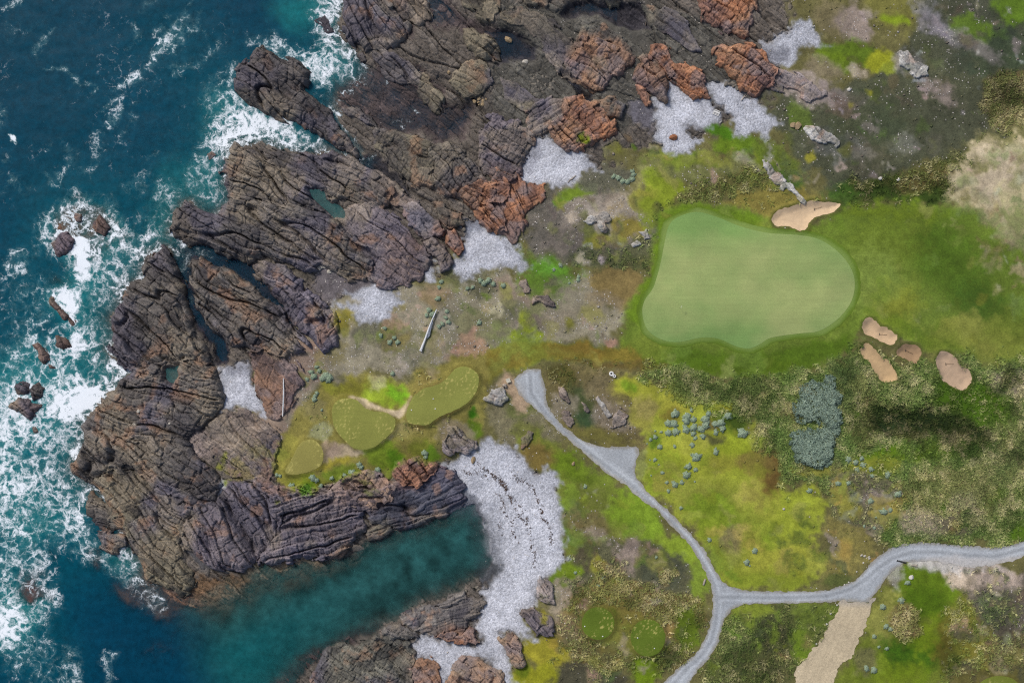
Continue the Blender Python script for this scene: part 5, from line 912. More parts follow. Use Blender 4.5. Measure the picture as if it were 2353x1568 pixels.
BLAB = ['sweeping crescent of pale grey pebbles at the head of the inlet', 'grey pebble cove below the mossy rust rock', 'white grey pebble cove below the long rust orange ridge',
        'pale pebble cove right of the white pallet', 'small grey pebble patch above the rust red rock', 'pebble cove with a straight dark edge left of the gravel mound', 'narrow strip of pebbles between two rock ribs',
        'ragged pebble pocket above the long white pole', 'grey pebble pocket at the left of the headland', 'thin sliver of pebbles on the lower left rock']
for i in range(len(BEACH)):
    k = (lab == i + 1) & ~under
    if k.sum() == 0: continue
    v_, f_, c_ = compact(V, F4[k], cols)
    link('pebble_beach', mesh_np('pebble_beach', v_, f_, cols=c_, mat=MG_), kind='structure', label=BLAB[i], category='beach')

# ------------------------------------------------------------------ sea
FO = np.zeros(GX.shape, f32)
for pts, d, fe in FOAM:
    sl, s = region(pts, 26, 6, pad=fe * 10 + 30)
    d = d if d >= .85 else d * .9
    FO[sl] = np.maximum(FO[sl], d * sstep(-fe * 1.3, fe * .9, s))
west = sstep(860, 560, GX + .35 * (GY - 784)) * sstep(1330, 1260, GY - .1 * GX)
near = np.exp(-np.abs(SL) / 1.6) * west * (.55 + .5 * fbm(GX / 40, GY / 40, 3, 33))
FO = np.maximum(FO, near * .8)
FO = np.maximum(FO, .22 * sstep(-14, -2, SL) * west * (SL < 0))
FO = np.maximum(FO, .12 * sstep(1250, 900, GY) * sstep(700, 500, GX) * (SL < 0))
FB = blur(blur(FO, 14), 14); FBb = blur(blur(FO, 40), 40)
deep = lin((2, 60, 84)); teal = lin((3, 76, 94)); turq = lin((24, 122, 128)); inl = lin((38, 82, 82)); inl2 = lin((10, 92, 98))
WC = deep[None, None] * (.8 + .4 * fbm(GX / 200, GY / 200, 3, 34))[..., None]
t_ = sstep(.05, .30, FBb)[..., None]; WC = WC + (teal - WC) * t_
t_ = (sstep(.28, .62, FB) * .75)[..., None]; WC = WC + (turq - WC) * t_
for cx0, cy0, rx0, ry0, a0 in ((690, 15, 60, 40, .9), (440, 420, 70, 60, .55), (370, 520, 30, 60, .8), (235, 545, 40, 30, .6), (30, 1400, 60, 40, .8), (60, 1180, 70, 70, .5), (490, 270, 30, 60, .4), (250, 820, 40, 60, .4), (290, 1280, 25, 30, .7)):
    sl, s = region(ell(cx0, cy0, rx0, ry0), 26, 6, pad=60)
    mm = (sstep(-4, 3, s) * a0)[..., None]; WC[sl] += (turq * .85 - WC[sl]) * mm
im = sstep(330, 520, GX + .4 * (1400 - GY)) * sstep(1170, 1240, GY + .12 * (GX - 500))
WC += (inl * (.15 + 1.65 * fbm(GX / 30, GY / 30, 5, 35))[..., None] - WC) * im[..., None]
t_ = (im * sstep(900, 500, GX) * sstep(1380, 1480, GY + .45 * (GX - 600)))[..., None]; WC += (inl2 - WC) * t_ * .8
WC *= .80
depth = np.maximum(-Z, 0)
BODY = 1 - np.exp(-depth / 1.45)
BODY = np.clip(BODY + .06, 0, .985)
sx = axis(-140, 1420, 5, 9000); sx = sx[sx <= 1420]; sy = axis(-140, 1710, 5, 9000)
PX, PY = np.meshgrid(sx, sy); vx, vy = W(PX, PY)
swell = (fbm(PX / 90, PY / 60, 3, 40) - .5) * .35 * sstep(700, 400, PX) + (fbm(PX / 16, PY / 16, 3, 41) - .5) * .06
V = np.stack([vx, vy, swell - .05], -1).reshape(-1, 3); H_, W_ = PX.shape
idx = np.arange(H_ * W_, dtype=np.int32).reshape(H_, W_)
F4 = np.stack([idx[:-1, :-1], idx[1:, :-1], idx[1:, 1:], idx[:-1, 1:]], -1).reshape(-1, 4)
SX, SY = beyond(PX, PY); pxf, pyf = SX.ravel(), SY.ravel()
zmin = sample(blur(ZG, 10), pxf, pyf); F4 = F4[~((zmin[F4].min(1) > .75) & (sample(SL, pxf, pyf)[F4].min(1) > 5))]
link('sea', mesh_np('sea', V, F4, cols={'Col': sample(WC, pxf, pyf), 'foam': sample(FO, pxf, pyf), 'body': sample(BODY, pxf, pyf)}, mat=MS), kind='structure', label='teal sea with white surf breaking on the rocks', category='sea')

# ------------------------------------------------------------------ draped sheets: pools, green, tees, bunkers, road
def sheet(pts, zf, st=4.0, sub=4, jit=0.0):
    P = smooth(pts, sub); B = []
    for i in range(len(P)):
        a, c = P[i], P[(i + 1) % len(P)]
        L = math.hypot(c[0] - a[0], c[1] - a[1]); n = max(1, int(L / st))
        B += [(a[0] + (c[0] - a[0]) * k / n, a[1] + (c[1] - a[1]) * k / n) for k in range(n)]
    if jit:
        q = np.array(B, f32); q = q + jit * np.stack([fbm(q[:, 0] / 9, q[:, 1] / 9, 3, 130) - .5, fbm(q[:, 0] / 9, q[:, 1] / 9, 3, 131) - .5], -1) * 2
        B = [tuple(map(float, v)) for v in q]
    bx = np.array(B)
    gx, gy = np.meshgrid(np.arange(bx[:, 0].min(), bx[:, 0].max(), st), np.arange(bx[:, 1].min(), bx[:, 1].max(), st))
    s = sdf_poly(B, gx.astype(f32), gy.astype(f32)); k = s > st * .55
    allp = [Vector(p) for p in B] + [Vector(p) for p in zip(gx[k].tolist(), gy[k].tolist())]
    nb = len(B)
    vo, eo, fo, *_ = delaunay_2d_cdt(allp, [(i, (i + 1) % nb) for i in range(nb)], [], 1, 1e-5)
    q = np.array([tuple(v) for v in vo], f32)
    z = zf(q[:, 0], q[:, 1])
    x, y = W(q[:, 0], q[:, 1])
    F3 = np.array([f for f in fo if len(f) == 3], np.int32)
    Vv = np.stack([x, y, z], -1)
    a = Vv[F3[:, 1]] - Vv[F3[:, 0]]; c = Vv[F3[:, 2]] - Vv[F3[:, 0]]
    up = a[:, 0] * c[:, 1] - a[:, 1] * c[:, 0] < 0
    F3[up] = F3[up][:, ::-1]
    return q, Vv, F3
# ------------------------------------------------------------------ rock outcrops
PS = np.full(GX.shape, -9, f32)
for pts, lb, lv in POOLS:
    sl, s = region(pts, 8, 4, pad=40); PS[sl] = np.maximum(PS[sl], s)
# stone colours drift from one outcrop into the next
RCA = np.zeros(GX.shape + (3,), f32); RCB = RCA.copy(); RCW = np.full(GX.shape, 1e-4, f32)
for pts, H, ang, colk, j, lb in OUT:
    sl, s = region(pts, 34, 8, pad=70)
    w = sstep(-4.0, 2.5, s) ** 2 * (1 + H)
    RCA[sl] += w[..., None] * lin(PAL[colk][0]); RCB[sl] += w[..., None] * lin(PAL[colk][1]); RCW[sl] += w
RCA /= RCW[..., None]; RCB /= RCW[..., None]
def stone(x, y, i, ang, H, joint, s, jagk, su=None):
    """fractured bedding: height, outline distance and the ids that tint it"""
    a = math.radians(-ang); ca, sa = math.cos(a), math.sin(a)
    x2 = x + (fbm(x / 9, y / 9, 4, 50) - .5) * 3.0; y2 = y + (fbm(x / 9, y / 9, 4, 51) - .5) * 3.0
    u = x2 * ca + y2 * sa; v = -x2 * sa + y2 * ca
    g = min(1.0, H / 2.0)
    ji = np.full(u.shape, i, np.int32)
    bed = v / (1.25 + .2 * H) + (fbm(u / 11, v / 5, 3, 52) - .5) * 1.8
    bi = np.floor(bed).astype(np.int32); saw = bed - bi; bid = hsh(bi, ji, 3)
    uj = u / (3.4 if not joint else 1.5) + bid * 9 + (fbm(u / 3, v / 3, 3, 56) - .5) * .9
    qi = np.floor(uj).astype(np.int32); fj = np.abs(uj - qi - .5); qid = hsh(qi, bi + ji * 57, 5)
    s = s + jagk * (.9 * (bid - .5) + .9 * (qid - .5))
    ins = sstep(-.05, .8, s)
    sm = s if su is None else np.maximum(s * .25, su + jagk * (.9 * (bid - .5) + .9 * (qid - .5)))
    h = H * (1 - np.exp(-np.maximum(sm, 0) / (.35 + .22 * H)))
    h += ins * g * ((saw - .5) * .5 + (bid - .5) * .8 + (qid - .5) * .5)
    lam = v / .42 + (fbm(u / 4, v / 2, 3, 58) - .5) * 2.2
    li = np.floor(lam).astype(np.int32); lid = hsh(li, ji, 9)
    h += ins * (.06 + .10 * g) * (lid - .5)
    rid = 1 - np.abs(2 * fbm(u / 9, v / 2.6, 4, 53) - 1)
    h += ins * g * (rid - .75) * 1.2
    dep = .16 + .30 * g
    h -= ins * dep * np.exp(-((.5 - np.abs(saw - .5)) / .09) ** 2) * (.35 + .9 * hsh(bi, ji, 11))
    h -= ins * dep * .8 * np.exp(-((.5 - fj) / (.05 if not joint else .09)) ** 2) * (.2 + .9 * hsh(qi, bi + ji * 31, 12))
    f1, f2, cid, ou, ov = voro(u / 4.2, v / 2.2, i)
    h += ins * g * ((cid - .5) * .3 + (ou * (cid - .5) + ov * .3) * .35)
    h -= ins * dep * .9 * np.exp(-((f2 - f1) / .05) ** 2)
    if joint: g1, g2, gid, pu, pv = voro(u / .62, v / 1.9, i + 31)
    else: g1, g2, gid, pu, pv = voro(u / 1.5, v / .7, i + 31)
    h += ins * (.08 + .10 * g) * (gid - .5)
    h -= ins * (.05 + .10 * g) * np.exp(-((g2 - g1) / .10) ** 2)
    cl = np.abs(fbm(u / 26, v / 5.5, 2, 54 + i % 5) - .5)
    h -= ins * sstep(.8, 2.5, s) * g * 2.0 * np.exp(-(cl / .017) ** 2)
    h += ins * (fbm(x / .8, y / .8, 3, 55) - .5) * .16
    tint = (.82 + .24 * bid + .12 * qid) * (.90 + .2 * lid)
    t = np.clip(.5 + 1.5 * (fbm(x / 3.2, y / 3.2, 5, 60 + i % 7) - .5) + .6 * (cid - .5) + .35 * (gid - .5) + .3 * (rid - .7), 0, 1)
    return h, s, tint, t
def grid_obj(name, x, y, z, c, keep, mat, **props):
    hh, ww = x.shape
    idx = np.arange(x.size, dtype=np.int32).reshape(hh, ww)
    kc = keep[:-1, :-1] & keep[1:, :-1] & keep[1:, 1:] & keep[:-1, 1:]
    Fq = np.stack([idx[:-1, :-1], idx[1:, :-1], idx[1:, 1:], idx[:-1, 1:]], -1)[kc]
    if not len(Fq): return
    v_, f_, c_ = compact(np.stack([x, y, z], -1).reshape(-1, 3), Fq, {'Col': c.reshape(-1, 3)})
    link(name, mesh_np(name, v_, f_, cols=c_, mat=mat, smooth_=False), **props)
def size0(pts):
    px = [p[0] for p in pts]; py = [p[1] for p in pts]
    return math.sqrt((max(px) - min(px)) * (max(py) - min(py))) * .1
def rock_object(i, pts, H, ang, colk, joint, label):
    st = 1.62
    px = [p[0] for p in pts]; py = [p[1] for p in pts]
    gx, gy = np.meshgrid(np.arange(min(px) - 18, max(px) + 18, st, dtype=f32), np.arange(min(py) - 18, max(py) + 18, st, dtype=f32))
    wx, wy = rwarp(gx, gy)
    s = sdf_poly(pts, wx, wy) * S + (.5 if H > 1.4 else .1)
    H = H * (.72 if size0(pts) > 8 else 1.25)
    x, y = W(gx, gy)
    size = math.sqrt(max(1.0, (max(px) - min(px)) * (max(py) - min(py)) * .01)) # metres across
    h, s, tint, t = stone(x, y, i, ang, H, joint, s, min(1.0, size / 12), sample(RSU, gx, gy))
    keep = s > -.45
    h = np.maximum(h, np.where(s > .25, -.7, -9))
    h = np.where(s > 0, h, 1.6 * s - .02)
    pm = sstep(-.9, .5, sample(PS, gx, gy)); h = h + (np.minimum(h, -.25) - h) * pm
    zb = sample(ZROCK, gx, gy); zb = np.where(zb < -.25, -.25 + .15 * (zb + .25) * sstep(1.5, .2, s), zb)
    z = zb + h
    own = .6 if colk in ('rus', 'rbr', 'rpk', 'wht', 'hth') else .25
    ca_ = (sample(RCA, gx, gy) * (1 - own) + lin(PAL[colk][0]) * own) * KA * 1.36; cb_ = (sample(RCB, gx, gy) * (1 - own) + lin(PAL[colk][1]) * own) * KA * 1.14
    c = cb_ + (ca_ - cb_) * t[..., None]
    c = c * tint[..., None]
    for cc_, sc_, sd_, lo_, am_ in (((112, 106, 122), 11, 72, .5, .5), ((160, 144, 120), 8, 73, .52, .5), ((72, 68, 74), 9, 74, .5, .45)):
        k_ = sstep(lo_, lo_ + .16, fbm(x / sc_, y / sc_, 5, sd_)) * am_ * (.5 if colk in ('rus', 'wht', 'hth') else 1)
        c = c + (alb(cc_) * 1.12 * tint[..., None] - c) * k_[..., None]
    ru = sstep(.54, .70, fbm(x / 2.6, y / 2.6, 4, 70)) * sstep(.4, .6, fbm(x / 11, y / 11, 3, 71))
    c = c + (alb((166, 124, 92)) * 1.3 - c) * (ru * .4)[..., None]
    if colk in ('rus', 'rbr', 'rpk'):
        pu_ = sstep(.48, .68, fbm(x / 3.1, y / 3.1, 4, 75)); c = c + (alb((132, 118, 118)) * 1.3 - c) * (pu_ * .6)[..., None]
    c = c * (np.array((.95, .99, 1.05), f32) if colk not in ('rus', 'rbr', 'rpk') else np.array((.95, 1.0, 1.02), f32))
    wet = sstep(1.0, .1, z) * sstep(1500, 1100, gx)
    c = c * (1 - .34 * wet)[..., None]
    ov = sample(OVR, gx, gy); oc = sample(C, gx, gy)
    if colk in ('hth', 'wht') or (colk == 'pnk' and H < 1.0):
        lo = sstep(.42, .62, fbm(x / 1.6, y / 1.6, 4, 80)) * .6
        ov = np.maximum(ov, lo * .8)
    ov = ov * sstep(.35, .6, fbm(x / 1.3, y / 1.3, 4, 81) + ov * .25)
    c = c + (oc - c) * ov[..., None]
    grid_obj('rock_outcrop', x, y, z, c, keep, MR, label=label, category='rock')
# bedrock of the foreshore between the outcrops, as one sheet
gx, gy = np.meshgrid(np.arange(150, 1880, 1.9, dtype=f32), np.arange(-110, 1660, 1.9, dtype=f32))
bd = sample(BED, gx, gy)
kp = (bd > .22) & (sample(RS, gx, gy) < 1.3)
x, y = W(gx, gy)
rows = np.array_split(np.arange(gx.shape[0]), 8)
zz = np.zeros(gx.shape, f32); cc = np.zeros(gx.shape + (3,), f32)
for r_ in rows:
    sl = slice(r_[0], r_[-1] + 1)
    h, s, tint, t = stone(x[sl], y[sl], 777, 38, 1.0, 0, np.full(x[sl].shape, 9, f32), 0)
    b_ = sstep(.2, .75, bd[sl])
    pm = sstep(-.9, .5, sample(PS, gx[sl], gy[sl]))
    zz[sl] = sample(ZROCK, gx[sl], gy[sl]) + (h - .92) * b_ * 1.0 - (1 - b_) * .45 - pm * .6
    cc[sl] = 1.08 * sample(C, gx[sl], gy[sl]) * (tint * (.78 + .5 * t))[..., None]
grid_obj('foreshore', x, y, zz, cc, kp, MR, kind='structure', label='fractured tidal bedrock between the outcrops', category='foreshore')
for i, (pts, H, ang, colk, j, lb) in enumerate(OUT):
    rock_object(i, pts, H, ang, colk, j, lb)

# ------------------------------------------------------------------ rock pools
def pool_mat():
    m, nt, p = M('pool_water'); b = NB(nt)
    b.put(p.inputs['Base Color'], b.scale(tuple(float(x) for x in lin((58, 104, 104)) * .8), b.mapr(b.noise(.4, 4), .3, .7, .7, 1.3)))
    p.inputs['Roughness'].default_value = .12; p.inputs['IOR'].default_value = 1.33
    b.put(p.inputs['Normal'], b.bump(b.noise(3, 3), .2, .05))
    tr = b.n('ShaderNodeBsdfTransparent'); mx = b.n('ShaderNodeMixShader'); mx.inputs[0].default_value = .6
    nt.links.new(tr.outputs[0], mx.inputs[1]); nt.links.new(p.outputs[0], mx.inputs[2])
    out = [n for n in nt.nodes if n.type == 'OUTPUT_MATERIAL'][0]; nt.links.new(mx.outputs[0], out.inputs['Surface'])
    return m
MP = pool_mat()
# ------------------------------------------------------------------ turf, sand and road sheets
def turf_mat(name, mow=0.0, mang=0.0):
    m, nt, p = M(name); b = NB(nt)
    c = b.attr('Col', True)
    f = b.noise(3.2, 6, .72); md = b.noise(.16, 3)
    c = b.scale(c, b.mapr(f, .25, .75, .84, 1.16)); c = b.scale(c, b.mapr(md, .3, .7, .93, 1.07))
    if mow:
        mp = b.n('ShaderNodeMapping'); b.put(mp.inputs['Vector'], b.co); mp.inputs['Rotation'].default_value = (0, 0, mang); mp.inputs['Scale'].default_value = (.06, 1.7, 1)
        c = b.scale(c, b.mapr(b.noise(1.0, 4, .6, co=mp.outputs[0]), .3, .7, 1 - mow, 1 + mow))
    b.put(p.inputs['Base Color'], c); p.inputs['Roughness'].default_value = .9; p.inputs['Specular IOR Level'].default_value = .1
    b.put(p.inputs['Normal'], b.bump(f, .35, .06))
    return m
MTG = turf_mat('mown_green', .05, math.radians(4)); MTT = turf_mat('tee_turf', .03, math.radians(30))
MSA = simple_mat('bunker_sand', (1, 1, 1), .10, 1.2, .95, .04, attr=True, spec=.05)
def road_mat():
    m, nt, p = M('crushed_gravel'); b = NB(nt)
    c = b.attr('Col', True); f = b.noise(4.5, 6, .75); g = b.voro(4.0, out='Color'); s = b.n('ShaderNodeSeparateColor'); b.put(s.inputs[0], g)
    c = b.scale(c, b.mapr(f, .25, .75, .85, 1.15)); c = b.scale(c, b.mapr(s.outputs[0], 0, 1, .86, 1.14))
    b.put(p.inputs['Base Color'], c); p.inputs['Roughness'].default_value = .95; p.inputs['Specular IOR Level'].default_value = .1
    b.put(p.inputs['Normal'], b.bump(f, .6, .05))
    return m
MRD = road_mat()
zf0 = lambda dz: (lambda px, py: sample(Z, px, py) + dz)
def sheet_obj(name, pts, colf, mat, dz, st, label, cat, sub=4, kind=None, jit=0.0):
    q, Vv, F3 = sheet(pts, zf0(dz), st, sub, jit)
    o = link(name, mesh_np(name, Vv, F3=F3, cols={'Col': colf(q[:, 0], q[:, 1]).astype(f32)}, mat=mat), label=label, category=cat)
    if kind: o['kind'] = kind
    return o
def green_col(px, py):
    s = sdf_poly(GREEN, px, py) * S
    t = np.clip(fbm(px / 120, py / 90, 4, 90) * 2.0 - .55 + .35 * np.exp(-(((px - 1760) / 170) ** 2 + ((py - 640) / 90) ** 2)), 0, 1)[:, None]
    c = alb((132, 168, 92)) + (alb((170, 184, 114)) - alb((132, 168, 92))) * t
    return c
def apron_col(px, py):
    n = fbm(px / 60, py / 60, 3, 91)[:, None]
    s = sdf_poly(APRON, px, py)[:, None] * S
    k = sstep(-.1, 1.0, s + (n - .5) * 1.2)
    return alb((104, 132, 34)) * (1 - k) + k * (alb((118, 150, 62)) + (alb((136, 160, 80)) - alb((118, 150, 62))) * n)
    return alb((118, 148, 60)) + (alb((134, 156, 74)) - alb((118, 148, 60))) * n
sheet_obj('green_apron', APRON, apron_col, MTT, .035, 5, 'darker mown collar ringing the putting green', 'apron', kind='structure', jit=3)
sheet_obj('putting_green', GREEN, green_col, MTG, .06, 5, 'large pale green putting surface with a wavy lower edge', 'putting green')
for pts, lb, colr in TEES:
    def tc(px, py, colr=colr, pts=pts):
        n = fbm(px / 40, py / 40, 4, 92)[:, None]
        s = sdf_poly(pts, px, py)[:, None] * S
        c = alb(colr) * (.85 + .3 * n)
        w = sstep(.66, .74, fbm(px / 3.2, py / 3.2, 2, 93))[:, None] * sstep(.42, .6, fbm(px / 50, py / 50, 2, 94))[:, None]
        return c + (alb((206, 196, 110)) - c) * w * .75
    sheet_obj('tee', pts, tc, MTT, .05, 2.4, lb, 'tee', jit=1.2)
for pts, colr, lb, rk_, ra in BUNK:
    def bc(px, py, colr=colr):
        return alb(colr) * (.92 + .16 * fbm(px / 12, py / 12, 4, 95))[:, None]
    jag = [(x + random.uniform(-1.6, 1.6), y + random.uniform(-1.6, 1.6)) for x, y in smooth(pts, 3)]
    sheet_obj('sand_bunker', jag, bc, MSA, .05, 2.6, lb, 'bunker', sub=2)
TRK = []   # centre line of the carriageway for wheel marks
TRK.append(T(2, 2, [(290, 300), (300, 480), (400, 620), (560, 780), (760, 960), (960, 1120), (1160, 1270), (1330, 1420), (1460, 1560)]) + T(2, 3, [(1560, 130), (1720, 320), (1850, 520), (1940, 700), (1965, 860), (1950, 1040), (1920, 1180), (1840, 1310), (1700, 1440), (1560, 1600)]))
TRK.append(T(2, 3, [(1960, 800), (2100, 800), (2300, 805)]) + T(3, 3, [(0, 808), (300, 806), (600, 790), (800, 730), (920, 650), (1040, 540), (1180, 450), (1350, 400), (1600, 400), (1850, 430), (2100, 440), (2352, 370)]))
def dist_line(pts, px, py):
    d = np.full(px.shape, 1e9, f32)
    for (ax, ay), (bx, by) in zip(pts[:-1], pts[1:]):
        ex, ey = bx - ax, by - ay; t = np.clip(((px - ax) * ex + (py - ay) * ey) / (ex * ex + ey * ey), 0, 1)
        d = np.minimum(d, np.hypot(px - ax - ex * t, py - ay - ey * t))
    return d
def road_col(px, py):
    n = fbm(px / 30, py / 30, 4, 96); n2 = fbm(px / 7, py / 7, 3, 97)
    c = alb((180, 187, 194)) * (.84 + .32 * n)[:, None]
    d = np.minimum(dist_line(TRK[0], px, py), dist_line(TRK[1], px, py)) * S
    wheel = np.exp(-((d - .75) / .28) ** 2); mid = np.exp(-(d / .35) ** 2)
    c = c * (1 + .2 * wheel - .16 * mid)[:, None]
    s = sdf_poly(ROAD, px, py) * S
    edge = sstep(.9, .0, s + (n2 - .5) * .8)
    c = c + (alb((150, 140, 116)) - c) * (edge * .6)[:, None]
    wb = sstep(1215, 1190, px) * sstep(860, 960, py)
    c = c + (alb((196, 176, 150)) - c) * (wb * .7)[:, None]
    tri = sstep(1360, 1400, px) * sstep(1478, 1440, px - .4 * (py - 1060)) * (d > 1.7) * (py < 1110) * (py > 1000)
    c = c * (1 - .12 * tri)[:, None]
    ea = sstep(2080, 2160, px) * sstep(1272, 1288, py + (n - .5) * 20)
    c = c + (alb((204, 200, 196)) - c) * (ea * .7)[:, None]
    return c
sheet_obj('gravel_road', ROAD, road_col, MRD, .055, 3.2, 'curving grey gravel road with a fork', 'road', sub=3, kind='structure', jit=4.5)
def track_col(px, py):
    n = fbm(px / 26, py / 26, 4, 98); a = math.radians(24)
    st = fbm((px * math.cos(a) + py * math.sin(a)) / 3.0, (-px * math.sin(a) + py * math.cos(a)) / 60, 3, 99)
    t = sstep(1400, 1380, py)
    c = alb((206, 190, 158)) * (.74 + .28 * n + .28 * st)[:, None]
    return c + (alb((166, 164, 160)) - c) * (t * .6)[:, None]
sheet_obj('sand_track', TRACK, track_col, MRD, .075, 3.2, 'sandy track leaving the gravel road towards the bottom edge', 'track', sub=3, kind='structure', jit=8)
for pts, lb, h in POOLS:
    q, Vv, F3 = sheet(pts, lambda px, py: sample(ZROCK, px, py) * 0 + float(sample(ZROCK, np.array([sum(p[0] for p in pts) / len(pts)]), np.array([sum(p[1] for p in pts) / len(pts)]))[0]) + h, 4, 4)
    link('rock_pool', mesh_np('rock_pool', Vv, F3=F3, mat=MP), kind='structure', label=lb, category='rock pool')

# ------------------------------------------------------------------ scattered cover ("stuff")
def zat(px, py): return sample(ZG, px, py)
OCT_V = np.array([(1, 0, 0), (0, 1, 0), (-1, 0, 0), (0, -1, 0), (0, 0, 1), (0, 0, -.6)], f32)
OCT_F = np.array([(0, 1, 4), (1, 2, 4), (2, 3, 4), (3, 0, 4), (1, 0, 5), (2, 1, 5), (3, 2, 5), (0, 3, 5)], np.int32)
def lumps(name, px, py, size, colr, flat=.6, lift=.2, elong=1.0, mat=None, ang=None, **props):
    n = len(px); x, y = W(px, py); z = zat(px, py)
    a = rng.uniform(0, 6.283, n) if ang is None else ang
    sc = size[:, None, None] * rng.uniform(.65, 1.3, (n, 6, 3)).astype(f32)
    v = OCT_V[None] * sc
    v[:, :, 0] *= elong; v[:, :, 2] *= flat
    c, s = np.cos(a)[:, None], np.sin(a)[:, None]
    X = v[:, :, 0] * c - v[:, :, 1] * s + x[:, None]; Y = v[:, :, 0] * s + v[:, :, 1] * c + y[:, None]
    Zz = v[:, :, 2] + (z + size * flat * lift)[:, None]
    V = np.stack([X, Y, Zz], -1).reshape(-1, 3)
    F = (OCT_F[None] + (np.arange(n) * 6)[:, None, None]).reshape(-1, 3)
    cc = np.repeat(colr[:, None], 6, 1).reshape(-1, 3)
    return link(name, mesh_np(name, V, F3=F, cols={'Col': cc}, mat=mat, smooth_=False), kind='stuff', **props)
def pick(n, R, rockok=False, box=(-60, -60, 2412, 1628), thr=None):
    px = rng.uniform(box[0], box[2], n).astype(f32); py = rng.uniform(box[1], box[3], n).astype(f32)
    w = sample(R, px, py)
    k = rng.random(n) < w
    if not rockok: k &= sample(RS, px, py) < -.1
    return px[k], py[k]
def rampc(cols, t, jit=.15):
    A = np.stack([alb(c) for c in cols]); f = t * (len(cols) - 1); i = np.clip(f.astype(int), 0, len(cols) - 2); q = (f - i)[:, None]
    return (A[i] * (1 - q) + A[i + 1] * q) * rng.uniform(1 - jit, 1 + jit, (len(t), 1))
MLEAF = simple_mat('dry_grass', (1, 1, 1), .12, 6, .85, 0, attr=True, spec=.1)
MSTONE = simple_mat('loose_stone', (1, 1, 1), .18, 5, .85, .03, attr=True)
MHEATH = simple_mat('heath_clump', (1, 1, 1), .25, 6, .9, .06, attr=True, spec=.05)
MWEED = simple_mat('dried_seaweed', (1, 1, 1), .3, 6, .7, .04, attr=True)
def tufts(name, px, py, size, colr, blades, **props):
    n = len(px); N = n * blades
    x, y = W(px, py); z = zat(px, py)
    x = np.repeat(x, blades); y = np.repeat(y, blades); z = np.repeat(z, blades); sz = np.repeat(size, blades) * rng.uniform(.6, 1.25, N)
    lean = np.repeat(fbm(px / 40, py / 40, 2, 110) * 9, blades)
    a = lean + rng.normal(0, 1.5, N)
    dx, dy = np.cos(a), np.sin(a)
    off = rng.uniform(0, .25, N) * sz
    x = x + dx * off; y = y + dy * off
    w = sz * rng.uniform(.08, .15, N)
    bend = rng.normal(0, .45, N); ex, ey = np.cos(a + bend), np.sin(a + bend)
    P0 = np.stack([x - dy * w, y + dx * w, z - .05], -1); P1 = np.stack([x + dy * w, y - dx * w, z - .05], -1)
    mx, my = x + dx * sz * .5, y + dy * sz * .5
    P2 = np.stack([mx - dy * w * .8, my + dx * w * .8, z + sz * .5], -1); P3 = np.stack([mx + dy * w * .8, my - dx * w * .8, z + sz * .5], -1)
    P4 = np.stack([mx + ex * sz * .55, my + ey * sz * .55, z + sz * rng.uniform(.2, .5, N)], -1)
    V = np.stack([P0, P1, P2, P3, P4], 1).reshape(-1, 3)
    b = np.arange(N)[:, None] * 5
    F4 = b + np.array([[0, 1, 3, 2]]); F3 = b + np.array([[2, 3, 4]])
    cc = np.repeat(np.repeat(colr, blades, 0) * rng.uniform(.7, 1.3, (N, 1)), 5, 0)
    return link(name, mesh_np(name, V, F4, F3, cols={'Col': cc}, mat=MLEAF, smooth_=False), kind='stuff', **props)

# tussock grass, in the areas one can tell apart
ZONES = [('tan tussock grass on the rough right of the silver bushes', (1480, 780, 2420, 1260), 52000), ('tan tussock grass round the two round tees', (1200, 1260, 1680, 1628), 19000),
         ('olive tussock grass between the putting green and the coves', (1200, 360, 1920, 780), 13000), ('tan tussock grass in the upper right corner', (1920, 100, 2420, 500), 15000),
         ('rough grass clumps south of the gravel road', (1660, 1260, 2420, 1628), 21000), ('grass clumps on the banks of the headland tees', (620, 780, 1480, 1130), 8000)]
for lb, box, n in ZONES:
    px, py = pick(n, TUS * .9, box=box)
    if not len(px): continue
    t = np.clip(fbm(px / 22, py / 22, 4, 111) * 2.1 - .62 + rng.normal(0, .17, len(px)), 0, .999)
    base = sample(C, px, py)
    cc = rampc([(62, 88, 36), (106, 128, 62), (150, 154, 94), (200, 192, 140)], t) * .6 + base * .58
    lum = base @ np.array((.3, .6, .1), f32); cc = cc * np.clip(lum / .085, .5, 1.25)[:, None]
    tufts('tussock_grass', px, py, rng.uniform(.32, .8, len(px)).astype(f32), cc, 6, label=lb, category='grass')
HZ = [('low dark heath clumps on the upper right moor', (1750, -60, 2412, 480), 1500), ('low heath clumps between the coves and the putting green', (1050, 280, 1750, 800), 1200),
      ('low heath clumps on the headland by the tees', (560, 640, 1120, 1150), 600), ('low heath clumps either side of the gravel road', (1120, 800, 2412, 1628), 3000)]
for lb, box, n in HZ:
    px, py = pick(n, HEA * .8, box=box)
    t = np.clip(rng.random(len(px)) * .8 + .3 * (fbm(px / 30, py / 30, 3, 112) - .3), 0, .999)
    cc = rampc([(54, 60, 42), (84, 88, 62), (116, 114, 86), (140, 132, 112)], t) * .3 + sample(C, px, py) * .85
    lumps('heath_clump', px, py, (.12 + .34 * rng.random(len(px)) ** 2).astype(f32), cc, .38, .0, mat=MHEATH, label=lb, category='heath')
SZ = [('pale stones strewn over the upper right moor', (1750, -60, 2412, 420), 9000), ('pale stones strewn over the gravel mound and slopes left of the green', (1050, 280, 1750, 800), 9000),
      ('loose stones on the tidal rock flats', (840, -60, 1760, 480), 7000), ('pale stones on the rocky headland', (460, 640, 1120, 1150), 5000), ('pale stones along the path and beach', (1020, 800, 2412, 1628), 8000)]
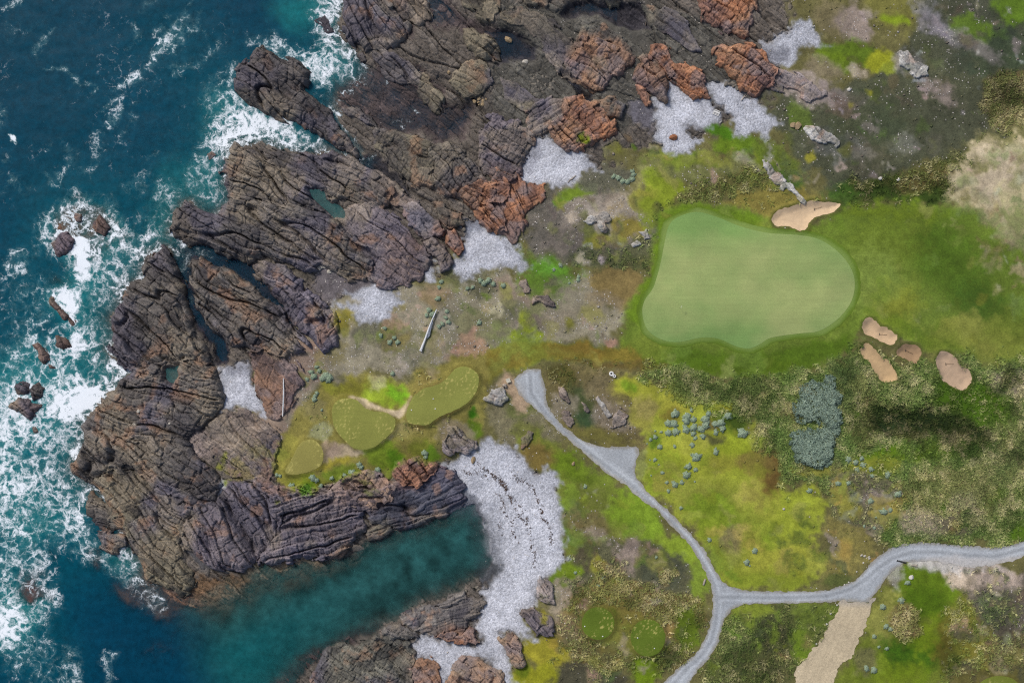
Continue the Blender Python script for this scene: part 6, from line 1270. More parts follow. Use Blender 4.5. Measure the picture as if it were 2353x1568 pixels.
for lb, box, n in SZ:
    px, py = pick(n, STO * .9 * sstep(.46, .66, fbm(GX / 26, GY / 26, 4, 115)), box=box)
    k = sample(Z, px, py) > -.05; px, py = px[k], py[k]
    cc = rampc([(112, 104, 94), (146, 138, 126), (198, 194, 188)], rng.random(len(px)) ** (1.9 if 'tidal' not in lb else 2.5))
    sz = (.07 + .34 * rng.random(len(px)) ** 5).astype(f32)
    lumps('loose_stones', px, py, sz, cc, .55, .3, mat=MSTONE, label=lb, category='stones')
px, py = pick(22000, PEB * (LAB > 0) * .6)
cc = rampc([(158, 160, 172), (194, 196, 206), (222, 224, 232)], rng.random(len(px)))
lumps('beach_pebbles', px, py, (.05 + .2 * rng.random(len(px)) ** 6).astype(f32), cc, .45, .2, mat=MSTONE, label='larger pale pebbles lying on the grey beaches', category='pebbles')

# strand lines of seaweed on the crescent beach
STR = [T(2, 2, [(140, 1180), (175, 1260), (260, 1285), (320, 1340), (350, 1400), (370, 1470), (400, 1550)]) + T(2, 3, [(400, 0), (400, 100), (450, 150), (490, 230), (490, 350)]),
       T(2, 2, [(0, 1250), (60, 1340), (110, 1400), (120, 1450), (160, 1510)]) + T(2, 3, [(150, 20), (200, 100), (270, 170), (300, 280), (300, 380), (350, 430), (320, 560)]),
       T(2, 2, [(130, 1420), (200, 1500)]) + T(2, 3, [(220, 20), (260, 100), (290, 190)]), T(2, 3, [(40, 20), (80, 90), (130, 130), (140, 240), (180, 320)]),
       T(1, 2, [(1910, 1170), (1940, 1190), (2000, 1190), (2100, 1210), (2200, 1230), (2260, 1310), (2340, 1400)]), T(1, 2, [(2020, 1110), (2120, 1170), (2230, 1240), (2300, 1330), (2350, 1420)]), T(2, 2, [(0, 1380), (40, 1440), (60, 1520), (70, 1568)]), T(2, 3, [(0, 130), (30, 200), (40, 260)])]
sp, wgt = [], []
for L in STR:
    for (ax, ay), (bx, by) in zip(L[:-1], L[1:]):
        n = int(math.hypot(bx - ax, by - ay) * 4.2); sd = random.uniform(1.2, 4.0)
        for _ in range(n):
            t = random.random(); sp.append((ax + (bx - ax) * t + random.gauss(0, sd), ay + (by - ay) * t + random.gauss(0, sd)))
sp = np.array(sp, f32); k = vnoise(sp[:, 0] / 4.5, sp[:, 1] / 4.5) > .5; sp = sp[k]
cc = rampc([(64, 56, 56), (92, 74, 68), (120, 100, 90)], rng.random(len(sp)))
lumps('seaweed', sp[:, 0], sp[:, 1], rng.uniform(.04, .10, len(sp)).astype(f32), cc, .3, .4, 1.8, mat=MWEED, label='dark brown seaweed lying in strand lines on the crescent beach', category='seaweed')
# ------------------------------------------------------------------ silver bushes
ORD = 'first second third fourth fifth sixth seventh eighth ninth tenth eleventh twelfth thirteenth fourteenth fifteenth sixteenth seventeenth eighteenth nineteenth twentieth'.split() + ['twenty-' + w for w in 'first second third fourth fifth sixth seventh eighth ninth'.split()] + ['thirtieth'] + ['thirty-' + w for w in 'first second third fourth fifth sixth seventh eighth ninth'.split()] + ['fortieth'] + ['forty-' + w for w in 'first second third fourth fifth sixth seventh eighth ninth'.split()]
def bush_mesh(seed):
    r = np.random.default_rng(seed)
    V = []; F = []; C_ = []
    def add(v, f, c):
        o = sum(len(a) for a in V); V.append(v); F.append(f + o); C_.append(np.repeat(c[None], len(v), 0))
    # inner dome
    nu, nv = 14, 6
    lob = r.uniform(0, 6.28, 5); am = r.uniform(.05, .16, 5)
    def rad(a): return 1 + sum(am[k] * math.sin((k + 2) * a + lob[k]) for k in range(5))
    dv = [(0, 0, .62)]
    for j in range(1, nv + 1):
        el = math.pi / 2 * (1 - j / nv)
        for i in range(nu):
            a = 2 * math.pi * i / nu; q = rad(a) * .9 * math.cos(el)
            dv.append((q * math.cos(a), q * math.sin(a), .62 * math.sin(el) - .05))
    fs = [(0, 1 + i, 1 + (i + 1) % nu) for i in range(nu)]
    for j in range(nv - 1):
        for i in range(nu):
            a_, b_ = 1 + j * nu + i, 1 + j * nu + (i + 1) % nu; c_, d_ = a_ + nu, b_ + nu
            fs += [(a_, c_, d_), (a_, d_, b_)]
    add(np.array(dv, f32), np.array(fs, np.int32), alb((128, 150, 122)))
    # leafy sprigs over the dome
    for k in range(320):
        a = r.uniform(0, 6.283); q = math.sqrt(r.uniform(0, 1)); R_ = rad(a) * q
        el = math.acos(min(.999, q)); z = .66 * math.sin(el) - .03
        lump = .10 * math.sin(7 * R_ * math.cos(a) + seed) * math.sin(6 * R_ * math.sin(a) + 2 * seed)
        c = np.array((R_ * math.cos(a), R_ * math.sin(a), z + lump)); s = r.uniform(.06, .115)
        nrm = Vector((c[0], c[1], c[2] + .45)).normalized(); t = nrm.orthogonal().normalized()
        bt = nrm.cross(t)
        th = r.uniform(0, 6.28)
        vs = []
        for m_ in range(3):
            b = th + m_ * 2.094; d = np.array(t) * math.cos(b) + np.array(bt) * math.sin(b)
            vs.append(c + d * s)
        vs.append(c + np.array(nrm) * s * r.uniform(.4, .9))
        add(np.array(vs, f32), np.array([(0, 1, 3), (1, 2, 3), (2, 0, 3)], np.int32), alb((168, 188, 160)) * r.uniform(.75, 1.25) * np.array((r.uniform(.93, 1.05), 1, r.uniform(.95, 1.06))))
    return mesh_np('silver_bush', np.concatenate(V), F3=np.concatenate(F), cols={'Col': np.concatenate(C_).astype(f32)}, mat=MLEAF, smooth_=False)
BM = [bush_mesh(s) for s in range(6)]
def place(px, py, dz=0.0, rock=False):
    x, y = W(px, py); z = float(sample(ZG, np.array([px]), np.array([py]))[0])
    return x, y, z + dz
BUSH = {}
BUSH['the cluster on the bright turf'] = [(2, 2, a) for a in [(1590, 662, 38), (1530, 750, 32), (1580, 755, 34), (1695, 690, 36), (1688, 728, 34), (1752, 715, 30), (1735, 630, 20), (1885, 660, 26), (1855, 712, 38), (1862, 762, 36), (1685, 803, 37), (1755, 785, 36), (1820, 800, 30), (1750, 840, 26), (1835, 865, 28), (1768, 880, 18), (1530, 835, 30), (1597, 825, 32), (1945, 755, 28), (1995, 740, 36), (2010, 795, 30), (1950, 828, 26), (2055, 682, 34), (2188, 835, 44)]]
BUSH['the open turf below the bush cluster'] = [(2, 2, a) for a in [(1412, 872, 22), (1370, 895, 18), (1412, 818, 11), (1466, 827, 13), (1453, 960, 24), (1585, 955, 17), (1741, 943, 24), (1775, 1048, 40), (1950, 1000, 28), (1705, 1133, 33), (1690, 1208, 38), (1770, 1162, 21), (1585, 1293, 30), (1648, 1276, 20), (1515, 1277, 18), (1530, 1353, 18), (1410, 1075, 17), (1476, 1190, 16), (1365, 1077, 8), (1443, 1118, 8), (1763, 1268, 9), (1640, 1503, 18), (1340, 932, 8), (1375, 1215, 8)]]
BUSH['the row below the blue green thicket'] = [(3, 2, a) for a in [(778, 1067, 33), (845, 1095, 26), (898, 1060, 24), (912, 1118, 26), (860, 1162, 23), (983, 1157, 24), (995, 1215, 22), (1131, 1206, 29), (625, 1090, 26), (600, 1110, 18), (435, 1349, 26)]]
BUSH['the heath above the road fork'] = [(3, 2, a) for a in [(1223, 1378, 32), (1095, 1535, 32), (1155, 1520, 20), (690, 1285, 24), (785, 1280, 22), (980, 1440, 24)]] + [(3, 3, a) for a in [(1010, 180, 16), (920, 165, 14), (1025, 90, 10)]] + [(2, 3, a) for a in [(1895, 290, 20), (2298, 388, 28), (2225, 490, 30), (2252, 520, 10)]]
BUSH['the grass right of the sandy track'] = [(3, 3, a) for a in [(1312, 673, 24), (1255, 830, 30), (1092, 888, 30), (1127, 1067, 22), (1168, 1093, 22), (1020, 1157, 22), (1065, 1254, 16), (1140, 1270, 20), (953, 1445, 27), (1020, 1460, 30)]]
BUSH['the rough ground right of the beach'] = [(2, 3, a) for a in [(1422, 448, 14), (905, 702, 15), (940, 638, 12), (700, 590, 16), (350, 965, 34), (380, 1010, 26), (465, 1045, 26)]] + [(2, 2, (787, 1315, 18))]
BUSH['the upper bank of the headland tees'] = [(1, 2, a) for a in [(690, 325, 34), (715, 345, 36), (660, 345, 30), (580, 330, 32), (555, 290, 22), (605, 245, 18), (630, 280, 22), (520, 355, 18), (585, 535, 24), (608, 480, 20), (590, 505, 18), (650, 630, 12), (1285, 305, 22)]]
BUSH['the lower bank of the headland tees'] = [(1, 2, a) for a in [(245, 1213, 18), (275, 1220, 14), (378, 1310, 28), (570, 1235, 30), (600, 1255, 26), (463, 1405, 26), (410, 1430, 18), (640, 1310, 20), (740, 1238, 18), (855, 1215, 20), (915, 1195, 32), (935, 1230, 30), (985, 1115, 22), (1000, 1140, 26), (1150, 1165, 26), (1570, 1015, 28), (1575, 1055, 20), (1070, 1355, 16)]]
BUSH['the stony ground round the long white pole'] = [(1, 1, a) for a in [(2070, 990, 26), (2100, 1015, 30), (2140, 990, 28), (2185, 1020, 22), (1955, 1060, 20), (2000, 1050, 18), (2275, 1035, 24), (2060, 1365, 20), (1760, 1320, 18), (1785, 1360, 22), (1730, 1375, 22), (1700, 1400, 20), (1770, 1265, 18), (1610, 1255, 26), (1640, 1290, 26), (1590, 1300, 20), (1690, 1150, 22), (1720, 1000, 18), (1700, 1050, 16), (1300, 1500, 20), (1215, 1415, 18), (1330, 1540, 20), (1260, 1540, 22), (1180, 1480, 20)]]
BUSH['the green hollow and mound left of the green'] = [(2, 1, a) for a in [(505, 893, 17), (725, 958, 18), (722, 985, 18), (643, 1013, 13), (565, 855, 18), (1120, 105, 28), (1160, 110, 26), (1205, 85, 26), (1215, 45, 22), (1205, 15, 20), (1040, 60, 22), (1080, 75, 24)]]
for zone, L in BUSH.items():
    it = []
    for c, r, (x, y, rad) in L:
        p = T1(c, r, x, y); it.append((p[0], p[1], rad * .0257143))
    it.sort()
    for k, (px, py, R_) in enumerate(it):
        me = BM[int(px * 7 + py * 3) % 6]
        word = 'large' if R_ > .85 else ('small' if R_ < .45 else 'medium')
        hz = .12 if 'pole' in zone or 'headland' in zone else -.02
        o = link('silver_bush', me, label=f'{word} silver bush, {ORD[k]} from left on {zone}' if not zone.startswith('the cluster') else f'{word} silver bush, {ORD[k]} from left in {zone}', category='bush', group='silver bushes on ' + zone[4:])
        o.location = place(px, py, hz); o.rotation_euler = (0, 0, (px * 1.7) % 6.28)
        s = R_ * 1.04; o.scale = (s * (1 + .12 * math.sin(px)), s * (1 + .12 * math.cos(py)), s * .9)
# dark bush among the cluster
# ------------------------------------------------------------------ blue green thicket: two dense stands
def thicket(pts, n, label):
    pxs = [p[0] for p in pts]; pys = [p[1] for p in pts]
    px = rng.uniform(min(pxs), max(pxs), n).astype(f32); py = rng.uniform(min(pys), max(pys), n).astype(f32)
    wxp = px + (fbm(px / 10, py / 10, 4, 120) - .5) * 26; wyp = py + (fbm(px / 10, py / 10, 4, 121) - .5) * 26
    s = sdf_poly(pts, wxp, wyp) * S
    k = s > 0; px, py, s = px[k], py[k], s[k]
    gap = fbm(px / 5, py / 5, 3, 122); k = rng.random(len(px)) < sstep(.3, .5, gap) + .25; px, py, s = px[k], py[k], s[k]
    root = bpy.data.objects.new('thicket', None); COL.objects.link(root); root['label'] = label; root['category'] = 'thicket'
    hgt = (.5 + .8 * sstep(0, 1.2, s)) * (.6 + .8 * fbm(px / 9, py / 9, 3, 123))
    N = len(px); x, y = W(px, py); z = zat(px, py) + hgt
    a = rng.uniform(0, 6.283, N); L = rng.uniform(.16, .36, N); w = L * .28
    dx, dy = np.cos(a), np.sin(a); tz = rng.uniform(-.1, .16, N)
    P = np.stack([np.stack([x, y, z], -1), np.stack([x + dx * L * .5 - dy * w, y + dy * L * .5 + dx * w, z + tz * .5], -1), np.stack([x + dx * L, y + dy * L, z + tz], -1), np.stack([x + dx * L * .5 + dy * w, y + dy * L * .5 - dx * w, z + tz * .5], -1)], 1).reshape(-1, 3)
    F4 = np.arange(N)[:, None] * 4 + np.array([[0, 3, 2, 1]])
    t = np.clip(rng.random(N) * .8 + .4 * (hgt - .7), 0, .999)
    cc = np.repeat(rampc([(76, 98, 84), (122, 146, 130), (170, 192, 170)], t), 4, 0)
    link('foliage', mesh_np('foliage', P, F4, cols={'Col': cc}, mat=MLEAF, smooth_=False), parent=root)
    # woody stems under the leaves
    q = rng.choice(N, min(N, 350), replace=False); xx, yy, zz = x[q], y[q], z[q]; gz = zat(px[q], py[q])
    Vs = np.stack([np.stack([xx - .03, yy, gz - .05], -1), np.stack([xx + .03, yy, gz - .05], -1), np.stack([xx, yy + .04, gz - .05], -1), np.stack([xx, yy, zz - .05], -1)], 1).reshape(-1, 3)
    Fs = (np.arange(len(q))[:, None, None] * 4 + np.array([[[0, 1, 3], [1, 2, 3], [2, 0, 3]]])).reshape(-1, 3)
    link('stems', mesh_np('stems', Vs, F3=Fs, cols={'Col': np.repeat(alb((92, 76, 60))[None], len(Vs), 0)}, mat=MLEAF, smooth_=False), parent=root)
thicket(T(3, 2, [(370, 400), (440, 360), (520, 380), (580, 320), (650, 315), (680, 370), (660, 440), (730, 500), (700, 560), (680, 620), (720, 720), (700, 800), (640, 820), (580, 790), (540, 730), (400, 740), (300, 700), (280, 590), (330, 520), (350, 450)]), 15000, 'upper stand of blue green thicket, narrowing to a tongue')
thicket(T(3, 2, [(250, 830), (330, 800), (470, 820), (540, 770), (660, 760), (690, 820), (650, 950), (640, 1060), (600, 1120), (490, 1150), (380, 1130), (290, 1080), (265, 950)]), 14000, 'lower squarish stand of blue green thicket')

# ------------------------------------------------------------------ boulders
def boulder_mesh(seed):
    import bmesh
    bm = bmesh.new(); bmesh.ops.create_icosphere(bm, subdivisions=2, radius=1)
    r = np.random.default_rng(seed + 50); dirs = r.normal(size=(7, 3)); dirs /= np.linalg.norm(dirs, axis=1)[:, None]; cut = r.uniform(.55, .9, 7)
    for v in bm.verts:
        p = np.array(v.co)
        for d, c in zip(dirs, cut):
            q = p @ d
            if q > c: p = p - d * (q - c) * .9
        v.co = p + r.normal(0, .02, 3)
    me = bpy.data.meshes.new('boulder'); bm.to_mesh(me); bm.free()
    return me
BO = [boulder_mesh(s) for s in range(6)]
def tint_mat(name, c): return simple_mat(name, c, .28, 4, .85, .05)
STN = {'pale': tint_mat('pale_stone', (196, 190, 178)), 'tan': tint_mat('tan_stone', (168, 146, 112)), 'grey': tint_mat('grey_stone', (128, 122, 112)), 'rust': tint_mat('rust_stone', (158, 104, 72)), 'white': tint_mat('white_stone', (224, 220, 210))}
BMM = {}
def bmesh_for(k, i):
    if (k, i) not in BMM:
        m = BO[i].copy(); m.materials.clear(); m.materials.append(STN[k]); BMM[(k, i)] = m
    return BMM[(k, i)]
def surf(px, py):
    return place(px, py)
def boulder(px, py, R_, k, label, el=1.0, rot=0.0, group=None, lift=.25):
    o = link('boulder', bmesh_for(k, int(px + py) % 6), label=label, category='boulder')
    if group: o['group'] = group
    x, y, z = surf(px, py)
    o.location = (x, y, z + R_ * lift); o.scale = (R_ * el, R_, R_ * .7); o.rotation_euler = (0, 0, math.radians(rot))
    return o
boulder(1317, 1065, .42, 'tan', 'lone sandy oval boulder on the grass between beach and path', 1.4, 70)
boulder(1087, 1058, .55, 'tan', 'sandy boulder at the top of the crescent beach', 1.7, 85)
boulder(1204, 141, .75, 'pale', 'pale boulder on the edge of the small dark tidal pool', 1.4, 20)
boulder(1566, 117, .75, 'grey', 'grey boulder beside the long rust orange ridge', 1.3, 30)
boulder(1168, 85, .8, 'tan', 'tan boulder standing at the dark pool left of the olive reef', 1.4, 120)
boulder(954, 362, .6, 'pale', 'round pale boulder on the jointed tan slab', 1.0, 0, lift=2.2)
boulder(1031, 163, .55, 'tan', 'round tan boulder in the dark tidal pool beside the dome', 1.0)
boulder(1065, 526, .6, 'grey', 'round grey boulder at the edge of the lower cove', 1.0)
boulder(784, 599, .75, 'grey', 'grey boulder on the stony flat below the purple slab', 1.1)
boulder(1546, 317, .8, 'rust', 'lone rust boulder on the pebbles of the upper cove', 1.3, 20)
boulder(1822, 288, .7, 'tan', 'left of two flat tan boulders right of the coves', 1.2, 10)
boulder(1833, 289, .75, 'tan', 'right of two flat tan boulders right of the coves', 1.4, 65)
boulder(2093, 1325, .55, 'white', 'white angular boulder on the grass below the road bend', 1.2, 20)
boulder(1950, 205, .5, 'white', 'white boulder on the dark heath near the yellow moss', 1.1)
boulder(2065, 592 - 180, .5, 'white', 'white boulder on the dark grass above the fairway', 1.2)
boulder(2022, 602 - 193, .45, 'white', 'upper white boulder in the dark belt right of the rock spine', 1.2)
boulder(1800, 1160 + 8, .3, 'pale', 'small pale boulder in the yellow turf', 1.2)
boulder(590 - 8, 668, .75, 'grey', 'brown boulder in the dark water channel', 1.3, 20)
for i_, (x_, y_) in enumerate(((685, 873), (628, 950), (593, 1045), (502, 1222), (348, 1468))):
    p = T1(3, 3, x_, y_); boulder(p[0], p[1], .24, 'white', f'small white marker stone, {ORD[i_]} from the top along the left of the sandy track', 1.1)
for i_, (x_, y_) in enumerate(((748, 690), (785, 668), (852, 570), (912, 492))):
    p = T1(3, 3, x_, y_); boulder(p[0], p[1], .2, 'white', f'small white stone, {ORD[i_]} from the left on the upper verge of the road bend', 1.1)
for i_, (x_, y_) in enumerate(((897, 425), (925, 432), (960, 440), (965, 455))):
    p = T1(3, 3, x_, y_); boulder(p[0], p[1], .26, 'pale', f'pale stone, {ORD[i_]} from the left in the heap above the road bend', 1.5, 20)
RUB = [(1232, 195, 44, 26, 49, 'grey', 'pale grey', 'in the boulder field left of the curved rib'), (1190, 232, 34, 20, 30, 'grey', 'olive grey', 'on the low stony olive reef'),
       (1095, 215, 30, 26, 30, 'tan', 'tan', 'below the olive brown dome'), (765, 505, 16, 8, 16, 'tan', 'tan', 'at the lower end of the teal pool'),
       (1068, 495, 14, 14, 22, 'grey', 'grey', 'above the bright orange rock'), (760, 600, 40, 24, 26, 'pale', 'pale', 'on the flat left of the ragged pebble pocket'),
       (1690, 190, 26, 20, 18, 'grey', 'blue grey', 'at the foot of the rust red rock'), (1075, 1350, 30, 22, 16, 'grey', 'grey', 'where the inlet laps the lower beach'), (945, 1195, 34, 12, 14, 'grey', 'dark', 'on the inlet edge under the blue black rock'), (450, 800, 20, 22, 14, 'grey', 'brown', 'at the lower end of the left channel')]
for cx0, cy0, rx0, ry0, n, k, w, lb in RUB:
    pos = []
    for _ in range(n):
        a = random.uniform(0, 6.28); q = math.sqrt(random.random()); pos.append((cx0 + rx0 * q * math.cos(a), cy0 + ry0 * q * math.sin(a)))
    for k_, (bx_, by_) in enumerate(sorted(pos)):
        boulder(bx_, by_, random.uniform(.2, .55), k, f'{w} rubble stone, {ORD[k_]} from left, {lb}', random.uniform(1, 1.5), random.uniform(0, 180), group=f'{w} rubble stones {lb}', lift=.35)
# boulders that lie on top of the rock shelf need the shelf's height
dg = bpy.context.evaluated_depsgraph_get(); dg.update()
def top(px, py):
    x, y = W(px, py)
    ok, loc, *_ = scene.ray_cast(dg, Vector((x, y, 60)), Vector((0, 0, -1)))
    return loc.z if ok else 0.0
for px, py, R_, lb in ((308, 974, .5, 'pale round boulder resting on the wide brown rock shelf'), (321, 943, .4, 'slim white stone just above the pale boulder on the shelf'), (391, 972, .32, 'small white stone on the shelf right of the pale boulder')):
    o = boulder(px, py, R_, 'pale', lb, 1.4, 40); o.location.z = top(px, py) + R_ * .4

# ------------------------------------------------------------------ small things
import bmesh
def bm_obj(name, build, mat, parent=None, **props):
    bm = bmesh.new(); build(bm); me = bpy.data.meshes.new(name); bm.to_mesh(me); bm.free()
    me.materials.append(mat); return link(name, me, parent, **props)
def box(bm, c, d, rz=0.0, bev=0.0):
    r = bmesh.ops.create_cube(bm, size=1)
    co, si = math.cos(rz), math.sin(rz)
    for v in r['verts']:
        x, y, z = v.co.x * d[0], v.co.y * d[1], v.co.z * d[2]
        v.co = (x * co - y * si + c[0], x * si + y * co + c[1], z + c[2])
def tube(bm, path, rad, n=8):
    rings = []
    for k, (p, r) in enumerate(zip(path, rad)):
        d = (Vector(path[min(k + 1, len(path) - 1)]) - Vector(path[max(k - 1, 0)])).normalized()
        t = d.orthogonal().normalized(); b = d.cross(t)
        rings.append([bm.verts.new(Vector(p) + (t * math.cos(2 * math.pi * i / n) + b * math.sin(2 * math.pi * i / n)) * r) for i in range(n)])
    for a, b in zip(rings[:-1], rings[1:]):
        for i in range(n): bm.faces.new((a[i], a[(i + 1) % n], b[(i + 1) % n], b[i]))
    bm.faces.new(rings[0][::-1]); bm.faces.new(rings[-1])
def empty(name, loc, rz=0.0, **props):
    o = bpy.data.objects.new(name, None); COL.objects.link(o); o.location = loc; o.rotation_euler = (0, 0, rz)
    for k, v in props.items(): o[k] = v
    return o
MWH = simple_mat('white_paint', (238, 238, 236), .06, 3, .6, 0); MWD = simple_mat('weathered_wood', (206, 200, 188), .2, 6, .85, .01); MDK = simple_mat('dark_rubber', (60, 62, 62), .2, 5, .8, 0)
MBR = simple_mat('rake_wood', (92, 74, 54), .15, 6, .8, 0); MDR = simple_mat('drift_wood', (176, 166, 154), .2, 5, .85, .02); MPO = simple_mat('white_pole', (226, 230, 234), .08, 4, .55, 0)
# two whitewashed tyres
for (x_, y_), R_, lb in ((T1(2, 2, 1019, 305), .57, 'larger white painted tyre in the rough below the fairway'), (T1(2, 2, 1045, 326), .41, 'smaller white painted tyre touching the larger one')):
    e = empty('tyre', place(x_, y_, .02), label=lb, category='tyre')
    def tor(bm, R_=R_):
        n, mseg = 28, 10; tw = R_ * .32
        g = [[bm.verts.new(((R_ - tw + tw * math.cos(2 * math.pi * j / mseg)) * math.cos(2 * math.pi * i / n), (R_ - tw + tw * math.cos(2 * math.pi * j / mseg)) * math.sin(2 * math.pi * i / n), .17 + .16 * math.sin(2 * math.pi * j / mseg))) for j in range(mseg)] for i in range(n)]
        for i in range(n):
            for j in range(mseg): bm.faces.new((g[i][j], g[(i + 1) % n][j], g[(i + 1) % n][(j + 1) % mseg], g[i][(j + 1) % mseg]))
    bm_obj('tread', tor, MWH, e)
    bm_obj('hub_soil', lambda bm, R_=R_: bmesh.ops.create_cone(bm, cap_ends=True, segments=20, radius1=R_ * .5, radius2=R_ * .4, depth=.08), MDK, e)
# pallet on the shingle
e = empty('pallet', place(*T1(2, 0, 1956, 1010), .05), math.radians(-24), label='white slatted timber pallet lying on the upper cove', category='pallet')
for s_ in (-.62, 0, .62): bm_obj('bearer', lambda bm, s_=s_: box(bm, (s_, 0, .06), (.12, 1.25, .12)), MWD, e)
for q in (-.55, -.3, -.02, .12, .26, .55): bm_obj('slat', lambda bm, q=q: box(bm, (0, q, .15), (1.45, .12 if abs(q) > .2 else .13, .04)), MWH, e)
# square timber box by the path
e = empty('timber_box', place(*T1(2, 2, 97, 365), .0), math.radians(20), label='small square cream timber box beside the top of the gravel path', category='box')
bm_obj('body', lambda bm: box(bm, (0, 0, .3), (.84, .84, .6)), MWD, e)
def rim(bm):
    for a, b in (((0, .42), (.92, .1)), ((0, -.42), (.92, .1))): box(bm, (a[0], a[1], .63), (b[0], b[1], .06))
    for a, b in (((.42, 0), (.1, .74)), ((-.42, 0), (.1, .74))): box(bm, (a[0], a[1], .63), (b[0], b[1], .058))
bm_obj('rim', rim, simple_mat('cream_paint', (232, 228, 200), .05), e)
bm_obj('lid', lambda bm: box(bm, (0, 0, .605), (.74, .74, .03)), simple_mat('lid_board', (206, 202, 190), .08), e)
# long white pole with a torn strip
def w3(px, py, dz): x, y = W(px, py); return Vector((x, y, top(px, py) + dz))
P_ = [w3(1003.2, 710.5, .5), w3(995, 730, .5), w3(986, 752, .55), w3(977, 778, .5), w3(967, 804, .4)]
zp = max(p.z for p in P_)
for p in P_: p.z = .35 * p.z + .65 * zp
e = empty('fallen_pole', (0, 0, 0), label='long white fallen pole with a torn strip, above the longest tee', category='pole')
bm_obj('shaft', lambda bm: tube(bm, P_, [.12, .16, .2, .22, .3], 10), MPO, e)
def strip(bm):
    outl = [(996, 729), (994.5, 742), (990, 758), (987.5, 771), (982.5, 776.5), (978.5, 777)]
    inn = [(995.2, 729), (991.5, 739), (987, 750), (983, 760), (980, 769), (978, 777)]
    a = [bm.verts.new(Vector((*W(*q), zp + .16))) for q in inn]; b = [bm.verts.new(Vector((*W(*q), zp - .05 + .05 * math.sin(i)))) for i, q in enumerate(outl)]
    fs = [bm.faces.new((a[i], a[i + 1], b[i + 1], b[i])) for i in range(5)]
    bmesh.ops.solidify(bm, geom=fs, thickness=.03)
bm_obj('torn_strip', strip, simple_mat('pale_sheet', (190, 200, 216), .08), e)
bm_obj('butt_end', lambda bm: box(bm, (*W(966.6, 804.6), P_[-1].z), (.62, .3, .3), math.radians(-25)), MPO, e)
# thin white pole on the rock
Q_ = [w3(652.5, 868, .2), w3(653, 900, .2), w3(652, 930, .2), w3(650.5, 955, .2)]
zp2 = max(p.z for p in Q_)
for p in Q_: p.z = zp2
e = empty('fallen_pole', (0, 0, 0), label='thin straight white pole lying near the grey pebble pocket', category='pole')
bm_obj('shaft', lambda bm: tube(bm, Q_, [.11, .16, .15, .11], 8), MPO, e)
bm_obj('end_band', lambda bm: tube(bm, [Q_[-1] + Vector((.02, .25, 0)), Q_[-1]], [.135, .135], 8), MWH, e)
# rakes in the bunkers
RLB = ['rake lying in the largest sand bunker', 'rake lying in the upper left sand bunker', '', 'rake lying in the smallest brown sand bunker', 'rake lying in the rightmost sand bunker']
for i_, (pts, colr, lb, rp, ra) in enumerate(BUNK):
    if rp is None: continue
    x, y = W(*rp); z = float(sample(Z, np.array([rp[0]]), np.array([rp[1]]))[0]) + .12
    e = empty('bunker_rake', (x, y, z), math.radians(ra), label=RLB[i_], category='rake', group='rakes in the bunkers')
    bm_obj('handle', lambda bm: tube(bm, [(-.9, 0, .05), (.9, 0, .12)], [.035, .03], 6), MBR, e)
    h = bm_obj('head', lambda bm: box(bm, (-.92, 0, .05), (.09, .6, .08)), MDK, e)
    for q in range(5): bm_obj('tooth', lambda bm, q=q: box(bm, (-.92, -.24 + .12 * q, -.03), (.03, .03, .1)), MDK, h)
# flagstick on the green
x, y = W(1560, 707); z = float(sample(Z, np.array([1560.0]), np.array([707.0]))[0]) + .06
e = empty('flagstick', (x, y, z), label='thin flagstick standing on the putting green', category='flagstick')
bm_obj('pole', lambda bm: tube(bm, [(0, 0, 0), (0, 0, 2.1)], [.02, .016], 6), MWH, e)
bm_obj('flag', lambda bm: box(bm, (.12, .22, 1.95), (.03, .46, .3), math.radians(-28)), MWH, e)
bm_obj('cup', lambda bm: bmesh.ops.create_cone(bm, cap_ends=True, segments=14, radius1=.07, radius2=.07, depth=.02), MDK, e)
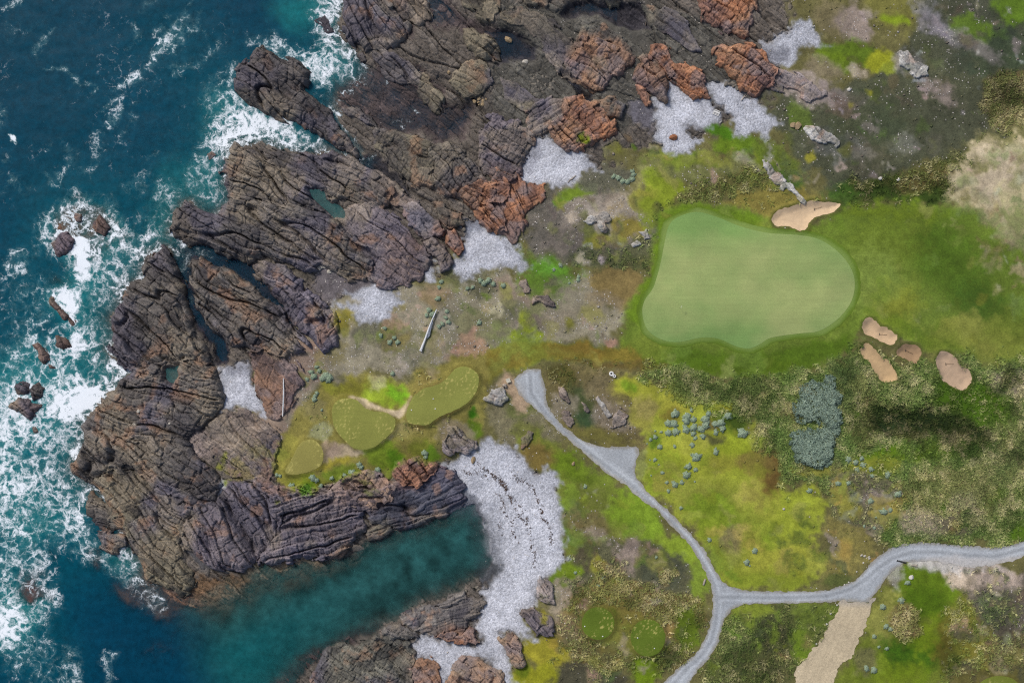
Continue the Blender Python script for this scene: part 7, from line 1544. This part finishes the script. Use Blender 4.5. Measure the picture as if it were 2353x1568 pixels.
# tee markers
MK = [((1, 2, 1456, 628), 'left white marker on the longest tee'), ((1, 2, 1668, 617), 'right white marker on the longest tee'), ((1, 2, 1650, 528), 'cream marker in the middle of the longest tee'), ((2, 3, 780, 1057), 'left white marker on the left round tee'), ((2, 3, 940, 1146), 'right white marker on the left round tee'),
      ((2, 3, 1400, 1250), 'lower white marker on the right round tee'), ((2, 3, 1250, 1157), 'upper white marker on the right round tee')]
for (c, r, x_, y_), lb in MK:
    p = T1(c, r, x_, y_); x, y = W(*p); z = float(sample(Z, np.array([p[0]]), np.array([p[1]]))[0]) + .05
    def mk(bm):
        bmesh.ops.create_uvsphere(bm, u_segments=12, v_segments=8, radius=.15)
        for v in bm.verts: v.co.z = max(-.02, v.co.z * .8) if v.co.z > 0 else v.co.z * .15
    bm_obj('tee_marker', mk, MWH, None, label=lb, category='tee marker').location = (x, y, z + .03)
# pale log and dark pipe by the road
p = T1(2, 3, 1850, 665); a = place(*p, .1)
bm_obj('log', lambda bm: tube(bm, [(-.25, -.7, 0), (-.05, 0, .05), (.2, .7, .0)], [.2, .24, .18], 9), MDR, None, label='short pale log on the verge left of the road fork', category='log').location = a
p = T1(3, 3, 1258, 484); a = place(*p, .14)
e = empty('drain_pipe', a, math.radians(-14), label='dark pipe poking out of the verge below the road bend', category='pipe')
bm_obj('barrel', lambda bm: tube(bm, [(-1.2, 0, 0), (1.0, 0, .05)], [.16, .18], 10), MDK, e)
bm_obj('collar', lambda bm: tube(bm, [(-1.22, 0, 0), (-1.0, 0, .0)], [.21, .21], 10), MDK, e)
# driftwood on the shingle
for c, r, pth, lb in ((2, 1, [(630, 115), (650, 90), (690, 62), (700, 52)], 'forked driftwood branch on the middle pebble cove'), (0, 2, [(1240, 640), (1250, 632), (1262, 626)], 'white drift stick beside the pale boulder on the shelf'), (3, 3, [(1345, 515), (1370, 520), (1400, 530)], 'bleached drift stick on the verge below the road bend'), (2, 0, [(2180, 900), (2200, 870), (2215, 850)], 'short driftwood stick on the pale cove right of the pallet')):
    pts = [T1(c, r, *q) for q in pth]
    V3 = [w3(q[0], q[1], .12) for q in pts]
    e = empty('driftwood', (0, 0, 0), label=lb, category='driftwood')
    bm_obj('stem', lambda bm: tube(bm, V3, [.16] + [.13] * (len(V3) - 2) + [.07], 7), MDR, e)
    m_ = V3[1]; bm_obj('branch', lambda bm: tube(bm, [m_, m_ + Vector((.5, .15, .12)), m_ + Vector((.8, .5, .1))], [.09, .07, .03], 6), MDR, e)
